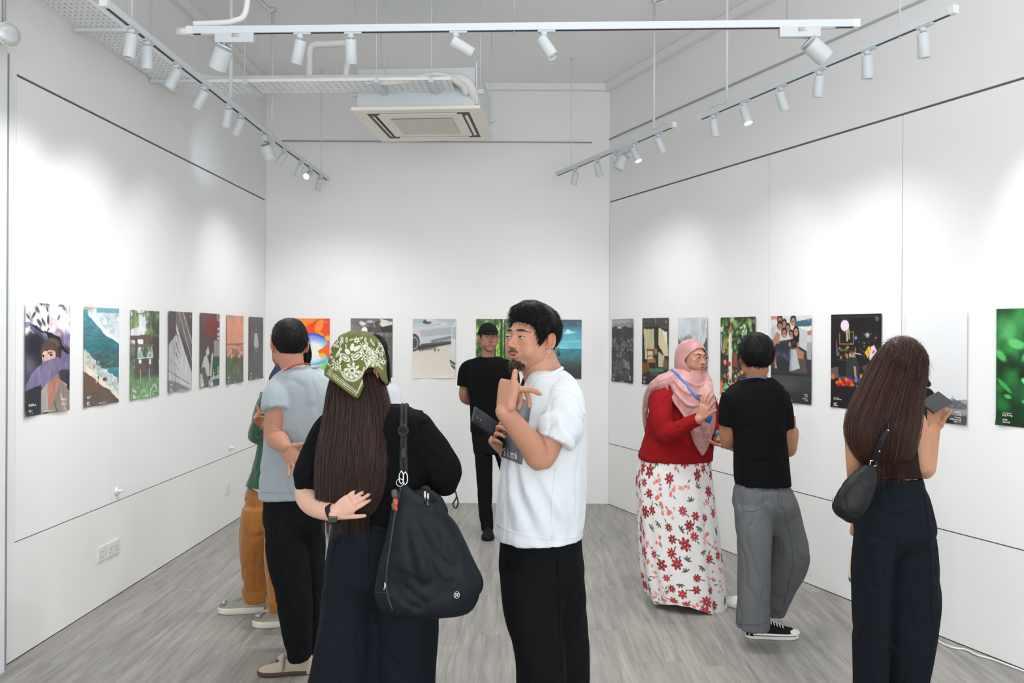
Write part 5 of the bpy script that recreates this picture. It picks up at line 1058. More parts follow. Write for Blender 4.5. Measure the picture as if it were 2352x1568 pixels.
def long_hair(root, m, rings, label=None, seed=1, strands=500, ridge=.07, loose=.006, cut=.04, n=72, name='hair'):
    """rings: list of (centre Vector, half width vec, half depth vec) from top to the ends"""
    rs = np.random.RandomState(seed); R = []; K = len(rings)
    C = catmull([list(c) + list(a) + list(b) for c, a, b in rings], 5); an = np.linspace(0, 2 * np.pi, n, endpoint=False)
    base = 1 + ridge * (vn(np.stack([np.cos(an) * 9, np.sin(an) * 9, an * 0 + seed], 1)) - .5) * 2 + ridge * .6 * (vn(np.stack([np.cos(an) * 24, np.sin(an) * 24, an * 0 + seed], 1)) - .5)
    for i, q in enumerate(C):
        c, a, b = q[:3], q[3:6], q[6:9]; tt = i / (len(C) - 1); mod = 1 + (base - 1) * min(1, tt * 3 + .1)
        R.append(c + np.outer(np.cos(an) * mod, a) + np.outer(np.sin(an) * mod, b))
    # ragged ends
    end = rs.uniform(-1, 1, n); sm = (end + np.roll(end, 1) + np.roll(end, -1)) / 3
    dz = C[-1][:3] - C[-2][:3]; dz = dz / (np.linalg.norm(dz) + 1e-9) * .2 + np.array([0, 0, -.8]); dz /= np.linalg.norm(dz); R[-1] = R[-1] + np.outer(sm * cut, dz)
    V, F = ringloft(R); o = mk(name, V, F, m, root, label=label)
    Vl, Fl = [], []; RR = np.array(R)
    for _ in range(strands):
        j = rs.randint(n); j2 = j + rs.uniform(-.5, .5); i0 = rs.randint(0, int(len(R) * .5)); i1 = len(R) - 1; ext = rs.uniform(-.02, cut * 1.2); off = 1 + rs.uniform(0, 1) ** 2 * loose / .06
        js = j; ph = rs.uniform(0, 6.3); drift = rs.normal(0, .8); b0 = len(Vl); cnt = 0
        for i in range(i0, i1 + 1, 2):
            tt = (i - i0) / max(1, (i1 - i0)); jj = (js + drift * tt * 2) % n; j0 = int(jj); f_ = jj - j0; p = RR[i, j0] * (1 - f_) + RR[i, (j0 + 1) % n] * f_
            c = C[i][:3]; dv = p - c; p = c + dv * (1 + (off - 1) * (.3 + tt)) ; wd = .0008 * (1 - .8 * tt ** 3); nv = dv / (np.linalg.norm(dv) + 1e-9); sv = np.cross(nv, dz)
            Vl += [p - sv * wd, p + sv * wd, p + nv * wd]; cnt += 1
        p = Vl[-1] + dz * (.02 + ext); Vl += [p, p + sv * .0002, p + nv * .0002]; cnt += 1
        for i in range(cnt - 1):
            for a_ in range(3): Fl.append((b0 + i * 3 + a_, b0 + i * 3 + (a_ + 1) % 3, b0 + i * 3 + 3 + (a_ + 1) % 3, b0 + i * 3 + 3 + a_))
    mk('hair_strands', np.array(Vl), Fl, m, o); return o
def hand(wrist, d, nrm, thumb, sc=1.0, curls=((20, 30, 20),) * 4, tcurl=(35, 15, 10), spread=6, tout=.9, tnorm=.35):
    """wrist point, finger direction, palm normal (side the fingers curl to), thumb=+1/-1 side"""
    d = Vector(d).normalized(); nrm = Vector(nrm); nrm = (nrm - d * nrm.dot(d)).normalized(); s = d.cross(nrm).normalized() * thumb; w_ = Vector(wrist); parts = []
    parts.append(ringloft([ell_ring(w_ + d * t * sc + s * o_ * sc, s * a * sc, nrm * b * sc, 20, 2.6) for t, a, b, o_ in ((-.014, .019, .015, 0), (.0, .025, .0175, 0), (.02, .034, .016, .002), (.05, .040, .0145, .002), (.078, .041, .013, .001), (.090, .036, .010, 0))]))
    lens = ((.040, .024, .020), (.045, .028, .021), (.041, .026, .020), (.032, .019, .018))
    for k in range(4):
        off = (.030, .0105, -.0095, -.029)[k]; base = w_ + d * (.072 - abs(k - 1) * .004 if k < 3 else .066) * sc + s * off * sc; ang = 0; p = base; pts = [p]; c = curls[k]; sp = math.radians((1.5 - k) * spread)
        dd = (d * math.cos(sp) + s * math.sin(sp)).normalized()
        for j in range(3):
            ang += math.radians(c[j]); v = dd * math.cos(ang) + nrm * math.sin(ang); L_ = lens[k][j] * sc
            if j == 0: L_ += .012 * sc
            p = p + v * L_ * .5; pts.append(p); p = p + v * L_ * .5; pts.append(p)
        r0 = (.0088, .0090, .0085, .0075)[k] * sc; parts.append(tube(pts, [r0 * x for x in (1.05, 1.0, 1.0, .92, .92, .85, .72)], 12, True, m=2))
    b = w_ + d * .018 * sc + s * .024 * sc; a0 = math.radians(tcurl[0]); v0 = (d * math.cos(a0) + s * math.sin(a0) * tout + nrm * tnorm).normalized(); p1 = b + v0 * .040 * sc
    v1 = (v0 + (-s * math.sin(math.radians(tcurl[1])) + nrm * .2 * math.sin(math.radians(tcurl[1])))).normalized(); p2 = p1 + v1 * .032 * sc; v2 = (v1 - s * math.sin(math.radians(tcurl[2]))).normalized(); p3 = p2 + v2 * .026 * sc
    parts.append(tube([b, b.lerp(p1, .5), p1, p2, p3], [x * sc for x in (.015, .0135, .0105, .0098, .0078)], 12, True, m=2))
    return parts
def limb(pts, rad, n=20): return tube([Vector(p) for p in pts], rad, n, True, m=5)
def body(root, parts, tone, vox=.0042, smooth=2, dec=.5, head=None, **kw):
    """skin: head part at fine voxels, limbs coarser, joined into one mesh"""
    Vs, Fs, Cs, n = [], [], [], 0
    for grp, vx, sm, dc in parts:
        if not grp: continue
        V, F = fuse(grp, vx, sm, .5, dc); Vs.append(V); Fs.append(F + n); n += len(V)
        Cs.append(skin_col(head, V, tone, **kw))
    V = np.vstack(Vs); F = np.vstack(Fs)
    o = mk('body', V, F, M_SKIN, root, colors=np.vstack(Cs)); o['_'] = 0; del o['_']
    return o, V, F
def vs(v, uL, uR, Y, dr, ex=2.3, n=28, tilt=0):
    a = P(uL, v, Y); b = P(uR, v, Y); c = (a + b) / 2; return ell_ring(c, ((b - a) / 2), (0, dr, tilt), n, ex)
def vloft(rows, ex=2.3, n=28):
    """rows: (v, uL, uR, Y, half depth)"""
    q = catmull([list(r) for r in rows], 4); return ringloft([vs(r[0], r[1], r[2], r[3], r[4], ex, n) for r in q])
def cloth(root, name, parts, m, vox=.009, smooth=3, folds=(), label=None, amp=.004, fs=7, seed=0, dec=None, aniso=(1, 1, .45), fine=.0008, parent=None):
    V, F = fuse(parts, vox, smooth, .5, dec); N = normals_of(V, F)
    amp *= 2.2; d = (fbm(V * fs * np.array(aniso) + seed * 3.3, 3) / .875 - .5) * 2 * amp
    r = 1 - np.abs(fbm(V * fs * 1.7 * np.array(aniso) + seed * 5.1 + 9, 2) / .75 - .5) * 2; d -= amp * .5 * np.clip((r - .8) / .2, 0, 1) ** 2
    for (a, b, wd, dep) in folds:                       # creases between two world points
        a, b = np.array(a), np.array(b); e = b - a; t = np.clip(((V - a) @ e) / (e @ e), 0, 1); dist = np.linalg.norm(V - a - t[:, None] * e, axis=1); s_ = np.exp(-(dist / wd) ** 2) * np.sin(np.pi * np.clip(t, .02, .98)) ** .5
        d += 1.5 * dep * (s_ - .9 * np.exp(-((dist - wd * 2.1) / (wd * .8)) ** 2) * .5)
    d += fine * (vn(V * 60) - .5)
    V = V + N * d[:, None]
    o = mk(name, V, F, m, parent or root, label=label); return o, V, F
def shoe(root, heel, direction, L_, wd, h, upper, sole, label=None, solew=1.0, open_heel=False, sole_h=.028, name='shoe'):
    """heel = ground point below the heel, direction along the foot"""
    d = Vector(direction); d.z = 0; d.normalize(); s = Vector((-d.y, d.x, 0)); k = Vector(heel)
    prof = [(0, .30), (.04, .60), (.15, .80), (.3, .78), (.5, .86), (.68, 1.0), (.82, .97), (.93, .75), (.985, .42), (1, .2)]
    o2 = []
    def outline(sc_, z): 
        pts = [k + d * t * L_ + s * w_ * wd / 2 * sc_ + Vector((0, 0, z)) for t, w_ in prof]; pts += [k + d * t * L_ - s * w_ * wd / 2 * sc_ + Vector((0, 0, z)) for t, w_ in reversed(prof)]
        c = k + d * L_ * .5 + Vector((0, 0, z)); return np.array([tuple(c + (q - c) * sc_) for q in pts])
    rings = [outline(.96, .001), outline(1.0 * solew, .006), outline(1.0 * solew, sole_h - .004), outline(.97, sole_h)]
    # upper: cross sections along the foot
    U = []
    hts = [(.0, .45, .35), (.03, .8, .6), (.10, 1.0, .78), (.22, 1.0, .74), (.34, .95, .7), (.46, .78, .76), (.6, .56, .88), (.75, .44, .95), (.88, .36, .85), (.96, .24, .6), (.995, .1, .3)]
    for t, hh, w_ in hts:
        c = k + d * t * L_ + Vector((0, 0, sole_h - .012)); ring = []
        for a in np.linspace(0, 2 * np.pi, 24, endpoint=False):
            x = math.cos(a) * w_ * wd / 2 * .97; z = max(-.004, math.sin(a)) * hh * h if math.sin(a) > 0 else math.sin(a) * .01
            x *= 1 - .25 * max(0, math.sin(a)); ring.append(tuple(c + s * x + Vector((0, 0, z))))
        U.append(np.array(ring))
    V, F = ringloft(U); up = mk(name, V, F, upper, root, label=label)
    V, F = ringloft(rings); so = mk('sole', V, F, sole, up); autosmooth(so, 40)
    return up, k, d, s
def laces(up, k, d, s, L_, h, m, n=5, t0=.42, t1=.66, sole_h=.028, wd=.035, hk=(.80, .52)):
    for i in range(n):
        t = t0 + (t1 - t0) * i / (n - 1); z = sole_h - .008 + h * (hk[0] + (hk[1] - hk[0]) * i / (n - 1)); c = k + d * t * L_ + Vector((0, 0, z))
        mk('lace', *tube([c - s * wd / 2 - Vector((0, 0, .012)), c + Vector((0, 0, .003)), c + s * wd / 2 - Vector((0, 0, .012)) + d * .006], .0028, 8), m, up)
def phone(c, long_, normal, label, color, L_=.15, W_=.074, T_=.009, cams=True, screen=True):
    y = Vector(long_).normalized(); z = Vector(normal); z = (z - y * z.dot(y)).normalized(); x = y.cross(z); R = Matrix((x, y, z)).transposed(); c = Vector(c)
    th = thing('phone', label, 'phone', tuple(c))
    b_ = mk('case', *box(c, (W_, L_, T_), R), color, th, smooth=False)
    bv = b_.modifiers.new('b', 'BEVEL'); bv.width = .004; bv.segments = 3
    if screen: mk('screen', *box(c - z * (T_ / 2 + .0002), (W_ - .006, L_ - .006, .0006), R), mat('dark_glass', hexc('0c0f13'), .08, coat=1), th, smooth=False)
    if cams:
        o = mk('camera_bump', *box(c + z * (T_ / 2 + .001) + y * L_ * .33 - x * W_ * .2, (.03, .034, .003), R), color, th); bev(o, .002)
        for q in (-.008, .008): mk('lens', *cyl(c + z * (T_ / 2 + .002) + y * (L_ * .33 + q) - x * W_ * .2, c + z * (T_ / 2 + .0042) + y * (L_ * .33 + q) - x * W_ * .2, .0055, .0055, 16), mat('dark_glass', hexc('0c0f13'), .08, coat=1), o)
    return th
def collar(parent, c, ax_, bx_, r, m, name='neckband'):
    c = Vector(c); pts = [c + Vector(ax_) * math.cos(t) + Vector(bx_) * math.sin(t) for t in np.linspace(0, 2 * np.pi, 25)]
    return mk(name, *tube(pts, r, 10, False, m=1), m, parent)
def person(label, u, Y): return thing('person', label, 'person', (P(u, 800, Y).x, Y, 0))
# fabric materials
M_WTEE = mat('white_cotton', hexc('cbd0d4'), .85, bump=.3, bscale=500, sheen=.2)
M_GTEE = mat('light_grey_cotton', hexc('969fa4'), .85, bump=.4, bscale=450, sheen=.2, var=.03, vscale=90)
M_BTEE = mat('black_cotton', hexc('0c0d0f'), .9, bump=.4, bscale=400, spec=.12)
M_BTROU = mat('black_trouser_cloth', hexc('0d0e10'), .9, bump=.4, bscale=350, spec=.12)
M_BLTR = mat('blue_black_cloth', hexc('10161d'), .85, bump=.4, bscale=300, spec=.15, var=.08)
M_JEANK = mat('black_denim', hexc('101214'), .9, bump=.6, bscale=320, spec=.12, var=.1, vscale=20)
M_JEANG = mat('washed_grey_denim', hexc('5f6163'), .9, spec=.15, bump=.6, bscale=320, var=.09, vscale=7, stretch=(1, 1, .4))
M_OCHRE = mat('ochre_corduroy', hexc('9a5f1a'), .85, bump=.7, bscale=60, stretch=(9, 9, .5), sheen=.3, var=.08)
M_GREEN = mat('green_corduroy', hexc('194d33'), .85, bump=.8, bscale=60, stretch=(9, 9, .5), sheen=.3, var=.08)
M_RED = mat('red_jersey', hexc('841216'), .9, bump=.3, bscale=400, spec=.15)
M_PINK = mat('dusty_pink_satin', hexc('ad7b79'), .42, bump=.15, bscale=300, sheen=.2)
M_BROWN = mat('dark_brown_knit', hexc('241a17'), .9, bump=.6, bscale=90, stretch=(6, 6, .5), spec=.12)
M_BAG = mat('navy_black_nylon', hexc('0d1319'), .6, bump=.4, bscale=120, spec=.22)
M_LEA = mat('black_leather', hexc('0f1114'), .5, bump=.3, bscale=150, spec=.3)
M_SOLEW = mat('white_rubber', hexc('e9e8e4'), .6); M_SOLEK = mat('black_rubber', hexc('111214'), .8, spec=.2)
M_CHROME = mat('chrome', hexc('d5d8da'), .15, 1.0)

# ================================================================== person A: man in the white T-shirt
def tocam(Y): return Vector((0, -1, 0))
def build_A():
    Y = 2.9; root = person('man in an oversized white T-shirt and black trousers talking with a raised hand', 1240, Y)
    H = Head(P(1221, 780, Y), -47, -5, 0, 1.0, 0, 1.08, .8, .8)
    hp = H.skin_parts(P(1258, 885, Y + .02), (.070, .082))
    # near (left) arm bent up, hand raised
    sh = P(1292, 925, Y - .17); el = P(1243, 1050, Y - .22); wr = P(1158, 945, Y - .36)
    near = [limb([sh, sh.lerp(el, .5), el, el.lerp(wr, .3), wr], [.046, .052, .046, .043, .029])]
    hd = (P(1178, 905, Y - .38) - wr).normalized()
    near += hand(wr, (.16, .06, .98), (.75, .62, -.1), -1, 1.14, ((84, 14, 8), (94, 48, 22), (100, 62, 30), (98, 66, 35)), (4, 2, 0), 4, .3, -.05)
    # far arm holding the phone
    sh2 = P(1205, 910, Y + .17); el2 = P(1200, 1085, Y + .16); wr2 = P(1160, 1034, Y + .03)
    far = [limb([sh2, sh2.lerp(el2, .5), el2, el2.lerp(wr2, .5), wr2], [.055, .052, .044, .04, .028])]
    far += hand(wr2, P(1126, 985, Y - .02) - wr2, (.45, -.75, .25), 1, .95, ((30, 55, 40), (35, 60, 40), (40, 60, 40), (45, 60, 40)), (30, 20, 10), 5, .8, .5)
    tors = [vloft([(880, 1215, 1300, Y, .09), (960, 1190, 1320, Y, .14), (1200, 1170, 1320, Y, .14)])]
    bo, V, F = body(root, [(hp, .0026, 1, None), (near, .0034, 1, .6), (far, .0034, 1, .6), (tors, .015, 2, None)], 'b5836a', head=H, lips='b0604f', stubble=.45)
    face_features(H, root, browtilt=-.9, look=-.3, open_=.62)
    # teeth in the open mouth
    mk('teeth', *tube([H.w(x, H.surf(x, -.0565) + .0035, -.0572) for x in (-.010, -.005, 0, .005, .010)], .0018, 6, m=1), mat('teeth', hexc('e8e2d8'), .25), root)
    short_hair(H, root, M_HAIRB, .010, .010, .056, -.06, 3, 5200, .026, 'tousled dark hair swept forward', side=.004, part=.2, quiff=.020, spike=.06)
    # goatee
    parts = [tube([H.w(-.024, -.074, -.086), H.w(0, -.089, -.090), H.w(.024, -.074, -.086)], [.006, .009, .006], 10), tube([H.w(0, -.078, -.092), H.w(0, -.080, -.108), H.w(0, -.074, -.120)], [.018, .017, .006], 14), tube([H.w(-.026, -.064, -.094), H.w(0, -.074, -.106), H.w(.026, -.064, -.094)], [.010, .014, .010], 10)]
    V2, F2 = fuse(parts, .003, 2); N2 = normals_of(V2, F2); V2 = V2 + N2 * ((vn(V2 * 350) - .5) * .004 - .002)[:, None]; be = mk('beard', V2, F2, M_HAIRBR, root, label='short dark chin beard')
    rs = np.random.RandomState(6); st = []
    for i_ in rs.choice(len(V2), 420):
        p_ = Vector(V2[i_]); n_ = Vector(N2[i_]); st.append(tube([p_, p_ + n_ * .003 + Vector((0, 0, -.004)), p_ + n_ * .003 + Vector((rs.normal(0, .002), rs.normal(0, .002), -.011))], [.0009, .0008, .0002], 4, False, m=1))
    for k_ in range(70):
        x_ = rs.uniform(-.024, .024); z_ = -.044 - abs(x_) * .2 + rs.uniform(-.002, .002); p_ = H.w(x_, H.surf(x_, z_) - .0003, z_); q_ = H.w(x_ * 1.12, H.surf(x_ * 1.1, z_ - .006) - .0008, z_ - .006); st.append(tube([p_, q_], [.0005, .0003], 4, False, m=1))
    mk('beard_strands', *merge(st), M_HAIRBR, be, kind='stuff')
    e_ = H.w(.0755 * 1.08, .010, -.034); mk('earring', *tube([e_ + Vector((math.sin(t) * .0045, -.002, -.005 + math.cos(t) * .0055)) for t in np.linspace(0, 2 * math.pi, 13)], .0009, 6, m=1), M_CHROME, root)
    # T-shirt
    body_l = vloft([(848, 1226, 1296, Y + .01, .075), (860, 1212, 1312, Y, .13), (884, 1203, 1330, Y, .175), (920, 1190, 1342, Y, .20), (980, 1166, 1347, Y, .205), (1050, 1151, 1347, Y, .205), (1120, 1143, 1344, Y, .21), (1190, 1136, 1340, Y, .215), (1226, 1131, 1336, Y, .215)], 2.4, 36)
    V2 = body_l[0]; lowest = V2[:, 2] < P(1200, 1200, Y).z
    slv = tube([P(1275, 905, Y - .06), P(1288, 920, Y - .13), P(1292, 950, Y - .18), P(1284, 990, Y - .215), P(1275, 1016, Y - .225)], [.08, .08, .078, .074, .072], 26, False, m=4)
    slv2 = tube([P(1215, 905, Y + .13), P(1195, 960, Y + .20), P(1182, 1010, Y + .2)], [.07, .075, .072], 24, False, m=3)
    fo = [(P(1290, 925, Y - .3), P(1215, 985, Y - .2), .016, .010), (P(1300, 945, Y - .3), P(1340, 1060, Y - .2), .016, -.010), (P(1230, 1080, Y - .22), P(1320, 1230, Y - .22), .022, .008), (P(1180, 1060, Y - .2), P(1260, 1220, Y - .2), .02, .009), (P(1160, 1080, Y - .15), P(1190, 1200, Y - .2), .02, .007),
          (P(1225, 1010, Y - .3), P(1300, 1010, Y - .34), .012, .006), (P(1240, 975, Y - .3), P(1318, 985, Y - .33), .010, .006), (P(1210, 870, Y - .2), P(1170, 960, Y - .2), .02, .006)]
    tee, Vt, Ft = cloth(root, 't_shirt', [body_l, slv, slv2], M_WTEE, .0085, 3, fo, 'oversized white T-shirt', .004, 6, 1)
    bt = bvh_of(Vt, Ft)
    col = [H.w(0, -.052, -.138)]
    pts = [(1217, 858), (1228, 866), (1246, 862), (1266, 850), (1286, 838)]
    collar(tee, P(1254, 860, Y + .0), Vector((.058, 0, .024)), Vector((0, .088, 0)), .007, M_WTEE)
    mk('sleeve_seam', *strip(bt, [(1246, 905), (1262, 895), (1290, 893), (1316, 903), (1334, 925), (1343, 952)], .004, .001), mat('pale_seam', hexc('d9dbdd'), .9), tee)  # seam bands slightly paler than the cotton
    mk('side_seam', *strip(bt, [(1277, 1075), (1270, 1130), (1268, 1180), (1266, 1238)], .003, .001), mat('pale_seam', hexc('d9dbdd'), .9), tee)
    mk('hem_stitch', *strip(bt, [(1134, 1199), (1180, 1222), (1230, 1233), (1280, 1236), (1333, 1232)], .0025, .001), mat('pale_seam', hexc('d9dbdd'), .9), tee)
    # grey print on the chest with lettering
    nx, ny = 26, 40; Vp, Fp = decal(bt, 1183, 908, 1222, 925, 1199, 1067, 1149, 1047, nx, ny, .0025, Y - .2)
    X, Yy = np.meshgrid(np.linspace(0, 1, nx + 1), np.linspace(0, 1, ny + 1)); g = .47 + .10 * np.cos(X * 9 + Yy * 3) * (1 - Yy) - .08 * Yy + .07 * (vn(np.stack([X.ravel() * 5, Yy.ravel() * 9, X.ravel() * 0], 1)).reshape(X.shape) - .5); g = np.clip(g, .1, .7)
    cc = np.stack([g * .97, g, g * 1.03], -1).reshape(-1, 3); mk('chest_print', Vp, np.array(Fp), mat('print_matt', attr='col', rough=.7), tee, colors=lin(cc))
    def letters(txt, u, v, du, dv, size, nm):
        x = u
        for ch in txt:
            h0 = hit(bt, x, v, .005); h1 = hit(bt, x + du * 3, v + dv * 3, .005)
            if h0 is None or h1 is None: return
            ex_ = (h1 - h0).normalized(); d = (h0 - ORIG).normalized(); ey = (Vector((0, 0, 1)) - ex_ * ex_.z).normalized(); R = Matrix((ex_, ey, ex_.cross(ey))).transposed().to_4x4(); R.translation = h0
            text_obj(nm, ch, size, R, M_TXT, tee, 'LEFT', .0004); wch = {'S': 10, 'i': 6, 'm': 15, 'I': 6, 'T': 9}.get(ch, 10) * size / .044; x += wch; v += wch * dv / du
    letters('Simi', 1159, 1046, 1, .28, .042, 'chest_lettering')
    letters('IT', 1176, 948, 1, .4, .02, 'chest_lettering'); letters('E', 1184, 962, 1, .4, .02, 'chest_lettering')
    # necklace, strap of the sling
    mk('necklace', *strip(bvh_of(V, F), [(1258, 845), (1272, 838), (1284, 829), (1290, 822)], .0022, .003), M_CHROME, root)
    mk('sling_strap', *tube([P(1222, 850, Y + .10), P(1212, 862, Y + .09), P(1204, 880, Y + .08), P(1198, 900, Y + .05)], .012, 10, True, ((0, 1, 0), .3)), M_LEA, root)
    # wide trousers
    legs = [vloft([(1215, 1150, 1334, Y, .17), (1260, 1147, 1335, Y, .185), (1320, 1149, 1338, Y, .19), (1380, 1190, 1310, Y, .07)]),
            vloft([(1235, 1165, 1310, Y - .03, .13), (1330, 1151, 1300, Y - .06, .14), (1420, 1160, 1290, Y - .09, .13), (1520, 1186, 1300, Y - .1, .12), (1650, 1190, 1300, Y - .1, .12), (1790, 1200, 1300, Y - .1, .11)]),
            vloft([(1235, 1180, 1325, Y + .04, .13), (1330, 1195, 1339, Y + .06, .13), (1420, 1215, 1347, Y + .07, .13), (1520, 1225, 1352, Y + .07, .13), (1650, 1235, 1350, Y + .07, .12), (1770, 1240, 1345, Y + .07, .11)])]
    fo = [(P(1255, 1250, Y - .3), P(1290, 1560, Y - .3), .014, -.010), (P(1180, 1260, Y - .3), P(1210, 1500, Y - .3), .02, .012), (P(1310, 1260, Y - .2), P(1335, 1500, Y - .2), .02, .01), (P(1285, 1430, Y - .3), P(1235, 1480, Y - .3), .02, .012)]
    tr, Vr, Fr = cloth(root, 'trousers', legs, M_BTROU, .011, 3, fo, 'wide black trousers', .009, 5, 2)
    mk('side_seam', *strip(bvh_of(Vr, Fr), [(1280, 1246), (1281, 1330), (1285, 1430), (1290, 1540)], .003, .001), M_BTROU, tr)
    for yy, xx in ((-.1, 1240), (.07, 1290)):
        hl = P(xx + 15, 1800, Y + yy); shoe(root, (hl.x + .05, hl.y, 0), (-1, -.25, 0), .29, .11, .09, M_SOLEK, M_SOLEW)
    # phone held in the far hand
    phone(P(1124, 976, Y - .01), P(1092, 955, Y - .03) - P(1162, 1003, Y + .02), (.45, -.55, .6), 'black phone held low by the man in the white T-shirt', mat('phone_black', hexc('1c1f24'), .3), .155, .075)
build_A()

# ================================================================== person B: woman with the green bandana
def build_B():
    Y = 2.75; root = person('long haired woman in a black puff-sleeve jumpsuit wearing a green bandana', 860, Y)
    H = Head(P(828, 850, Y), 158, 8, 4, 1.02, 1, 1.0)
    hp = H.skin_parts(P(850, 965, Y + .01), (.05, .06), True)
    # left arm behind the back
    sh = P(748, 985, Y + .0); el = P(706, 1125, Y - .02); wr = P(768, 1178, Y - .16)
    la = [limb([sh, sh.lerp(el, .5), el, P(722, 1158, Y - .08), wr], [.036, .045, .043, .040, .028])]
    la += hand(wr, P(826, 1142, Y - .175) - wr, (.2, .9, .1), -1, .80, ((18, 30, 20), (16, 30, 20), (18, 32, 20), (24, 34, 20)), (42, 6, 4), 2, .8, .1)
    sh2 = P(965, 985, Y); el2 = P(1022, 1100, Y - .01); wr2 = P(925, 1120, Y + .28)
    ra = [limb([sh2, sh2.lerp(el2, .5), el2, el2.lerp(wr2, .5), wr2], [.033, .034, .029, .028, .024])]; ra += hand(wr2, (-.6, .5, .1), (0, 0, 1), 1, .9)
    tors = [vloft([(945, 800, 920, Y, .06), (1180, 780, 910, Y, .10)])]
    bo, V, F = body(root, [(hp, .004, 1, None), (la, .0034, 1, .6), (ra, .005, 2, None), (tors, .015, 2, None)], 'cfa391', head=H)
    # nails
    # hair: cap under the bandana then the long fall
    D, r, Vh, Fh = H.mesh(); z = Vh[:, 2]; k = np.clip((z - hairline(Vh, .07, .01, -.16)) / .02, 0, 1); Vc = Vh + D * np.where(k > .02, .010 * k, -.004)[:, None]
    mk('hair_cap', H.W(Vc), Fh, M_HAIRBR, root)
    rows = [(830, 785, 862, .050), (860, 766, 872, .080), (890, 758, 880, .088), (930, 754, 888, .085), (980, 748, 884, .070), (1030, 741, 880, .055), (1080, 738, 874, .044), (1130, 739, 866, .036), (1172, 742, 848, .026), (1185, 756, 834, .018)]
    rr = [(P((a + b_) / 2, v, Y - {830: .0, 860: .015, 890: .025, 930: .045, 980: .07, 1030: .095, 1080: .108, 1130: .115, 1172: .12, 1185: .125}[v]), (P(b_, v, Y) - P(a, v, Y)) / 2, Vector((0, q, 0))) for v, a, b_, q in rows]
    long_hair(root, M_HAIRBR, rr, 'waist-length straight dark brown hair', 11, 1700, .05, .012, .045, 150, 'long_hair')
    # bandana: cloth shell over hair, printed
    nu, nv = 660, 480
    Dd, rd, Vd, Fd = star_up(lambda p: smin(head_sdf(p, 1, 1), sd_e(p, (0, .040, -.050), (.094, .088, .085)), .03), nu, nv)
    off = .0155 + .0025 * (vn(Dd * 7) - .5) + .0018 * np.sin(Dd[:, 0] * 30)
    Vd = Vd + Dd * off[:, None]; Wd = H.W(Vd); U, Vv = proj(Wd)
    poly = [(815, 776), (846, 778), (874, 795), (890, 828), (893, 850), (886, 884), (877, 872), (868, 852), (856, 843), (843, 845), (836, 852), (831, 868), (836, 885), (826, 915), (812, 912), (790, 895), (768, 878), (748, 862), (757, 842), (764, 820), (776, 798), (795, 782)]
    def inside(U, Vv, pl):
        m_ = np.zeros(U.shape, bool); n = len(pl)
        for i in range(n):
            (x0, y0), (x1, y1) = pl[i], pl[(i + 1) % n]
            if y0 != y1: m_ ^= ((y0 > Vv) != (y1 > Vv)) & (U < (x1 - x0) * (Vv - y0) / (y1 - y0) + x0)
        return m_
    cam_side = Wd[:, 1] < H.pos.y + .015
    q = [(756, 760), (900, 760), (900, 846), (880, 838), (856, 842), (843, 845), (836, 852), (829, 868), (834, 882), (822, 912), (742, 860)]
    inn = np.where(cam_side, inside(U, Vv, [(740, 760), (905, 760), (905, 858), (888, 884), (877, 872), (868, 852), (856, 843), (845, 845), (838, 852), (833, 868), (836, 886), (824, 915), (812, 912), (790, 895), (768, 878), (745, 862)]), Vd[:, 2] > .035 - Vd[:, 1] * .1)
    # pattern in the cloth's own plane (u,v as seen across the back of the head)
    olive = lin(hexc('5b5d22')); dark = lin(hexc('67631f')); wht = lin(hexc('c5cab8'))
    a = (U - 822); b2 = (Vv - 850); col = np.tile(olive, (len(U), 1)); col *= (1 + .15 * (vn(Dd * 5) - .5))[:, None]
    def ring_(cx, cy, rx, ry, w_, ang=0, petals=0, amp=0):
        t = math.radians(ang); x = (U - cx) * math.cos(t) + (Vv - cy) * math.sin(t); y = -(U - cx) * math.sin(t) + (Vv - cy) * math.cos(t); th_ = np.arctan2(y, x); d_ = np.sqrt((x / rx) ** 2 + (y / ry) ** 2) / (1 + amp * np.cos(petals * th_)); return np.abs(d_ - 1) * min(rx, ry) < w_
    def fill_(cx, cy, rx, ry, ang=0, petals=0, amp=0):
        t = math.radians(ang); x = (U - cx) * math.cos(t) + (Vv - cy) * math.sin(t); y = -(U - cx) * math.sin(t) + (Vv - cy) * math.cos(t); th_ = np.arctan2(y, x); return np.sqrt((x / rx) ** 2 + (y / ry) ** 2) < (1 + amp * np.cos(petals * th_))
    m_ = np.zeros(len(U), bool)
    for cx, cy, rx, ry, an_ in ((809, 797, 4.5, 9, 12), (798, 807, 5, 8, -40), (819, 800, 5, 9, 55), (776, 812, 3, 10, 30), (782, 826, 3, 5, 0)): m_ |= fill_(cx, cy, rx, ry, an_)
    for cx, cy, rx, ry, an_ in ((792, 821, 6, 12, -55), (820, 817, 6, 12, 50), (847, 803, 4.5, 13, -50), (858, 820, 5, 9, 70)):
        m_ |= ring_(cx, cy, rx, ry, 1.1, an_); m_ |= fill_(cx, cy, rx * .5, ry * .6, an_)
    for cx, cy, rr_ in ((809, 851, 15), (840, 819, 10), (773, 838, 9), (866, 830, 9), (832, 795, 7), (852, 806, 7)):
        m_ |= fill_(cx, cy, rr_, rr_, 10, 8, .28) & ~ring_(cx, cy, rr_ * .62, rr_ * .62, 1.0, 0, 8, .2) & ~fill_(cx, cy, rr_ * .25, rr_ * .25)
    for k_ in range(9):
        an_ = math.radians(20 + k_ * 17.5); cx, cy = 809 + 20 * math.cos(an_), 847 + 20 * math.sin(an_); m_ |= ring_(cx, cy, 2.4, 2.4, .7) if k_ % 2 else fill_(cx, cy, 1.6, 4, math.degrees(an_) - 90)
    m_ |= ring_(809, 838, 27, 35, .9) & (Vv > 842); m_ |= ring_(809, 838, 29.5, 37.5, .5) & (Vv > 842)
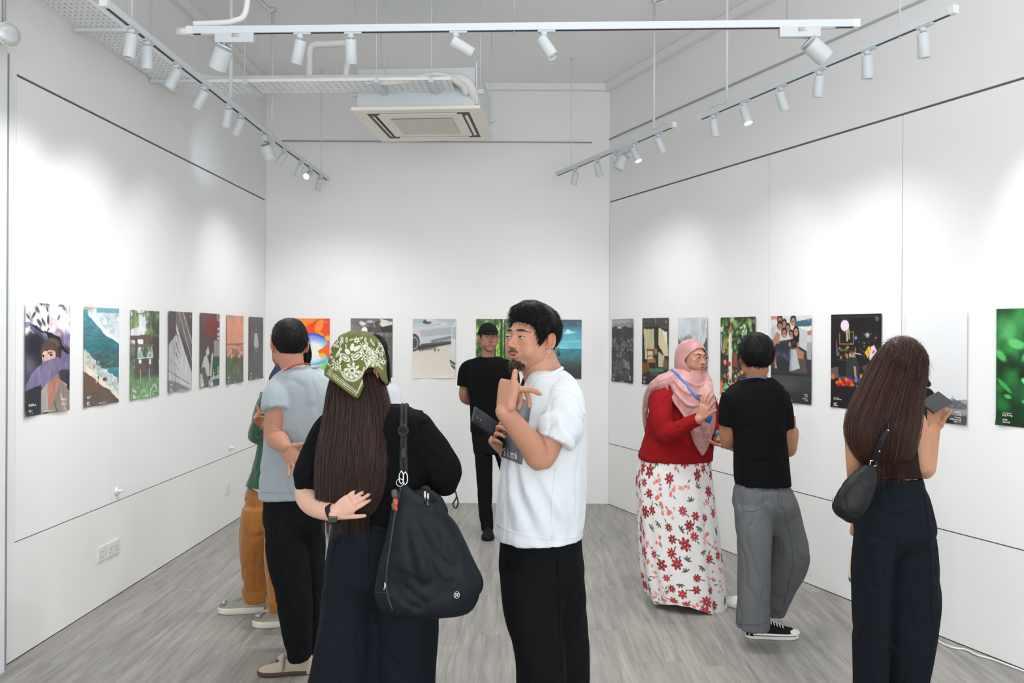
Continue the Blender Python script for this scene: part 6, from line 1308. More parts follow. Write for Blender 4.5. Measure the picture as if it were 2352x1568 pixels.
    rs_ = np.random.RandomState(3); placed = [(809, 797, 12), (798, 807, 9), (819, 800, 9), (776, 812, 9), (792, 821, 11), (820, 817, 11), (847, 803, 11), (858, 820, 9), (809, 851, 17), (840, 819, 10), (773, 838, 9), (866, 830, 9), (832, 795, 8), (852, 806, 8), (809, 838, 30)]
    for _ in range(1500):
        cx, cy = rs_.uniform(750, 895), rs_.uniform(776, 858); r_ = rs_.uniform(3.0, 6.5)
        if all((cx - a_) ** 2 + (cy - b_) ** 2 > (r_ + c_ * .85) ** 2 for a_, b_, c_ in placed) and not (cy > 840 and cx > 830) and not (cy > 838 and cx < 790):
            placed.append((cx, cy, r_)); an_ = rs_.uniform(0, 180)
            if rs_.rand() < .5: m_ |= fill_(cx, cy, r_, r_, an_, 6, .3) & ~fill_(cx, cy, r_ * .3, r_ * .3)
            else: m_ |= fill_(cx, cy, r_ * .42, r_ * 1.05, an_) & ~fill_(cx, cy, r_ * .12, r_ * .7, an_)
    for cx, cy in ((806, 832), (812, 832), (809, 829), (803, 835), (815, 835)): m_ |= fill_(cx, cy, 1.3, 1.3)
    m_ |= fill_(809, 817, 3.2, 6); m_ &= ~fill_(809, 817, 1.2, 3)
    def seg(x0, y0, x1, y1, w_, wav=0):
        dx, dy = x1 - x0, y1 - y0; L2 = dx * dx + dy * dy; t = ((U - x0) * dx + (Vv - y0) * dy) / L2; dist = ((U - x0) * dy - (Vv - y0) * dx) / math.sqrt(L2) - wav * np.sin(t * math.sqrt(L2) * 1.6); return (np.abs(dist) < w_) & (t > 0) & (t < 1)
    for sgn in ((752, 852, 820, 903), (820, 903, 836, 868)):
        x0, y0, x1, y1 = sgn; m_ |= seg(x0, y0, x1, y1, .9, 1.3); m_ |= seg(x0 - 2, y0 + 4, x1 - 1, y1 + 4.5, .55); m_ |= seg(x0 + 2, y0 - 4, x1, y1 - 4.5, .5)
    for x0, y0, x1, y1 in ((836, 862, 845, 836), (845, 836, 862, 829), (862, 829, 880, 846), (758, 845, 782, 846)): m_ |= seg(x0, y0, x1, y1, .8, .9); m_ |= seg(x0, y0 + 4, x1, y1 + 4, .5)
    col[m_ & cam_side] = wht; fr = (~cam_side) & (vn(Dd * 26) > .66); col[fr] = wht
    keep = Fd[inn[Fd].all(1)]; used = np.unique(keep); mp_ = np.zeros(len(Wd), int); mp_[used] = np.arange(len(used))
    ban = mk('bandana', Wd[used], mp_[keep], mat('printed_cotton', attr='col', rough=.75, bump=.2, bscale=500), root, colors=col[used], label='olive green bandana with white floral print')
    sd = ban.modifiers.new('s', 'SOLIDIFY'); sd.thickness = .002
    # jumpsuit top with puff sleeves
    parts = [vloft([(928, 838, 925, Y, .055), (938, 800, 955, Y, .075), (955, 770, 985, Y, .095), (985, 757, 992, Y, .11), (1040, 752, 978, Y, .115), (1100, 758, 978, Y, .112), (1150, 766, 962, Y, .11), (1200, 765, 940, Y, .115)], 2.4),
             tube([P(755, 983, Y), P(742, 1020, Y), P(728, 1065, Y - .01), P(719, 1102, Y - .02), P(722, 1128, Y - .03)], [.055, .062, .068, .066, .050], 26, True, m=4),
             tube([P(958, 972, Y), P(975, 1005, Y), P(1000, 1048, Y), P(1016, 1084, Y - .0), P(1018, 1106, Y + .01)], [.055, .062, .066, .070, .056], 26, True, m=4)]
    fo = [(P(715, 1000, Y - .1), P(700, 1130, Y - .1), .012, .008), (P(745, 1000, Y - .1), P(725, 1130, Y - .1), .012, .008), (P(700, 1110, Y - .12), P(760, 1105, Y - .1), .01, -.008), (P(970, 990, Y - .1), P(1010, 1120, Y - .1), .014, .008), (P(1000, 985, Y - .1), P(1045, 1110, Y - .1), .012, .008), (P(930, 1000, Y - .12), P(960, 1110, Y - .12), .014, .007)]
    top, Vt, Ft = cloth(root, 'blouse', parts, M_BTEE, .0085, 2, fo, 'black blouse with gathered puff sleeves', .006, 8, 4)
    bt = bvh_of(Vt, Ft)
    q = P(1046, 1128, Y); mk('cuff_cord', *tube([q, q + Vector((.004, 0, -.02)), q + Vector((-.008, 0, -.045)), q + Vector((.002, 0, -.058)), q + Vector((.010, 0, -.04)), q + Vector((.004, 0, -.015))], .0028, 8, m=4), M_BLACK, top)
    legs = [vloft([(1188, 768, 936, Y, .115), (1210, 763, 945, Y, .13), (1260, 754, 972, Y, .145), (1330, 746, 995, Y, .15), (1390, 780, 960, Y, .06)]),
            vloft([(1340, 744, 862, Y - .01, .13), (1450, 728, 866, Y - .02, .13), (1568, 708, 862, Y - .03, .13), (1700, 690, 860, Y - .03, .13), (1838, 672, 858, Y - .03, .13)]),
            vloft([(1340, 850, 1003, Y + .02, .13), (1450, 846, 1007, Y + .03, .13), (1568, 848, 1002, Y + .04, .13), (1700, 850, 1005, Y + .04, .13), (1830, 850, 1008, Y + .04, .13)])]
    fo = [(P(846, 1270, Y - .2), P(860, 1620, Y - .2), .014, -.024), (P(800, 1230, Y - .2), P(770, 1290, Y - .2), .012, -.006), (P(790, 1330, Y - .2), P(770, 1600, Y - .2), .025, .012), (P(890, 1380, Y - .2), P(930, 1600, Y - .2), .025, .012)]
    tr, Vr, Fr = cloth(root, 'trousers', legs, M_BLTR, .011, 3, fo, 'wide blue-black trousers', .006, 5, 5); br = bvh_of(Vr, Fr)
    mk('waistband', *strip(br, [(772, 1197), (810, 1203), (850, 1204), (900, 1202), (935, 1196)], .03, .003), M_BLTR, tr)
    mk('pocket', *strip(br, [(792, 1200), (785, 1225), (768, 1255), (762, 1290)], .0022, .002), M_BLTR, tr)
    mk('pocket', *strip(br, [(852, 1218), (900, 1220), (925, 1218)], .0022, .002), M_BLTR, tr)
    mk('pocket', *strip(br, [(852, 1218), (848, 1250), (846, 1300)], .002, .002), M_BLTR, tr)
    for xx in (770, 935):
        hl = P(xx, 1840, Y - .08); shoe(root, (hl.x, hl.y, 0), (0.1, 1, 0), .25, .095, .07, M_SOLEK, M_SOLEW)
    # watch
    c = wr + (P(832, 1148, Y - .185) - wr).normalized() * -.006; d = (P(832, 1148, Y - .185) - wr).normalized(); a_ = d.cross(Vector((0, -1, 0))).normalized(); b_ = a_.cross(d)
    wt = mk('watch_band', *ringloft([ell_ring(c + d * t, a_ * rx_, b_ * ry_, 28) for t, rx_, ry_ in ((-.010, .029, .022), (-.009, .0335, .0255), (.009, .0335, .0255), (.010, .029, .022))]), M_LEA, root, label='black wristband watch')
    bev(mk('watch_face', *box(c - a_ * .0 + Vector((.006, -.028, -.012)), (.03, .008, .02)), mat('dark_glass', hexc('0c0f13'), .08, coat=1), wt), .003)
    # big shoulder bag
    YB2 = Y - .22; bag = thing('shoulder_bag', 'large navy-black nylon shoulder bag hanging from a rope strap', 'bag', tuple(P(985, 1412, YB2)))
    rows = [(1108, 916, 930, YB2 + .02, .012), (1135, 908, 962, YB2 + .01, .035), (1165, 900, 1010, YB2, .055), (1200, 893, 1046, YB2, .07), (1240, 884, 1068, YB2, .08), (1290, 871, 1090, YB2, .085), (1335, 862, 1112, YB2, .08), (1366, 859, 1104, YB2, .082), (1396, 874, 1090, YB2, .07), (1410, 905, 1075, YB2, .04)]
    pts = [vloft(rows, 2.3, 40), tube([P(935, 1140, YB2 + .05), P(990, 1140, YB2 + .09), P(1020, 1175, YB2 + .05)], [.02, .026, .02], 12)]
    fo = [(P(925, 1130, YB2 - .1), P(1040, 1290, YB2 - .1), .018, .010), (P(922, 1150, YB2 - .1), P(975, 1330, YB2 - .1), .016, .010), (P(905, 1230, YB2 - .1), P(885, 1350, YB2 - .1), .010, -.012), (P(1050, 1200, YB2 - .1), P(1085, 1380, YB2 - .1), .014, -.010), (P(885, 1345, YB2 - .1), P(960, 1395, YB2 - .1), .012, .010), (P(895, 1320, YB2 - .1), P(940, 1350, YB2 - .1), .012, .008)]
    bo_, Vb, Fb = cloth(bag, 'bag_body', pts, M_BAG, .0075, 3, fo, None, .003, 6, 6, aniso=(1, 1, .7)); bb = bvh_of(Vb, Fb)
    mk('side_seam', *strip(bb, [(921, 1120), (908, 1180), (899, 1240), (890, 1300), (888, 1345), (893, 1375), (903, 1402)], .007, .001), M_BLACK, bo_)
    mk('corner_seam', *strip(bb, [(863, 1362), (885, 1360), (903, 1368)], .004, .001), M_BLACK, bo_)
    mk('zip_pull', *tube([hit(bb, 886, 1338, .004), hit(bb, 888, 1345, .008), hit(bb, 885, 1352, .006)], .003, 8), M_CHROME, bo_)
    # round metal emblem
    cpt = hit(bb, 1049, 1365, .003); nn = (ORIG - cpt).normalized(); sx = Vector((0, 0, 1)).cross(nn).normalized(); sy = nn.cross(sx)
    def em(pts_, r_): return tube([cpt + sx * x * .0085 + sy * y * .0098 + nn * .001 for x, y in pts_], r_, 6, m=3)
    circ = [(math.cos(a__), math.sin(a__)) for a__ in np.linspace(0, 2 * np.pi, 17)]
    om = [(-.62, -.45), (-.25, -.5), (-.3, -.15), (-.5, .2), (-.25, .6), (.05, .25), (-.02, -.3), (.18, .2), (.45, .55), (.55, .1), (.2, -.35), (.55, -.45)]
    mk('round_emblem', *merge([em(circ, .0007), em(om, .0008)]), M_CHROME, bo_)
    # rope strap
    Mr = mat('black_rope', hexc('14171a'), .8, bump=.8, bscale=60, stretch=(6, 6, 6), var=.4, vscale=40)
    s_top = hit(bt, 926, 936, .006) or P(926, 936, Y - .1)
    for dx in (-4, 5):
        pp = [P(926 + dx, 940, Y + .0) + Vector((0, .05, .01)), hit(bt, 926 + dx, 938, .008, Y - .1), hit(bt, 925 + dx, 975, .010, Y - .12), P(927 + dx * .6, 985, Y - .15), P(926 + dx, 1040, Y - .18), P(927 + dx, 1085, Y - .21)]
        mk('strap_rope', *tube(pp, .0065, 10, m=5), Mr, bag, label='black rope strap')
    mk('strap_knot', *tube([P(916, 986, Y - .165), P(926, 978, Y - .17), P(936, 990, Y - .165), P(925, 1000, Y - .17), P(917, 992, Y - .165)], .006, 10, m=4), Mr, bag)
    mk('strap_sleeve', *tube([P(927, 1034, Y - .18), P(927, 1048, Y - .185)], .0125, 12), M_BLACK, bag)
    for u_, v_ in ((922, 1096), (931, 1098)):
        c = P(u_, v_, YB2); mk('carabiner', *tube([c + Vector((0, 0, .02)), c + Vector((.006, 0, .01)), c + Vector((.006, 0, -.012)), c + Vector((0, 0, -.02)), c + Vector((-.006, 0, -.012)), c + Vector((-.006, 0, .01)), c + Vector((0, 0, .02))], .0022, 8), M_CHROME, bag)
    c = P(919, 1108, YB2 - .03); mk('key_ring', *tube([c + Vector((math.cos(t) * .012, 0, math.sin(t) * .012)) for t in np.linspace(0, 2 * np.pi, 13)], .0014, 8, m=1), M_CHROME, bag)
    for u_, v_, c_, r_ in ((906, 1130, '3f4a34', .010), (908, 1148, 'b5442e', .008), (904, 1158, '4a5238', .007), (909, 1162, 'c0392c', .005)):
        mk('charm', *tube([P(u_, v_, YB2 - .05), P(u_ + 1, v_ + 8, YB2 - .05)], r_, 10), mat('charm_' + c_, hexc(c_), .5, var=.2), bag)
    mk('buckle', *merge([box(P(976, 1140, YB2 - .02), (.006, .004, .035)), box(P(983, 1143, YB2 - .02), (.006, .004, .03)), box(P(979, 1160, YB2 - .02), (.014, .006, .010))]), M_CHROME, bag)
build_B()

# ================================================================== person C: man in grey T-shirt, hand behind his back
def build_C():
    Y = 3.9; root = person('man in a light grey T-shirt and black jeans with one hand behind his back', 680, Y)
    H = Head(P(664, 795, Y), -152, 4, 0, 1.0, 0, 1.05)
    hp = H.skin_parts(P(682, 880, Y), (.058, .07))
    sh = P(645, 905, Y - .08); el = P(630, 1000, Y - .12); wr = P(655, 1026, Y - .24)
    la = [limb([sh, sh.lerp(el, .55), el, el.lerp(wr, .45), wr], [.060, .058, .048, .046, .031])]
    la += hand(wr, P(684, 1070, Y - .27) - wr, (-.1, -1, .15), -1, 1.02, ((10, 12, 8), (12, 14, 10), (16, 18, 10), (18, 20, 12)), (62, 10, 0), 10, 1.1, .1)
    sh2 = P(765, 905, Y + .1); el2 = P(785, 1010, Y + .08)
    ra = [limb([sh2, sh2.lerp(el2, .5), el2, P(775, 1040, Y - .05), P(745, 1060, Y - .16)], [.058, .052, .046, .04, .03])]
    tors = [vloft([(870, 650, 760, Y, .09), (1120, 640, 740, Y, .12)])]
    bo, V, F = body(root, [(hp, .004, 1, None), (la, .0038, 1, .6), (ra, .006, 1, .6), (tors, .016, 1, None)], 'b07d64', head=H)
    short_hair(H, root, M_HAIRB, .009, .010, .064, -.066, 8, 1800, .022, 'short black hair', spike=.15)
    # glasses temple seen beside the face
    for sg in (1, -1):
        mk('glasses_temple', *tube([H.w(sg * .077, .01, .008), H.w(sg * .078, -.04, .008), H.w(sg * .072, -.088, .006)], .0016, 6), M_BLACK, root)
        c = H.w(sg * .032, -.098, .004); pts = [H.w(sg * .034 + .024 * math.cos(t), -.098 + abs(math.cos(t)) * .006, .003 + .019 * math.sin(t)) for t in np.linspace(0, 2 * np.pi, 17)]; mk('glasses_rim', *tube(pts, .0013, 6, m=1), M_BLACK, root)
    tee_p = [vloft([(838, 668, 722, Y, .07), (848, 650, 738, Y, .10), (868, 628, 765, Y, .125), (900, 616, 783, Y, .14), (960, 613, 786, Y, .15), (1020, 609, 776, Y, .145), (1080, 602, 762, Y, .15), (1140, 599, 752, Y, .155)], 2.4, 36),
             tube([P(648, 890, Y - .05), P(640, 915, Y - .09), P(636, 945, Y - .12)], [.075, .075, .072], 24, False, m=4), tube([P(760, 890, Y + .06), P(776, 925, Y + .09), P(782, 950, Y + .09)], [.07, .072, .07], 24, False, m=4)]
    fo = [(P(690, 860, Y - .2), P(720, 1050, Y - .2), .018, .010), (P(730, 860, Y - .2), P(745, 1000, Y - .2), .014, .008), (P(655, 965, Y - .2), P(640, 1120, Y - .2), .016, .010), (P(625, 1000, Y - .2), P(612, 1130, Y - .2), .014, .008), (P(670, 1070, Y - .2), P(660, 1130, Y - .2), .016, .008), (P(672, 880, Y - .2), P(662, 950, Y - .2), .014, -.008)]
    tee, Vt, Ft = cloth(root, 't_shirt', tee_p, M_GTEE, .009, 2, fo, 'light grey T-shirt', .005, 6, 11)
    collar(tee, P(692, 846, Y - .01), Vector((.078, 0, .010)), Vector((0, .075, 0)), .008, M_GTEE)
    mk('lanyard', *tube([P(648, 858, Y - .08), P(660, 847, Y - .092), P(680, 838, Y - .096), P(702, 834, Y - .088), P(712, 838, Y - .04)], .0085, 8, True, ((0, .3, 1), .25)), mat('red_ribbon', hexc('d8402c'), .6), root, label='red lanyard ribbon')
    bt = bvh_of(Vt, Ft); mk('sleeve_hem', *strip(bt, [(606, 943), (620, 949), (634, 952)], .004, .001), mat('grey_seam', hexc('8d969c'), .9), tee); mk('hem_stitch', *strip(bt, [(602, 1130), (640, 1131), (690, 1131)], .003, .001), mat('grey_seam', hexc('8d969c'), .9), tee)
    legs = [vloft([(1128, 606, 748, Y, .13), (1160, 606, 748, Y, .14), (1200, 607, 747, Y, .145), (1260, 640, 725, Y, .06)]),
            vloft([(1180, 612, 690, Y - .05, .11), (1240, 612, 700, Y - .07, .115), (1300, 620, 708, Y - .09, .11), (1360, 634, 712, Y - .11, .10), (1430, 645, 715, Y - .12, .095), (1480, 655, 715, Y - .12, .09), (1512, 664, 716, Y - .12, .085)]),
            vloft([(1180, 665, 745, Y + .06, .11), (1260, 672, 744, Y + .08, .11), (1360, 690, 742, Y + .11, .10), (1430, 696, 738, Y + .12, .09), (1490, 700, 740, Y + .12, .085)])]
    fo = [(P(690, 1200, Y - .3), P(712, 1400, Y - .3), .012, -.008), (P(640, 1370, Y - .3), P(700, 1390, Y - .3), .010, .007), (P(650, 1440, Y - .3), P(706, 1425, Y - .3), .010, .007), (P(655, 1480, Y - .3), P(712, 1470, Y - .3), .010, .007)]
    tr, Vr, Fr = cloth(root, 'jeans', legs, M_JEANK, .010, 2, fo, 'black straight jeans', .006, 8, 12); br = bvh_of(Vr, Fr); Mst = mat('dark_stitch', hexc('1a1c1e'), .9, spec=.1)
    mk('pocket', *strip(br, [(662, 1150), (664, 1190), (684, 1200), (708, 1188), (708, 1150)], .003, .001), Mst, tr); mk('side_seam', *strip(br, [(622, 1170), (632, 1260), (652, 1360), (668, 1440), (680, 1505)], .003, .001), Mst, tr)
    M_SU = mat('beige_suede', hexc('b3a592'), .9, bump=.4, bscale=200, sheen=.3); M_CORK = mat('cork_sole', hexc('4a3a2e'), .8)
    hl = atZ(722, 1542, 0); up, k, d, s = shoe(root, (hl.x, hl.y, 0), (-1, -.12, 0), .268, .105, .085, M_SU, M_CORK, 'beige suede clog with buckle strap', sole_h=.02)
    for t, ang in ((.56, .5), (.16, .3)):
        c = k + d * t * .268 + Vector((0, 0, .02)); z_ = .062 if t > .3 else .085
        pts = [c - s * .05 + d * -.01, c - s * .052 + Vector((0, 0, z_ * .5)), c - s * .03 + Vector((0, 0, z_ * .85)), c + Vector((0, 0, z_)), c + s * .03 + Vector((0, 0, z_ * .85)), c + s * .05 + Vector((0, 0, z_ * .3))]
        mk('strap', *tube(pts, .012, 8, True, (tuple(d), 1)), M_SU, up)
        mk('buckle', *tube([c - s * .058 + Vector((0, 0, z_ * .5)) + d * x + Vector((0, 0, z)) for x, z in ((-.012, -.012), (.012, -.012), (.012, .014), (-.012, .014), (-.012, -.012))], .002, 6, m=1), mat('brass', hexc('b79a6a'), .3, 1), up)
    hl = atZ(760, 1515, 0); shoe(root, (hl.x, hl.y, 0), (-1, -.12, 0), .268, .105, .085, M_SU, M_CORK, None, sole_h=.02)
build_C()

# ================================================================== person D: green overshirt, ochre trousers
def build_D():
    Y = 4.62; root = person('man in a green corduroy overshirt and ochre trousers half hidden by the man in grey', 610, Y)
    H = Head(P(663, 808, Y), -38, -4, 0, .98, 0, 1.0)
    hp = H.skin_parts(P(668, 895, Y + .03))
    sh = P(625, 905, Y - .05); el = P(592, 1000, Y - .08); wr = P(603, 978, Y - .20)
    la = [limb([sh, el, wr], [.05, .045, .03])]; la += hand(wr, P(585, 945, Y - .25) - wr, (.9, -.3, .1), 1, .95, ((45, 25, 15), (50, 35, 20), (55, 40, 20), (55, 40, 20)), (25, 0, 0), 4, .8, -.2)
    tors = [vloft([(900, 630, 700, Y, .08), (1110, 600, 680, Y, .11)])]
    bo, V, F = body(root, [(hp, .004, 1, None), (la, .0042, 1, .6), (tors, .016, 1, None)], '96664d', head=H, stubble=.9)
    face_features(H, root)
    short_hair(H, root, mat('brown_hair', hexc('2b1f18'), .5, var=.3, vscale=1, stretch=(150, 150, 8)), .016, .014, .062, -.06, 21, 1500, .04, 'tousled brown hair', spike=.7)
    long_hair(root, M_HAIRB, [(P(706, 790, Y + .02), Vector((.012, 0, 0)), Vector((0, .03, 0))), (P(707, 815, Y + .02), Vector((.020, 0, 0)), Vector((0, .035, 0))), (P(704, 840, Y + .02), Vector((.014, 0, 0)), Vector((0, .03, 0)))], 'dark hair behind the ear', 4, 60, .1, .01, .02, 36, 'side_hair')
    sh_p = [vloft([(862, 640, 700, Y, .08), (880, 622, 720, Y, .12), (920, 612, 730, Y, .14), (980, 600, 728, Y, .15), (1050, 588, 722, Y, .15), (1090, 577, 718, Y, .15), (1112, 568, 716, Y, .15)], 2.4, 32),
            tube([P(622, 905, Y - .08), P(606, 950, Y - .10), P(592, 990, Y - .12), P(584, 1003, Y - .14)], [.062, .064, .058, .045], 20, False, m=4), tube([P(588, 1003, Y - .12), P(592, 985, Y - .18), P(598, 975, Y - .2)], [.05, .046, .044], 18, False, m=4)]
    shirt, Vs_, Fs_ = cloth(root, 'overshirt', sh_p, M_GREEN, .009, 2, [(P(600, 1000, Y - .2), P(580, 1110, Y - .2), .014, .01)], 'green corduroy overshirt', .005, 7, 31)
    V2, F2 = vloft([(1085, 585, 700, Y, .13), (1110, 584, 702, Y, .135), (1127, 584, 704, Y, .135)]); mk('undershirt', V2, F2, M_WTEE, root, label='white undershirt hem')
    V2, F2 = vloft([(840, 634, 690, Y - .02, .09), (862, 622, 700, Y - .02, .11), (880, 620, 705, Y - .02, .115)]); mk('inner_collar', V2, F2, mat('navy_cotton', hexc('1c2740'), .85), root, label='navy collar')
    legs = [vloft([(1118, 572, 700, Y, .12), (1150, 564, 700, Y, .14), (1200, 590, 670, Y, .06)]),
            vloft([(1160, 558, 640, Y - .05, .12), (1210, 552, 632, Y - .05, .12), (1260, 552, 625, Y - .03, .11), (1310, 556, 620, Y + .0, .10), (1350, 561, 619, Y + .02, .09), (1368, 563, 619, Y + .02, .09)]),
            vloft([(1160, 620, 700, Y - .08, .12), (1230, 612, 690, Y - .12, .12), (1300, 612, 680, Y - .16, .11), (1350, 616, 672, Y - .2, .10), (1388, 620, 668, Y - .22, .09)])]
    fo = [(P(585, 1150, Y - .3), P(575, 1330, Y - .3), .02, .010), (P(560, 1230, Y - .3), P(620, 1240, Y - .3), .02, .007), (P(612, 1200, Y - .3), P(606, 1340, Y - .3), .012, -.012)]
    tr, Vr, Fr = cloth(root, 'trousers', legs, M_OCHRE, .010, 2, fo, 'ochre corduroy trousers with turned cuffs', .008, 6, 32)
    mk('cuff', *vloft([(1348, 558, 622, Y + .02, .10), (1362, 560, 622, Y + .02, .10), (1376, 564, 621, Y + .02, .095)]), M_OCHRE, tr); mk('cuff', *vloft([(1368, 614, 674, Y - .21, .10), (1382, 616, 674, Y - .21, .10), (1396, 620, 672, Y - .21, .095)]), M_OCHRE, tr)
    M_SIL = mat('silver_mesh', hexc('8f8b80'), .35, .35, bump=.9, bscale=300, var=.12, vscale=120); M_SO = mat('cream_sole', hexc('ddd6c6'), .6); M_MINT = mat('mint_lace', hexc('9fc7b4'), .6)
    for (u, v, lab) in ((622, 1402, 'silver mesh sneaker with cream sole'), (706, 1432, None)):
        hl = atZ(u, v, 0); up, k, d, s = shoe(root, (hl.x, hl.y, 0), (-1, -.14, 0), .30, .105, .10, M_SIL, M_SO, lab, sole_h=.036)
        laces(up, k, d, s, .30, .10, M_MINT, 5, .52, .72)
        mk('toe_panel', *tube([k + d * .262 + s * .02 + Vector((0, 0, .062)), k + d * .275 + Vector((0, 0, .058)), k + d * .262 - s * .02 + Vector((0, 0, .062))], [.010, .014, .010], 10), mat('silver_leather', hexc('b5b4b0'), .25, .6), up); mk('heel_panel', *tube([k + d * .02 + s * .026 + Vector((0, 0, .07)), k + d * .004 + Vector((0, 0, .075)), k + d * .02 - s * .026 + Vector((0, 0, .07))], .016, 10), mat('silver_leather'), up)
        for t in (.25, .4, .52): c = k + d * t * .3 + Vector((0, 0, .035)) - s * .046; mk('side_stripe', *tube([c, c + d * .03 + Vector((0, 0, .03)) + s * .006], .003, 6), mat('yellow_stripe', hexc('c9a244'), .5), up)
build_D()

# ================================================================== person E: white top behind the bandana
def build_E():
    Y = 5.2; root = person('woman with long black hair and a white top almost hidden behind the bandana', 862, Y)
    H = Head(P(862, 812, Y), 175, 0, 0, .98, 1); hp = H.skin_parts(P(862, 885, Y))
    tors = [vloft([(900, 840, 890, Y, .07), (1020, 840, 890, Y, .10)])]
    body(root, [(hp, .006, 1, .6), (tors, .02, 1, None)], 'd0a084', head=H)
    D, r, Vh, Fh = H.mesh(); k = np.clip((Vh[:, 2] - hairline(Vh, .06, .01, -.16)) / .02, 0, 1); mk('hair_cap', H.W(Vh + D * np.where(k > .02, .014 * k, -.004)[:, None]), Fh, M_HAIRB, root)
    rows = [(790, 836, 888, .06), (830, 830, 893, .09), (880, 826, 894, .09), (930, 828, 890, .07), (980, 832, 886, .05)]
    long_hair(root, M_HAIRB, [(P((a + b_) / 2, v, Y - .04), (P(b_, v, Y) - P(a, v, Y)) / 2, Vector((0, q, 0))) for v, a, b_, q in rows], 'long black hair', 9, 400, .05, .01, .05, 90, 'long_hair')
    parts = [vloft([(862, 846, 880, Y, .06), (874, 828, 898, Y, .09), (895, 815, 912, Y, .11), (960, 812, 918, Y, .12), (1020, 818, 908, Y, .12), (1060, 816, 908, Y, .12)]), tube([P(818, 900, Y), P(810, 950, Y), P(808, 1000, Y)], [.05, .055, .05], 18), tube([P(902, 900, Y), P(910, 950, Y), P(908, 1000, Y)], [.05, .055, .05], 18)]
    cloth(root, 't_shirt', parts, M_WTEE, .011, 2, (), 'white short-sleeved top', .005, 6, 41)
    cloth(root, 'trousers', [vloft([(1050, 820, 905, Y, .11), (1110, 818, 908, Y, .12), (1180, 820, 905, Y, .10)]), vloft([(1130, 818, 860, Y, .09), (1250, 824, 860, Y, .08), (1325, 826, 860, Y, .08)]), vloft([(1130, 864, 908, Y, .09), (1250, 866, 902, Y, .08), (1325, 866, 900, Y, .08)])], M_BTROU, .012, 2, (), 'black trousers', .005, 6, 42)
    for u in (842, 884): hl = atZ(u, 1345, 0); shoe(root, (hl.x, Y - .08, 0), (0, 1, 0), .25, .095, .07, M_SOLEW, M_SOLEW)
build_E()

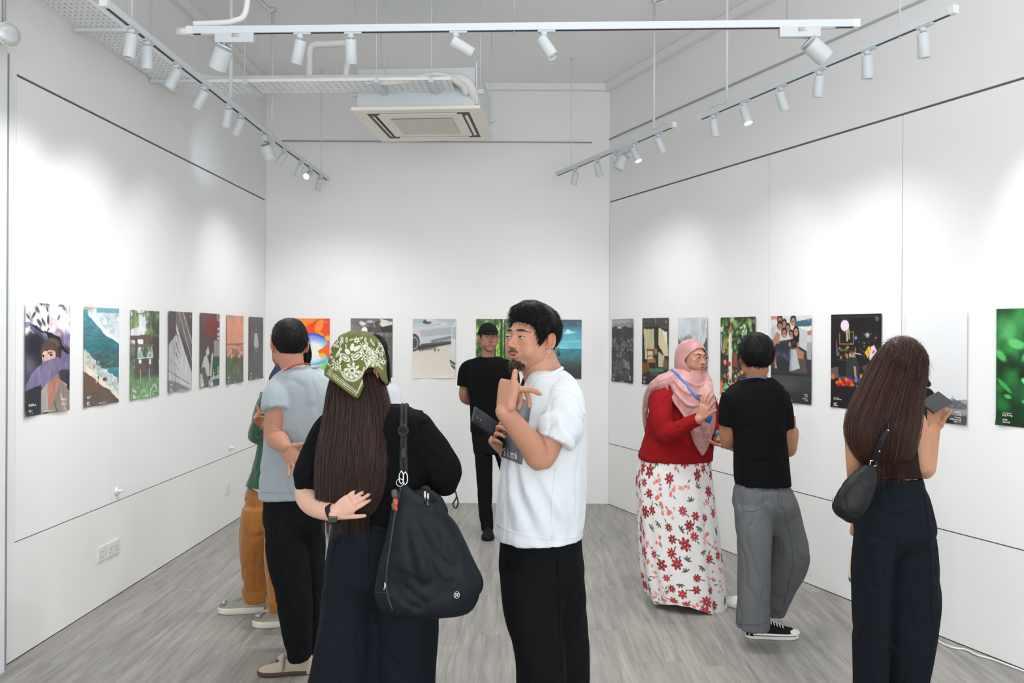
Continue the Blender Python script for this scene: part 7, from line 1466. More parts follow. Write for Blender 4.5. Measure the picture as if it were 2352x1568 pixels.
# ================================================================== person F: black cap, arms behind his back
def build_F():
    p = atZ(1120, 1238, 0); Y = p.y + .12; root = person('man in a black cap and black T-shirt standing with arms behind his back', 1125, Y)
    H = Head(P(1122, 777, Y), 14, -4, 0, .98, 0, 1.0); hp = H.skin_parts(P(1121, 832, Y + .02), (.05, .06))
    arms = []
    for sg in (-1, 1):
        c = 1122; sh = P(c + sg * 50, 846, Y); el = P(c + sg * 56, 912, Y + .08); arms.append(limb([sh, sh.lerp(el, .5), el, P(c + sg * 40, 922, Y + .18), P(c + sg * 12, 930, Y + .2)], [.038, .044, .040, .036, .028]))
    tors = [vloft([(835, 1095, 1150, Y, .08), (980, 1095, 1150, Y, .09)])]
    bo, V, F = body(root, [(hp, .0032, 1, None), (arms, .006, 1, .7), (tors, .018, 1, None)], '9a6c54', head=H, lips='93564c')
    face_features(H, root, open_=.7)
    short_hair(H, root, M_HAIRB, .005, .0, .064, -.05, 51, 300, .012, 'very short black hair', spike=.1)
    D, r, Vh, Fh = H.mesh(); tilt = Vh[:, 2] - .034 - Vh[:, 1] * -.10; k = tilt > -.0; Vc = Vh + D * (.011 + .006 * np.clip(Vh[:, 2] / .1, 0, 1))[:, None]
    kp = [f for f in Fh if all(k[list(f)])]; us = sorted(set(i for f in kp for i in f)); mp_ = {i: j for j, i in enumerate(us)}
    cap = mk('cap', H.W(Vc[us]), [tuple(mp_[i] for i in f) for f in kp], mat('cap_cotton', hexc('17181a'), .9, bump=.3, bscale=400, spec=.15), root, label='plain black baseball cap'); sd = cap.modifiers.new('s', 'SOLIDIFY'); sd.thickness = .003
    V, n = [], 17
    for i in range(n):
        a = -math.pi * .5 + (i / (n - 1) - .5) * 1.9; 
        for rr, dz in ((0, 0), (.35, .004), (.7, .002), (1, -.006)):
            ex = .078 * math.cos(a); ey = .092 * math.sin(a); l_ = .066 * (math.cos((i / (n - 1) - .5) * math.pi) ** .6 + .02) * rr; V.append((ex * (1 + l_ * 1.2), ey + .006 - l_, .048 + dz - .012 * abs(ex / .07) ** 2 * rr - l_ * .22))
    F_ = [(i * 4 + j, i * 4 + j + 1, i * 4 + 5 + j, i * 4 + 4 + j) for i in range(n - 1) for j in range(3)]
    br = mk('cap_brim', H.W(V), F_, mat('cap_cotton'), cap); sd = br.modifiers.new('s', 'SOLIDIFY'); sd.thickness = .004
    mk('cap_button', *tube([H.w(0, .012, .132), H.w(0, .012, .137)], .006, 10), mat('cap_cotton'), cap)
    tp_ = [vloft([(819, 1100, 1144, Y + .01, .05), (824, 1084, 1160, Y + .01, .075), (838, 1070, 1175, Y, .10), (865, 1068, 1177, Y, .115), (920, 1078, 1168, Y, .11), (960, 1080, 1166, Y, .105), (992, 1081, 1166, Y, .11)], 2.4, 32)]
    for sg in (-1, 1): tp_.append(tube([P(1122 + sg * 34, 836, Y), P(1122 + sg * 50, 845, Y), P(1122 + sg * 55, 862, Y + .01), P(1122 + sg * 57, 886, Y + .02)], [.05, .058, .060, .058], 18, False, m=3))
    cloth(root, 't_shirt', tp_, M_BTEE, .008, 2, (), 'plain black T-shirt', .003, 7, 52)
    legs = [vloft([(985, 1083, 1165, Y, .10), (1010, 1085, 1163, Y, .115), (1040, 1088, 1160, Y, .11)]),
            vloft([(1010, 1086, 1130, Y, .10), (1060, 1092, 1130, Y, .095), (1110, 1096, 1131, Y, .08), (1160, 1099, 1131, Y, .07), (1205, 1104, 1134, Y, .06), (1218, 1106, 1134, Y, .06)]),
            vloft([(1010, 1124, 1166, Y, .10), (1060, 1142, 1178, Y, .095), (1110, 1156, 1188, Y, .08), (1160, 1164, 1194, Y, .07), (1218, 1170, 1196, Y, .06)])]
    cloth(root, 'jeans', legs, M_JEANK, .008, 2, [(P(1096, 1100, Y - .2), P(1130, 1106, Y - .2), .008, .006), (P(1098, 1150, Y - .2), P(1130, 1143, Y - .2), .008, .006)], 'slim black jeans', .005, 11, 53)
    for u, v in ((1121, 1222), (1184, 1222)):
        hl = atZ(u, v, 0); up, k_, d, s = shoe(root, (hl.x, Y + .1, 0), (.02, -1, 0), .29, .105, .10, M_SOLEK, M_SOLEK, 'black trainer' if u < 1150 else None); laces(up, k_, d, s, .29, .10, M_BLACK, 4)
    q = P(1136, 1212, Y - .1); mk('loose_lace', *tube([q, q + Vector((.03, -.02, .03)), q + Vector((.045, -.02, -.02)), q + Vector((.03, -.03, -.06))], .002, 6), M_BLACK, root)
build_F()

# ================================================================== person G: pink headscarf, red top, floral skirt
def build_G():
    Y = 4.9; root = person('woman in a dusty pink headscarf, red top and floral skirt talking with a raised hand', 1565, Y)
    H = Head(P(1590, 823, Y - .02), 34, -2, 4, .94, 1, 1.05, .5, 1.2); hp = H.skin_parts(P(1575, 880, Y + .02), ears=False)
    sh = P(1522, 915, Y - .13); el = P(1530, 995, Y - .17); wr = P(1607, 962, Y - .32)
    ar = [limb([sh, el, wr], [.03, .036, .028])]; ar += hand(wr, P(1622, 925, Y - .34) - wr, (.75, .6, -.1), -1, .93, ((8, 8, 6), (4, 6, 5), (2, 6, 5), (4, 8, 6)), (38, 0, 0), 8, .9, .1)
    sh2 = P(1625, 925, Y + .12); el2 = P(1650, 1000, Y + .02); wr2 = P(1648, 1012, Y - .12)
    ar += [limb([sh2, el2, wr2], [.05, .04, .028])]; ar += hand(P(1652, 1010, Y - .06), (.75, -.1, -.45), (-.2, -.3, .9), 1, .92, ((10, 20, 15),) * 4, (35, 5, 0), 4, .8, .2)
    tors = [vloft([(900, 1540, 1610, Y, .09), (1040, 1500, 1600, Y, .12)])]
    bo, V, F = body(root, [(hp, .003, 1, None), (ar, .0042, 1, .6), (tors, .018, 1, None)], 'b5826a', head=H, lips='b0605a')
    face_features(H, root, open_=1.05, look=.3, brow='thin')
    for sg in (1, -1):
        pts = [H.w(sg * .034 * 1.05 + .024 * math.cos(t), -.099 + (abs(sg * .034 + .024 * math.cos(t)) / .06) ** 2 * .012, .000 + .022 * math.sin(t) * (1.05 if math.sin(t) < 0 else .85)) for t in np.linspace(0, 2 * np.pi, 21)]
        g = mk('glasses_rim', *tube(pts, .0013, 6, m=1), mat('silver_wire', hexc('9b9890'), .3, .8), root, label='thin round silver glasses' if sg > 0 else None)
        mk('glasses_temple', *tube([H.w(sg * .060, -.088, .006), H.w(sg * .073, -.055, .006), H.w(sg * .079, -.005, .006)], .0013, 6), mat('silver_wire'), root)
    mk('glasses_bridge', *tube([H.w(-.011, -.101, .004), H.w(0, -.103, .007), H.w(.011, -.101, .004)], .0012, 6), mat('silver_wire'), root)
    mk('teeth', *tube([H.w(x, H.surf(x, -.0565) + .003, -.0568) for x in (-.010, 0, .010)], .0018, 6, m=1), mat('teeth'), root)
    # headscarf: shell round the head with the face left open, then drapes over chest and shoulders
    fn = lambda p: smin(head_sdf(p, 1, 1.05), sd_e(p, (0, .025, -.05), (.080, .092, .10)), .03)
    D, r, Vd, Fd = star_up(fn, 480, 360); x, y, z = Vd.T; opening = (((x + .004) / .072) ** 2 + ((z + .024) / (.084)) ** 2 < 1) & (y < -.006)
    off = .012 + .0035 * np.sin((np.arctan2(x, -y) * 2 + z * 30)) * (y > -.04) + .002 * (vn(D * 6) - .5); Vs_ = Vd + D * off[:, None]; keep = Fd[(~opening[Fd].any(1)) & (Vs_[Fd[:, 0], 2] > -.135)]; us = np.unique(keep); mp_ = np.zeros(len(Vs_), int); mp_[us] = np.arange(len(us))
    hj = mk('headscarf', H.W(Vs_[us]), mp_[keep], M_PINK, root, label='dusty pink satin headscarf draped over the shoulders'); sd = hj.modifiers.new('s', 'SOLIDIFY'); sd.thickness = .004; sd.offset = -1
    # drape pieces fused: neck wrap, shoulder cape, front panel
    def sheet(rows, th, n=26): return ringloft([ell_ring(c, a, Vector(b), n, 2.2) for c, a, b in rows])
    drape = [vloft([(846, 1545, 1618, Y, .09), (868, 1530, 1622, Y - .01, .115), (890, 1512, 1628, Y - .01, .135), (905, 1508, 1632, Y - .02, .14)], 2.2, 32),
             tube([P(1545, 868, Y - .08), P(1515, 882, Y - .1), P(1495, 900, Y - .04), P(1487, 930, Y + .05)], [.05, .05, .035, .018], 16, True, m=4),
             tube([P(1540, 880, Y - .11), P(1572, 915, Y - .17), P(1594, 950, Y - .195), P(1608, 985, Y - .215), P(1612, 1015, Y - .22), P(1614, 1040, Y - .22)], [.055, .068, .070, .062, .048, .018], 22, True, ((.2, 1, 0), .32), m=4),
             tube([P(1618, 870, Y - .06), P(1622, 905, Y - .14), P(1624, 945, Y - .18), P(1624, 985, Y - .19), P(1620, 1030, Y - .20)], [.04, .055, .052, .045, .015], 18, True, ((.2, 1, 0), .4), m=4),
             tube([P(1487, 905, Y + .02), P(1481, 950, Y + .05), P(1484, 1000, Y + .06)], [.022, .02, .008], 12, True, m=4)]
    V0, F0 = fuse(drape, .010, 2); b0 = bvh_of(V0, F0)
    for path, r_ in (([(1543, 858), (1558, 885), (1585, 905), (1612, 905)], .009), ([(1535, 870), (1552, 902), (1580, 930), (1610, 932)], .010), ([(1527, 878), (1550, 925), (1585, 965), (1612, 965)], .010), ([(1550, 850), (1570, 872), (1600, 885), (1614, 882)], .008), ([(1590, 960), (1602, 1000), (1612, 1035)], .008), ([(1606, 940), (1616, 985), (1618, 1030)], .008), ([(1520, 880), (1500, 890), (1490, 910), (1486, 950)], .009), ([(1535, 866), (1512, 876), (1497, 892)], .008)):
        pp = [hit(b0, u_, v_, .001) for u_, v_ in path]; pp = [q_ for q_ in pp if q_ is not None]
        if len(pp) > 2: drape.append(tube(pp, [r_ * .5] + [r_] * (len(pp) - 2) + [r_ * .5], 10, m=4))
    fo = [(P(1545, 880, Y - .25), P(1610, 1000, Y - .25), .010, .010), (P(1560, 875, Y - .25), P(1622, 960, Y - .25), .009, -.010), (P(1575, 868, Y - .25), P(1626, 930, Y - .25), .009, .010), (P(1530, 880, Y - .2), P(1595, 1000, Y - .25), .009, -.008), (P(1600, 950, Y - .25), P(1616, 1035, Y - .25), .009, .008), (P(1548, 850, Y - .2), P(1600, 885, Y - .2), .008, .009), (P(1542, 862, Y - .2), P(1612, 905, Y - .2), .007, -.008), (P(1500, 890, Y - .2), P(1545, 880, Y - .2), .008, .007)]
    dr, Vr, Fr = cloth(root, 'scarf_drape', drape, M_PINK, .0065, 2, fo, None, .004, 9, 61, parent=hj)
    bd = bvh_of(Vr, Fr)
    def safe(nm, b_, pts, wd, m, par, off=.004):
        try: mk(nm, *strip(b_, pts, wd, off), m, par)
        except Exception as ex: print('strip failed', nm, ex)
    M_BLUE = mat('blue_ribbon', hexc('1f6fbe'), .55)
    safe('lanyard', bd, [(1541, 850), (1556, 862), (1572, 880), (1590, 903), (1604, 918), (1612, 924)], .013, M_BLUE, root)
    mk('lanyard_card', *box(P(1628, 962, Y - .30), (.032, .004, .045), Matrix.Rotation(.3, 3, 'Y')), M_BLUE, root, label='blue lanyard card')
    # red top
    tp_ = [vloft([(868, 1535, 1612, Y, .10), (885, 1515, 1622, Y, .10), (920, 1499, 1634, Y, .13), (970, 1487, 1643, Y, .165), (1000, 1483, 1640, Y, .165), (1030, 1472, 1637, Y, .175), (1048, 1467, 1635, Y, .18), (1056, 1470, 1634, Y, .18)], 2.3, 36),
           tube([P(1548, 888, Y - .03), P(1524, 908, Y - .10), P(1518, 955, Y - .15), P(1530, 995, Y - .18), P(1560, 985, Y - .25), P(1603, 962, Y - .315)], [.06, .070, .072, .066, .052, .042], 22, False, m=5),
           tube([P(1620, 915, Y + .08), P(1640, 960, Y + .06), P(1650, 995, Y - .0), P(1652, 1006, Y - .06)], [.06, .055, .045, .038], 20, False, m=4)]
    fo = [(P(1505, 920, Y - .3), P(1535, 940, Y - .3), .008, .007), (P(1505, 940, Y - .3), P(1540, 955, Y - .3), .008, -.007), (P(1515, 985, Y - .3), P(1560, 975, Y - .3), .008, .008), (P(1530, 1005, Y - .3), P(1580, 975, Y - .35), .008, -.006), (P(1500, 1000, Y - .3), P(1490, 1040, Y - .3), .012, .006), (P(1515, 1010, Y - .3), P(1520, 1045, Y - .3), .008, -.005)]
    cloth(root, 'red_top', tp_, M_RED, .0085, 2, fo, 'dark red long-sleeved top', .004, 9, 62)
    # skirt, loft with printed flowers
    rows = [(1040, 1474, 1632, .17), (1100, 1463, 1636, .18), (1160, 1465, 1643, .19), (1220, 1470, 1650, .20), (1280, 1473, 1656, .21), (1330, 1480, 1662, .22), (1375, 1490, 1667, .225)]
    q = catmull([list(t) for t in rows], 50); n = 560; R_ = []; an = np.linspace(0, 2 * np.pi, n, endpoint=False)
    for i, t in enumerate(q):
        k = i / (len(q) - 1); v, a_, b_, dr_ = t; c = (P(a_, v, Y) + P(b_, v, Y)) / 2; hw = (P(b_, v, Y) - P(a_, v, Y)).length / 2
        ph = .9 * np.sin(k * 2.5); mod = 1 + (.012 + .045 * k) * np.sin(an * 9 + ph) * (.5 + .5 * np.sin(an * 2.3 + 1)) + (.02 * k) * np.sin(an * 17 + 2 + ph)
        ring = np.array(c) + np.outer(np.cos(an) * mod, (hw, 0, 0)) + np.outer(np.sin(an) * mod, (0, dr_, 0)); 
        if k > .9: ring[:, 2] += (k - .9) * 10 * (.022 * np.sin(an * 3 + .8) + .025 * (-np.cos(an)))
        R_.append(ring)
    V, F = ringloft(R_, False); V = np.array(V)
    s_ = np.tile(an / (2 * np.pi) * 1.75, len(q)); h_ = np.repeat(np.linspace(0, .95, len(q)), n); col = np.tile(lin(hexc('dedcda')), (len(V), 1)); rs = np.random.RandomState(12)
    pts = []
    for _ in range(4000):
        a_, b_ = rs.uniform(0, 1.75), rs.uniform(.02, .95)
        if all(min(abs(a_ - p[0]), 1.75 - abs(a_ - p[0])) ** 2 + (b_ - p[1]) ** 2 > .068 ** 2 for p in pts): pts.append((a_, b_))
    cd = [hexc('8c1f2a'), hexc('7a1a24'), hexc('a02c34')]; cp = [hexc('d98a84'), hexc('e5a79c'), hexc('cf6f66')]; cg = [hexc('4f544c'), hexc('656a58')]
    for i, (a_, b_) in enumerate(pts):
        dx = (s_ - a_ + .875) % 1.75 - .875; dz = h_ - b_; m0 = (np.abs(dx) < .06) & (np.abs(dz) < .06); ix = np.where(m0)[0]; dx, dz = dx[ix], dz[ix]
        kind = rs.choice(3, p=[.48, .30, .22]); ph = rs.uniform(0, 6); th_ = np.arctan2(dz, dx) + ph; rr = np.hypot(dx, dz)
        if kind == 0:
            R0 = rs.uniform(.026, .042); npet = rs.choice([6, 7, 8]); edge = R0 * (.45 + .55 * np.abs(np.cos(th_ * npet / 2)) ** .7); mm_ = rr < edge; col[ix[mm_]] = lin(cd[rs.randint(3)]); lt = mm_ & (np.abs(np.sin(th_ * npet)) > .93) & (rr > R0 * .35); col[ix[lt]] = lin(hexc('c9605f')); col[ix[rr < .004]] = lin(hexc('e0b090'))
        elif kind == 1:
            for _k in range(5):
                ox, oz = rs.normal(0, .017, 2); t2 = np.arctan2(dz - oz, dx - ox) + rs.uniform(0, 6); r2 = np.hypot(dx - ox, dz - oz); mm_ = r2 < rs.uniform(.010, .015) * (.55 + .45 * np.abs(np.cos(t2 * 2))); col[ix[mm_]] = lin(cp[rs.randint(3)])
            st = (np.abs(dx * math.sin(ph) - dz * math.cos(ph)) < .0012) & (rr < .035); col[ix[st]] = lin(hexc('b56a62'))
        else:
            for _k in range(4):
                t_ = ph + _k * .8; ex_, ez_ = math.cos(t_), math.sin(t_); al = (dx - .015 * ex_) * ex_ + (dz - .015 * ez_) * ez_; pe = (dx - .015 * ex_) * ez_ - (dz - .015 * ez_) * ex_; mm_ = (al / .016) ** 2 + (pe / .0055) ** 2 < 1; col[ix[mm_]] = lin(cg[rs.randint(2)])
        if kind != 2:
            t_ = ph; ex_, ez_ = math.cos(t_), math.sin(t_); al = (dx - .042 * ex_) * ex_ + (dz - .042 * ez_) * ez_; pe = (dx - .042 * ex_) * ez_ - (dz - .042 * ez_) * ex_; mm_ = (al / .013) ** 2 + (pe / .0045) ** 2 < 1; col[ix[mm_]] = lin(cg[rs.randint(2)])
    sk = mk('skirt', V, np.array(F), mat('floral_cotton', attr='col', rough=.8, bump=.15, bscale=400), root, colors=col, label='long white skirt printed with red flowers'); sd = sk.modifiers.new('s', 'SOLIDIFY'); sd.thickness = .002; sd.offset = -1
    M_CR = mat('cream_trainer', hexc('c9c6a4'), .7)
    hl = atZ(1485, 1346, 0); shoe(root, (hl.x, hl.y + .02, 0), (1, -.15, 0), .24, .09, .075, M_CR, M_CR, 'cream flat shoe')
    hl = atZ(1545, 1376, 0); shoe(root, (hl.x, hl.y + .05, 0), (1, -.3, 0), .24, .09, .075, M_CR, M_CR)
    mk('cuff_bead', *tube([P(1646, 996, Y - .13), P(1648, 992, Y - .13)], .012, 12), mat('turquoise', hexc('3a9aa6'), .3), root)
    phone(P(1662, 1019, Y - .14), (1, .1, -.06), (0, .3, 1), 'black phone held flat between the woman in the headscarf and the man in grey jeans', mat('phone_black'), .15, .07, .009, False)
build_G()

# ================================================================== person H: black T-shirt, grey jeans
def build_H():
    Y = 4.3; root = person('man in a black T-shirt and wide washed grey jeans seen from behind', 1750, Y)
    H = Head(P(1736, 825, Y), 176, 5, 0, 1.0, 0, 1.03); hp = H.skin_parts(P(1738, 890, Y), (.056, .068))
    sh = P(1790, 925, Y - .02); el = P(1808, 1030, Y - .0); wr = P(1822, 990, Y + .2)
    ra = [limb([sh, sh.lerp(el, .5), el, el.lerp(wr, .5), wr], [.058, .056, .047, .042, .03])]; ra += hand(wr, (.1, .3, .9), (-.8, .3, .2), 1, .95, ((30, 40, 30),) * 4, (30, 10, 0))
    sh2 = P(1678, 925, Y + .02); el2 = P(1672, 1010, Y + .06); wr2 = P(1690, 1022, Y + .28)
    ra += [limb([sh2, sh2.lerp(el2, .5), el2, el2.lerp(wr2, .5), wr2], [.056, .052, .045, .04, .03])]; ra += hand(P(1690, 1022, Y + .2), (-.9, .1, -.1), (0, 0, 1), 1, .9, ((15, 20, 15),) * 4, (30, 10, 0))
    tors = [vloft([(900, 1700, 1770, Y, .09), (1100, 1710, 1790, Y, .11)])]
    bo, V, F = body(root, [(hp, .004, 1, None), (ra, .0042, 1, .6), (tors, .018, 1, None)], '9c6b4d', head=H)
    short_hair(H, root, M_HAIRB, .017, .010, .06, -.072, 71, 2400, .035, 'thick layered black hair', spike=.2, side=-.002)
    parts = [vloft([(866, 1710, 1772, Y, .07), (876, 1694, 1786, Y, .095), (892, 1674, 1800, Y, .115), (925, 1664, 1806, Y, .13), (980, 1680, 1802, Y, .135), (1030, 1686, 1806, Y, .13), (1080, 1687, 1811, Y, .135), (1112, 1690, 1814, Y, .14)], 2.4, 36),
             tube([P(1684, 905, Y), P(1676, 940, Y + .01), P(1671, 977, Y + .02)], [.064, .063, .060], 24, False, m=4), tube([P(1783, 905, Y - .01), P(1793, 945, Y - .02), P(1797, 985, Y - .02)], [.066, .066, .064], 24, False, m=4)]
    fo = [(P(1700, 1000, Y - .2), P(1800, 1060, Y - .2), .012, .007), (P(1690, 1060, Y - .2), P(1790, 1090, Y - .2), .012, .007), (P(1720, 900, Y - .2), P(1710, 1000, Y - .2), .014, .006)]
    tee, Vt, Ft = cloth(root, 't_shirt', parts, M_BTEE, .0088, 2, fo, 'black T-shirt', .004, 7, 72)
    collar(tee, P(1741, 873, Y - .0), Vector((.075, 0, .0)), Vector((0, .07, 0)), .008, M_BTEE)
    mk('lanyard', *tube([P(1702, 872, Y - .06), P(1720, 868, Y - .082), P(1742, 867, Y - .085), P(1760, 872, Y - .07), P(1775, 884, Y - .02)], .008, 8, True, ((0, .3, 1), .25)), mat('blue_ribbon'), root, label='blue lanyard ribbon')
    legs = [vloft([(1085, 1705, 1795, Y, .09), (1108, 1692, 1808, Y, .12), (1130, 1685, 1822, Y, .145), (1170, 1685, 1833, Y, .145), (1225, 1720, 1800, Y, .05)]),
            vloft([(1160, 1686, 1770, Y - .03, .12), (1220, 1692, 1772, Y - .06, .12), (1290, 1697, 1770, Y - .08, .115), (1360, 1697, 1766, Y - .10, .105), (1410, 1694, 1766, Y - .10, .10), (1440, 1692, 1764, Y - .10, .10)]),
            vloft([(1160, 1752, 1834, Y + .02, .12), (1220, 1764, 1846, Y + .03, .12), (1270, 1770, 1854, Y + .04, .12), (1310, 1764, 1846, Y + .07, .11), (1350, 1754, 1826, Y + .12, .10), (1385, 1750, 1808, Y + .18, .09), (1408, 1752, 1798, Y + .22, .085)])]
    fo = [(P(1756, 1180, Y - .3), P(1764, 1420, Y - .3), .012, -.014), (P(1710, 1200, Y - .3), P(1720, 1420, Y - .3), .02, .010), (P(1820, 1180, Y - .3), P(1838, 1300, Y - .3), .018, .008), (P(1765, 1360, Y - .2), P(1820, 1350, Y - .2), .010, .008), (P(1700, 1400, Y - .3), P(1760, 1390, Y - .3), .012, .006)]
    tr, Vr, Fr = cloth(root, 'jeans', legs, M_JEANG, .0095, 2, fo, 'wide washed grey jeans', .007, 6, 73); br = bvh_of(Vr, Fr); Ms = mat('grey_stitch', hexc('474c50'), .9)
    mk('pocket', *strip(br, [(1702, 1122), (1704, 1165), (1726, 1174), (1750, 1164), (1752, 1124)], .0022, .001, m=3), Ms, tr); mk('pocket', *strip(br, [(1786, 1124), (1790, 1160), (1812, 1172), (1828, 1166)], .0022, .001), Ms, tr)
    mk('side_seam', *strip(br, [(1788, 1126), (1800, 1170), (1815, 1230), (1822, 1290), (1812, 1340), (1800, 1390)], .0022, .001), Ms, tr); mk('hem_stitch', *strip(br, [(1696, 1432), (1730, 1434), (1762, 1430)], .004, .001), Ms, tr)
    M_CAN = mat('black_canvas', hexc('14161a'), .85, bump=.5, bscale=300, spec=.2)
    hl = atZ(1712, 1462, 0); up, k, d, s = shoe(root, (hl.x, hl.y, 0), (1, -.03, 0), .285, .098, .095, M_CAN, M_SOLEW, 'black canvas sneaker with white toe cap and laces', sole_h=.032); laces(up, k, d, s, .285, .095, M_SOLEW, 6, .42, .70)
    toe = k + d * .90 * .285 + Vector((0, 0, .030)); mk('toe_cap', *tube([toe - d * .02, toe, toe + d * .012], [.036, .034, .026], 18, True, ((0, 0, 1), .62)), M_SOLEW, up)
    mk('sole_stripe', *tube([k - s * .040 * 1 + d * .03 + Vector((0, -.006, .024)), k - s * .042 + d * .10 + Vector((0, -.006, .024)), k - s * .049 + d * .2 + Vector((0, -.003, .024)), k - s * .042 + d * .262 + Vector((0, 0, .024))], .0016, 6), M_SOLEK, up)
    hl = atZ(1800, 1420, 0); up, k, d, s = shoe(root, (hl.x - .02, hl.y + .12, 0), (-1, .45, 0), .285, .098, .095, M_SOLEW, M_SOLEW, 'white toe of the other sneaker', sole_h=.032)
    phone(P(1828, 981, Y + .2), (-.35, .1, .9), (.5, -.85, .1), 'silver phone held up by the man in grey jeans', mat('phone_silver', hexc('d5d8dc'), .35), .13, .07, .009, False, False)
build_H()

# ================================================================== person I: long auburn hair, brown top, black trousers
def build_I():
    Y = 3.45; root = person('woman with long auburn hair in a brown sleeveless top photographing a poster', 2050, Y)
    H = Head(P(2072, 845, Y), 160, 3, -3, 1.0, 1, 1.0); hp = H.skin_parts(P(2058, 955, Y), (.05, .06))
    sh = P(2098, 968, Y); el = P(2124, 1078, Y - .01); wr = P(2146, 985, Y + .16)
    ar = [limb([P(2088, 955, Y), sh, sh.lerp(el, .55), el, el.lerp(wr, .45), wr], [.045, .052, .047, .042, .036, .025])]
    ar += hand(wr, P(2152, 935, Y + .17) - wr, (-.35, -.6, .3), 1, .92, ((20, 45, 35), (30, 50, 35), (40, 50, 35), (45, 50, 35)), (28, -5, 0), 5, .8, .5)
    sh2 = P(1968, 965, Y); el2 = P(1966, 1080, Y + .0); wr2 = P(1972, 1190, Y + .12)
    ar += [limb([P(1985, 950, Y), sh2, sh2.lerp(el2, .5), el2, el2.lerp(wr2, .5), wr2], [.045, .050, .046, .038, .033, .024])]; ar += hand(wr2, (0, .1, -1), (.6, .7, 0), 1, .9, ((40, 50, 40),) * 4, (20, 5, 0))
    tors = [vloft([(938, 2005, 2080, Y, .07), (950, 1982, 2100, Y, .085), (975, 1975, 2104, Y, .095), (1020, 1986, 2095, Y, .095), (1070, 1992, 2098, Y, .09), (1100, 2006, 2104, Y, .085), (1120, 2010, 2100, Y, .07)])]
    bo, V, F = body(root, [(hp, .004, 1, None), (ar, .004, 1, .6), (tors, .010, 2, None)], 'b78668', head=H)
    D, r, Vh, Fh = H.mesh(); k = np.clip((Vh[:, 2] - hairline(Vh, .07, .01, -.16)) / .02, 0, 1); short_hair(H, root, M_HAIRRD, .012, .006, .066, -.13, 85, 3600, .07, None, side=-.03, spike=.1)
    rows = [(779, 2056, 2092, .035), (790, 2036, 2108, .062), (815, 2016, 2122, .090), (850, 1998, 2120, .105), (900, 1976, 2112, .10), (950, 1956, 2106, .095), (1000, 1952, 2098, .075), (1040, 1968, 2088, .055), (1070, 1990, 2070, .03)]
    yo = {779: -.01, 790: -.01, 815: .0, 850: .005, 900: .03, 950: .055, 1000: .075, 1040: .085, 1070: .09}
    long_hair(root, M_HAIRRD, [(P((a + b_) / 2, v, Y - yo[v]), (P(b_, v, Y) - P(a, v, Y)) / 2, Vector((0, q, 0))) for v, a, b_, q in rows], 'long straight auburn brown hair', 81, 1900, .045, .010, .06, 150, 'long_hair')
    mk('side_hair', *tube([H.w(-.04, -.06, .10), H.w(-.068, -.055, .07), H.w(-.08, -.035, .03), H.w(-.078, -.005, .0)], [.02, .03, .03, .02], 16, True, m=4), M_HAIRRD, root)
    top = [vloft([(962, 1998, 2090, Y, .09), (985, 1986, 2096, Y, .104), (1030, 1985, 2100, Y, .106), (1070, 1990, 2104, Y, .106), (1090, 1994, 2110, Y, .11)], 2.3, 36)]
    tk, Vt, Ft = cloth(root, 'tank_top', top, M_BROWN, .008, 2, [(P(2010, 1060, Y - .2), P(2090, 1075, Y - .2), .010, .005)], 'dark brown sleeveless cropped top', .003, 8, 82)
    bt = bvh_of(Vt, Ft); mk('hem', *strip(bt, [(2002, 1084), (2050, 1088), (2104, 1084)], .008, .001), M_BROWN, tk)
    legs = [vloft([(1092, 2000, 2114, Y, .105), (1120, 1990, 2124, Y, .12), (1170, 1975, 2138, Y, .135), (1230, 1968, 2144, Y, .135), (1290, 2000, 2110, Y, .05)]),
            vloft([(1230, 1970, 2050, Y - .01, .12), (1320, 1965, 2036, Y - .01, .12), (1450, 1964, 2032, Y - .01, .11), (1568, 1966, 2030, Y - .01, .10), (1625, 1968, 2032, Y - .01, .10)]),
            vloft([(1230, 2030, 2144, Y + .02, .12), (1320, 2024, 2149, Y + .02, .12), (1400, 2026, 2149, Y + .02, .115), (1480, 2030, 2140, Y + .02, .11), (1568, 2034, 2126, Y + .02, .10), (1610, 2036, 2122, Y + .02, .10)])]
    fo = [(P(2022, 1200, Y - .3), P(2034, 1560, Y - .3), .012, -.014), (P(2000, 1150, Y - .3), P(2030, 1240, Y - .3), .014, -.006), (P(2090, 1260, Y - .3), P(2100, 1500, Y - .3), .025, .010)]
    tr, Vr, Fr = cloth(root, 'trousers', legs, M_BLTR, .010, 2, fo, 'wide high-waisted black trousers', .006, 5, 83); br = bvh_of(Vr, Fr); Ms = mat('faint_stitch', hexc('151c23'), .9, spec=.1)
    mk('pocket_flap', *strip(br, [(2022, 1150), (2024, 1168), (2058, 1178), (2096, 1170), (2096, 1150), (2060, 1148), (2022, 1150)], .003, .001), Ms, tr); mk('belt_loop', *strip(br, [(2068, 1098), (2070, 1120)], .014, .003), M_BLTR, tr); mk('waistband_seam', *strip(br, [(2002, 1114), (2060, 1120), (2118, 1112)], .003, .001), Ms, tr); mk('side_seam', *strip(br, [(2120, 1125), (2132, 1200), (2138, 1320), (2140, 1420)], .003, .001), Ms, tr)
    for uu in (2000, 2080): hl = atZ(uu, 1625, 0); shoe(root, (hl.x, Y - .09, 0), (.1, 1, 0), .25, .09, .07, M_SOLEK, M_SOLEW)
    ph = phone(P(2150, 924, Y + .065), P(2190, 914, Y + .20) - P(2136, 945, Y + .10), (.5, -.35, .8), 'black phone held up by the woman with auburn hair', mat('phone_black'), .155, .078, .009, False, False)
    mk('glint_strip', *tube([P(2166, 938, Y + .075), P(2190, 909, Y + .13)], .002, 6), mat('edge_glint', hexc('9fc9d6'), .15, .8), ph)  # pale strip standing in for a glint of light along the phone
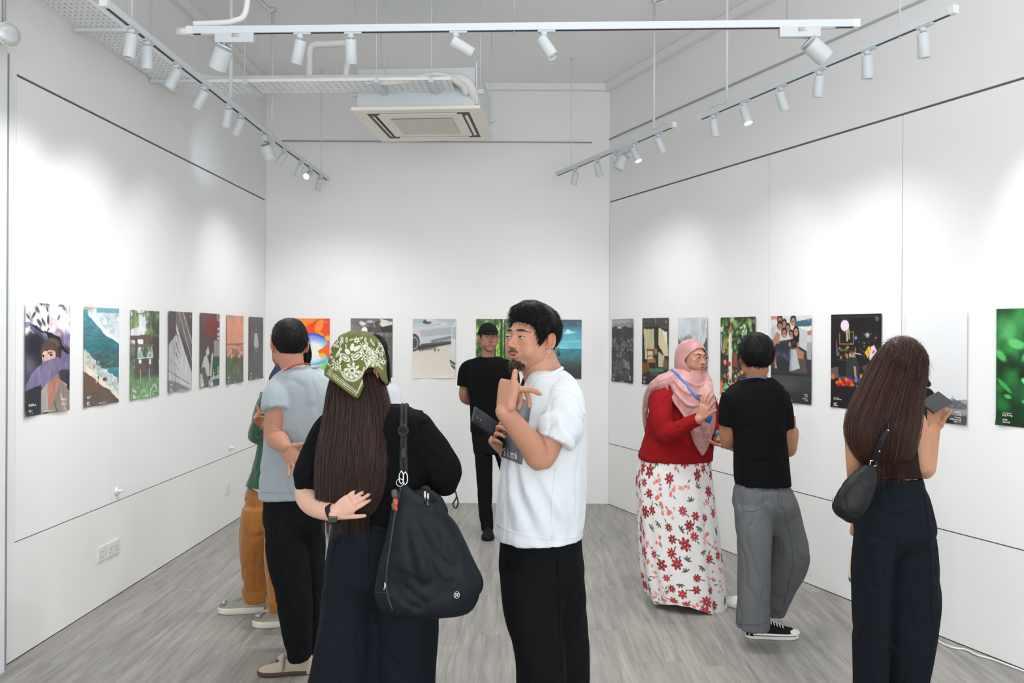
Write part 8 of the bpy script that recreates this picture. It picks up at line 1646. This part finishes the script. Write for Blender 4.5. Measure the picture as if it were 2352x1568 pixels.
    # crescent shoulder bag, cream tote
    YS = Y - .14; bag = thing('shoulder_bag', 'small black crescent leather bag on the hip of the auburn haired woman', 'bag', tuple(P(1960, 1200, YS)))
    pts = [vloft([(1066, 1986, 2006, YS, .015), (1085, 1960, 2012, YS, .035), (1110, 1938, 2010, YS, .05), (1140, 1922, 2002, YS, .055), (1165, 1914, 1992, YS, .055), (1185, 1924, 1978, YS, .045), (1199, 1944, 1966, YS, .025)], 2.2, 36)]
    bo_, Vb, Fb = cloth(bag, 'bag_body', pts, M_LEA, .006, 3, [(P(1925, 1130, YS - .1), P(1990, 1090, YS - .1), .010, .006)], None, .0025, 9, 84); bb = bvh_of(Vb, Fb)
    mk('zip', *strip(bb, [(1990, 1078), (1965, 1092), (1940, 1118), (1925, 1140)], .008, .001), M_BLACK, bo_); mk('zip_end', *tube([P(1914, 1142, YS), P(1914, 1150, YS)], .004, 8), M_CHROME, bag)
    sp = [P(2004, 1066, YS), P(2014, 1035, Y - .17), P(2030, 1000, Y - .185), P(2042, 975, Y - .17), P(2060, 948, Y - .10), P(2074, 938, Y + .0)]
    mk('strap', *tube(sp, .014, 10, True, ((1, .3, .5), .25), m=5), M_LEA, bag)
    for k_, (u_, v_) in enumerate(((2040, 988), (2020, 1036))): mk('stud', *tube([P(u_, v_, Y - .20), P(u_, v_, Y - .204)], .004, 10), M_CHROME, bag)
    c = P(2006, 1064, YS - .01); mk('strap_ring', *tube([c + Vector((x, 0, z)) for x, z in ((-.014, -.010), (.014, -.010), (.012, .012), (-.012, .012), (-.014, -.010))], .0025, 8, m=1), M_CHROME, bag)
    YT = Y + .15; tote = thing('tote_bag', 'cream tote bag hanging from the left hand of the auburn haired woman', 'bag', tuple(P(1975, 1335, YT)))
    mk('bag_body', *vloft([(1250, 1955, 2030, YT, .03), (1290, 1951, 2034, YT, .045), (1325, 1950, 2036, YT, .045), (1336, 1953, 2034, YT, .03)]), mat('cream_canvas', hexc('dcd5c0'), .85, bump=.4, bscale=200), tote)
    mk('bag_base', *vloft([(1326, 1949, 2036, YT, .047), (1336, 1952, 2034, YT, .046)]), mat('tan_trim', hexc('7a6a50'), .8), tote); mk('handle', *tube([P(1962, 1256, YT), P(1966, 1225, YT - .01), P(1972, 1205, YT - .02), P(1990, 1225, YT), P(2010, 1256, YT)], .006, 8), mat('cream_canvas'), tote)
build_I()
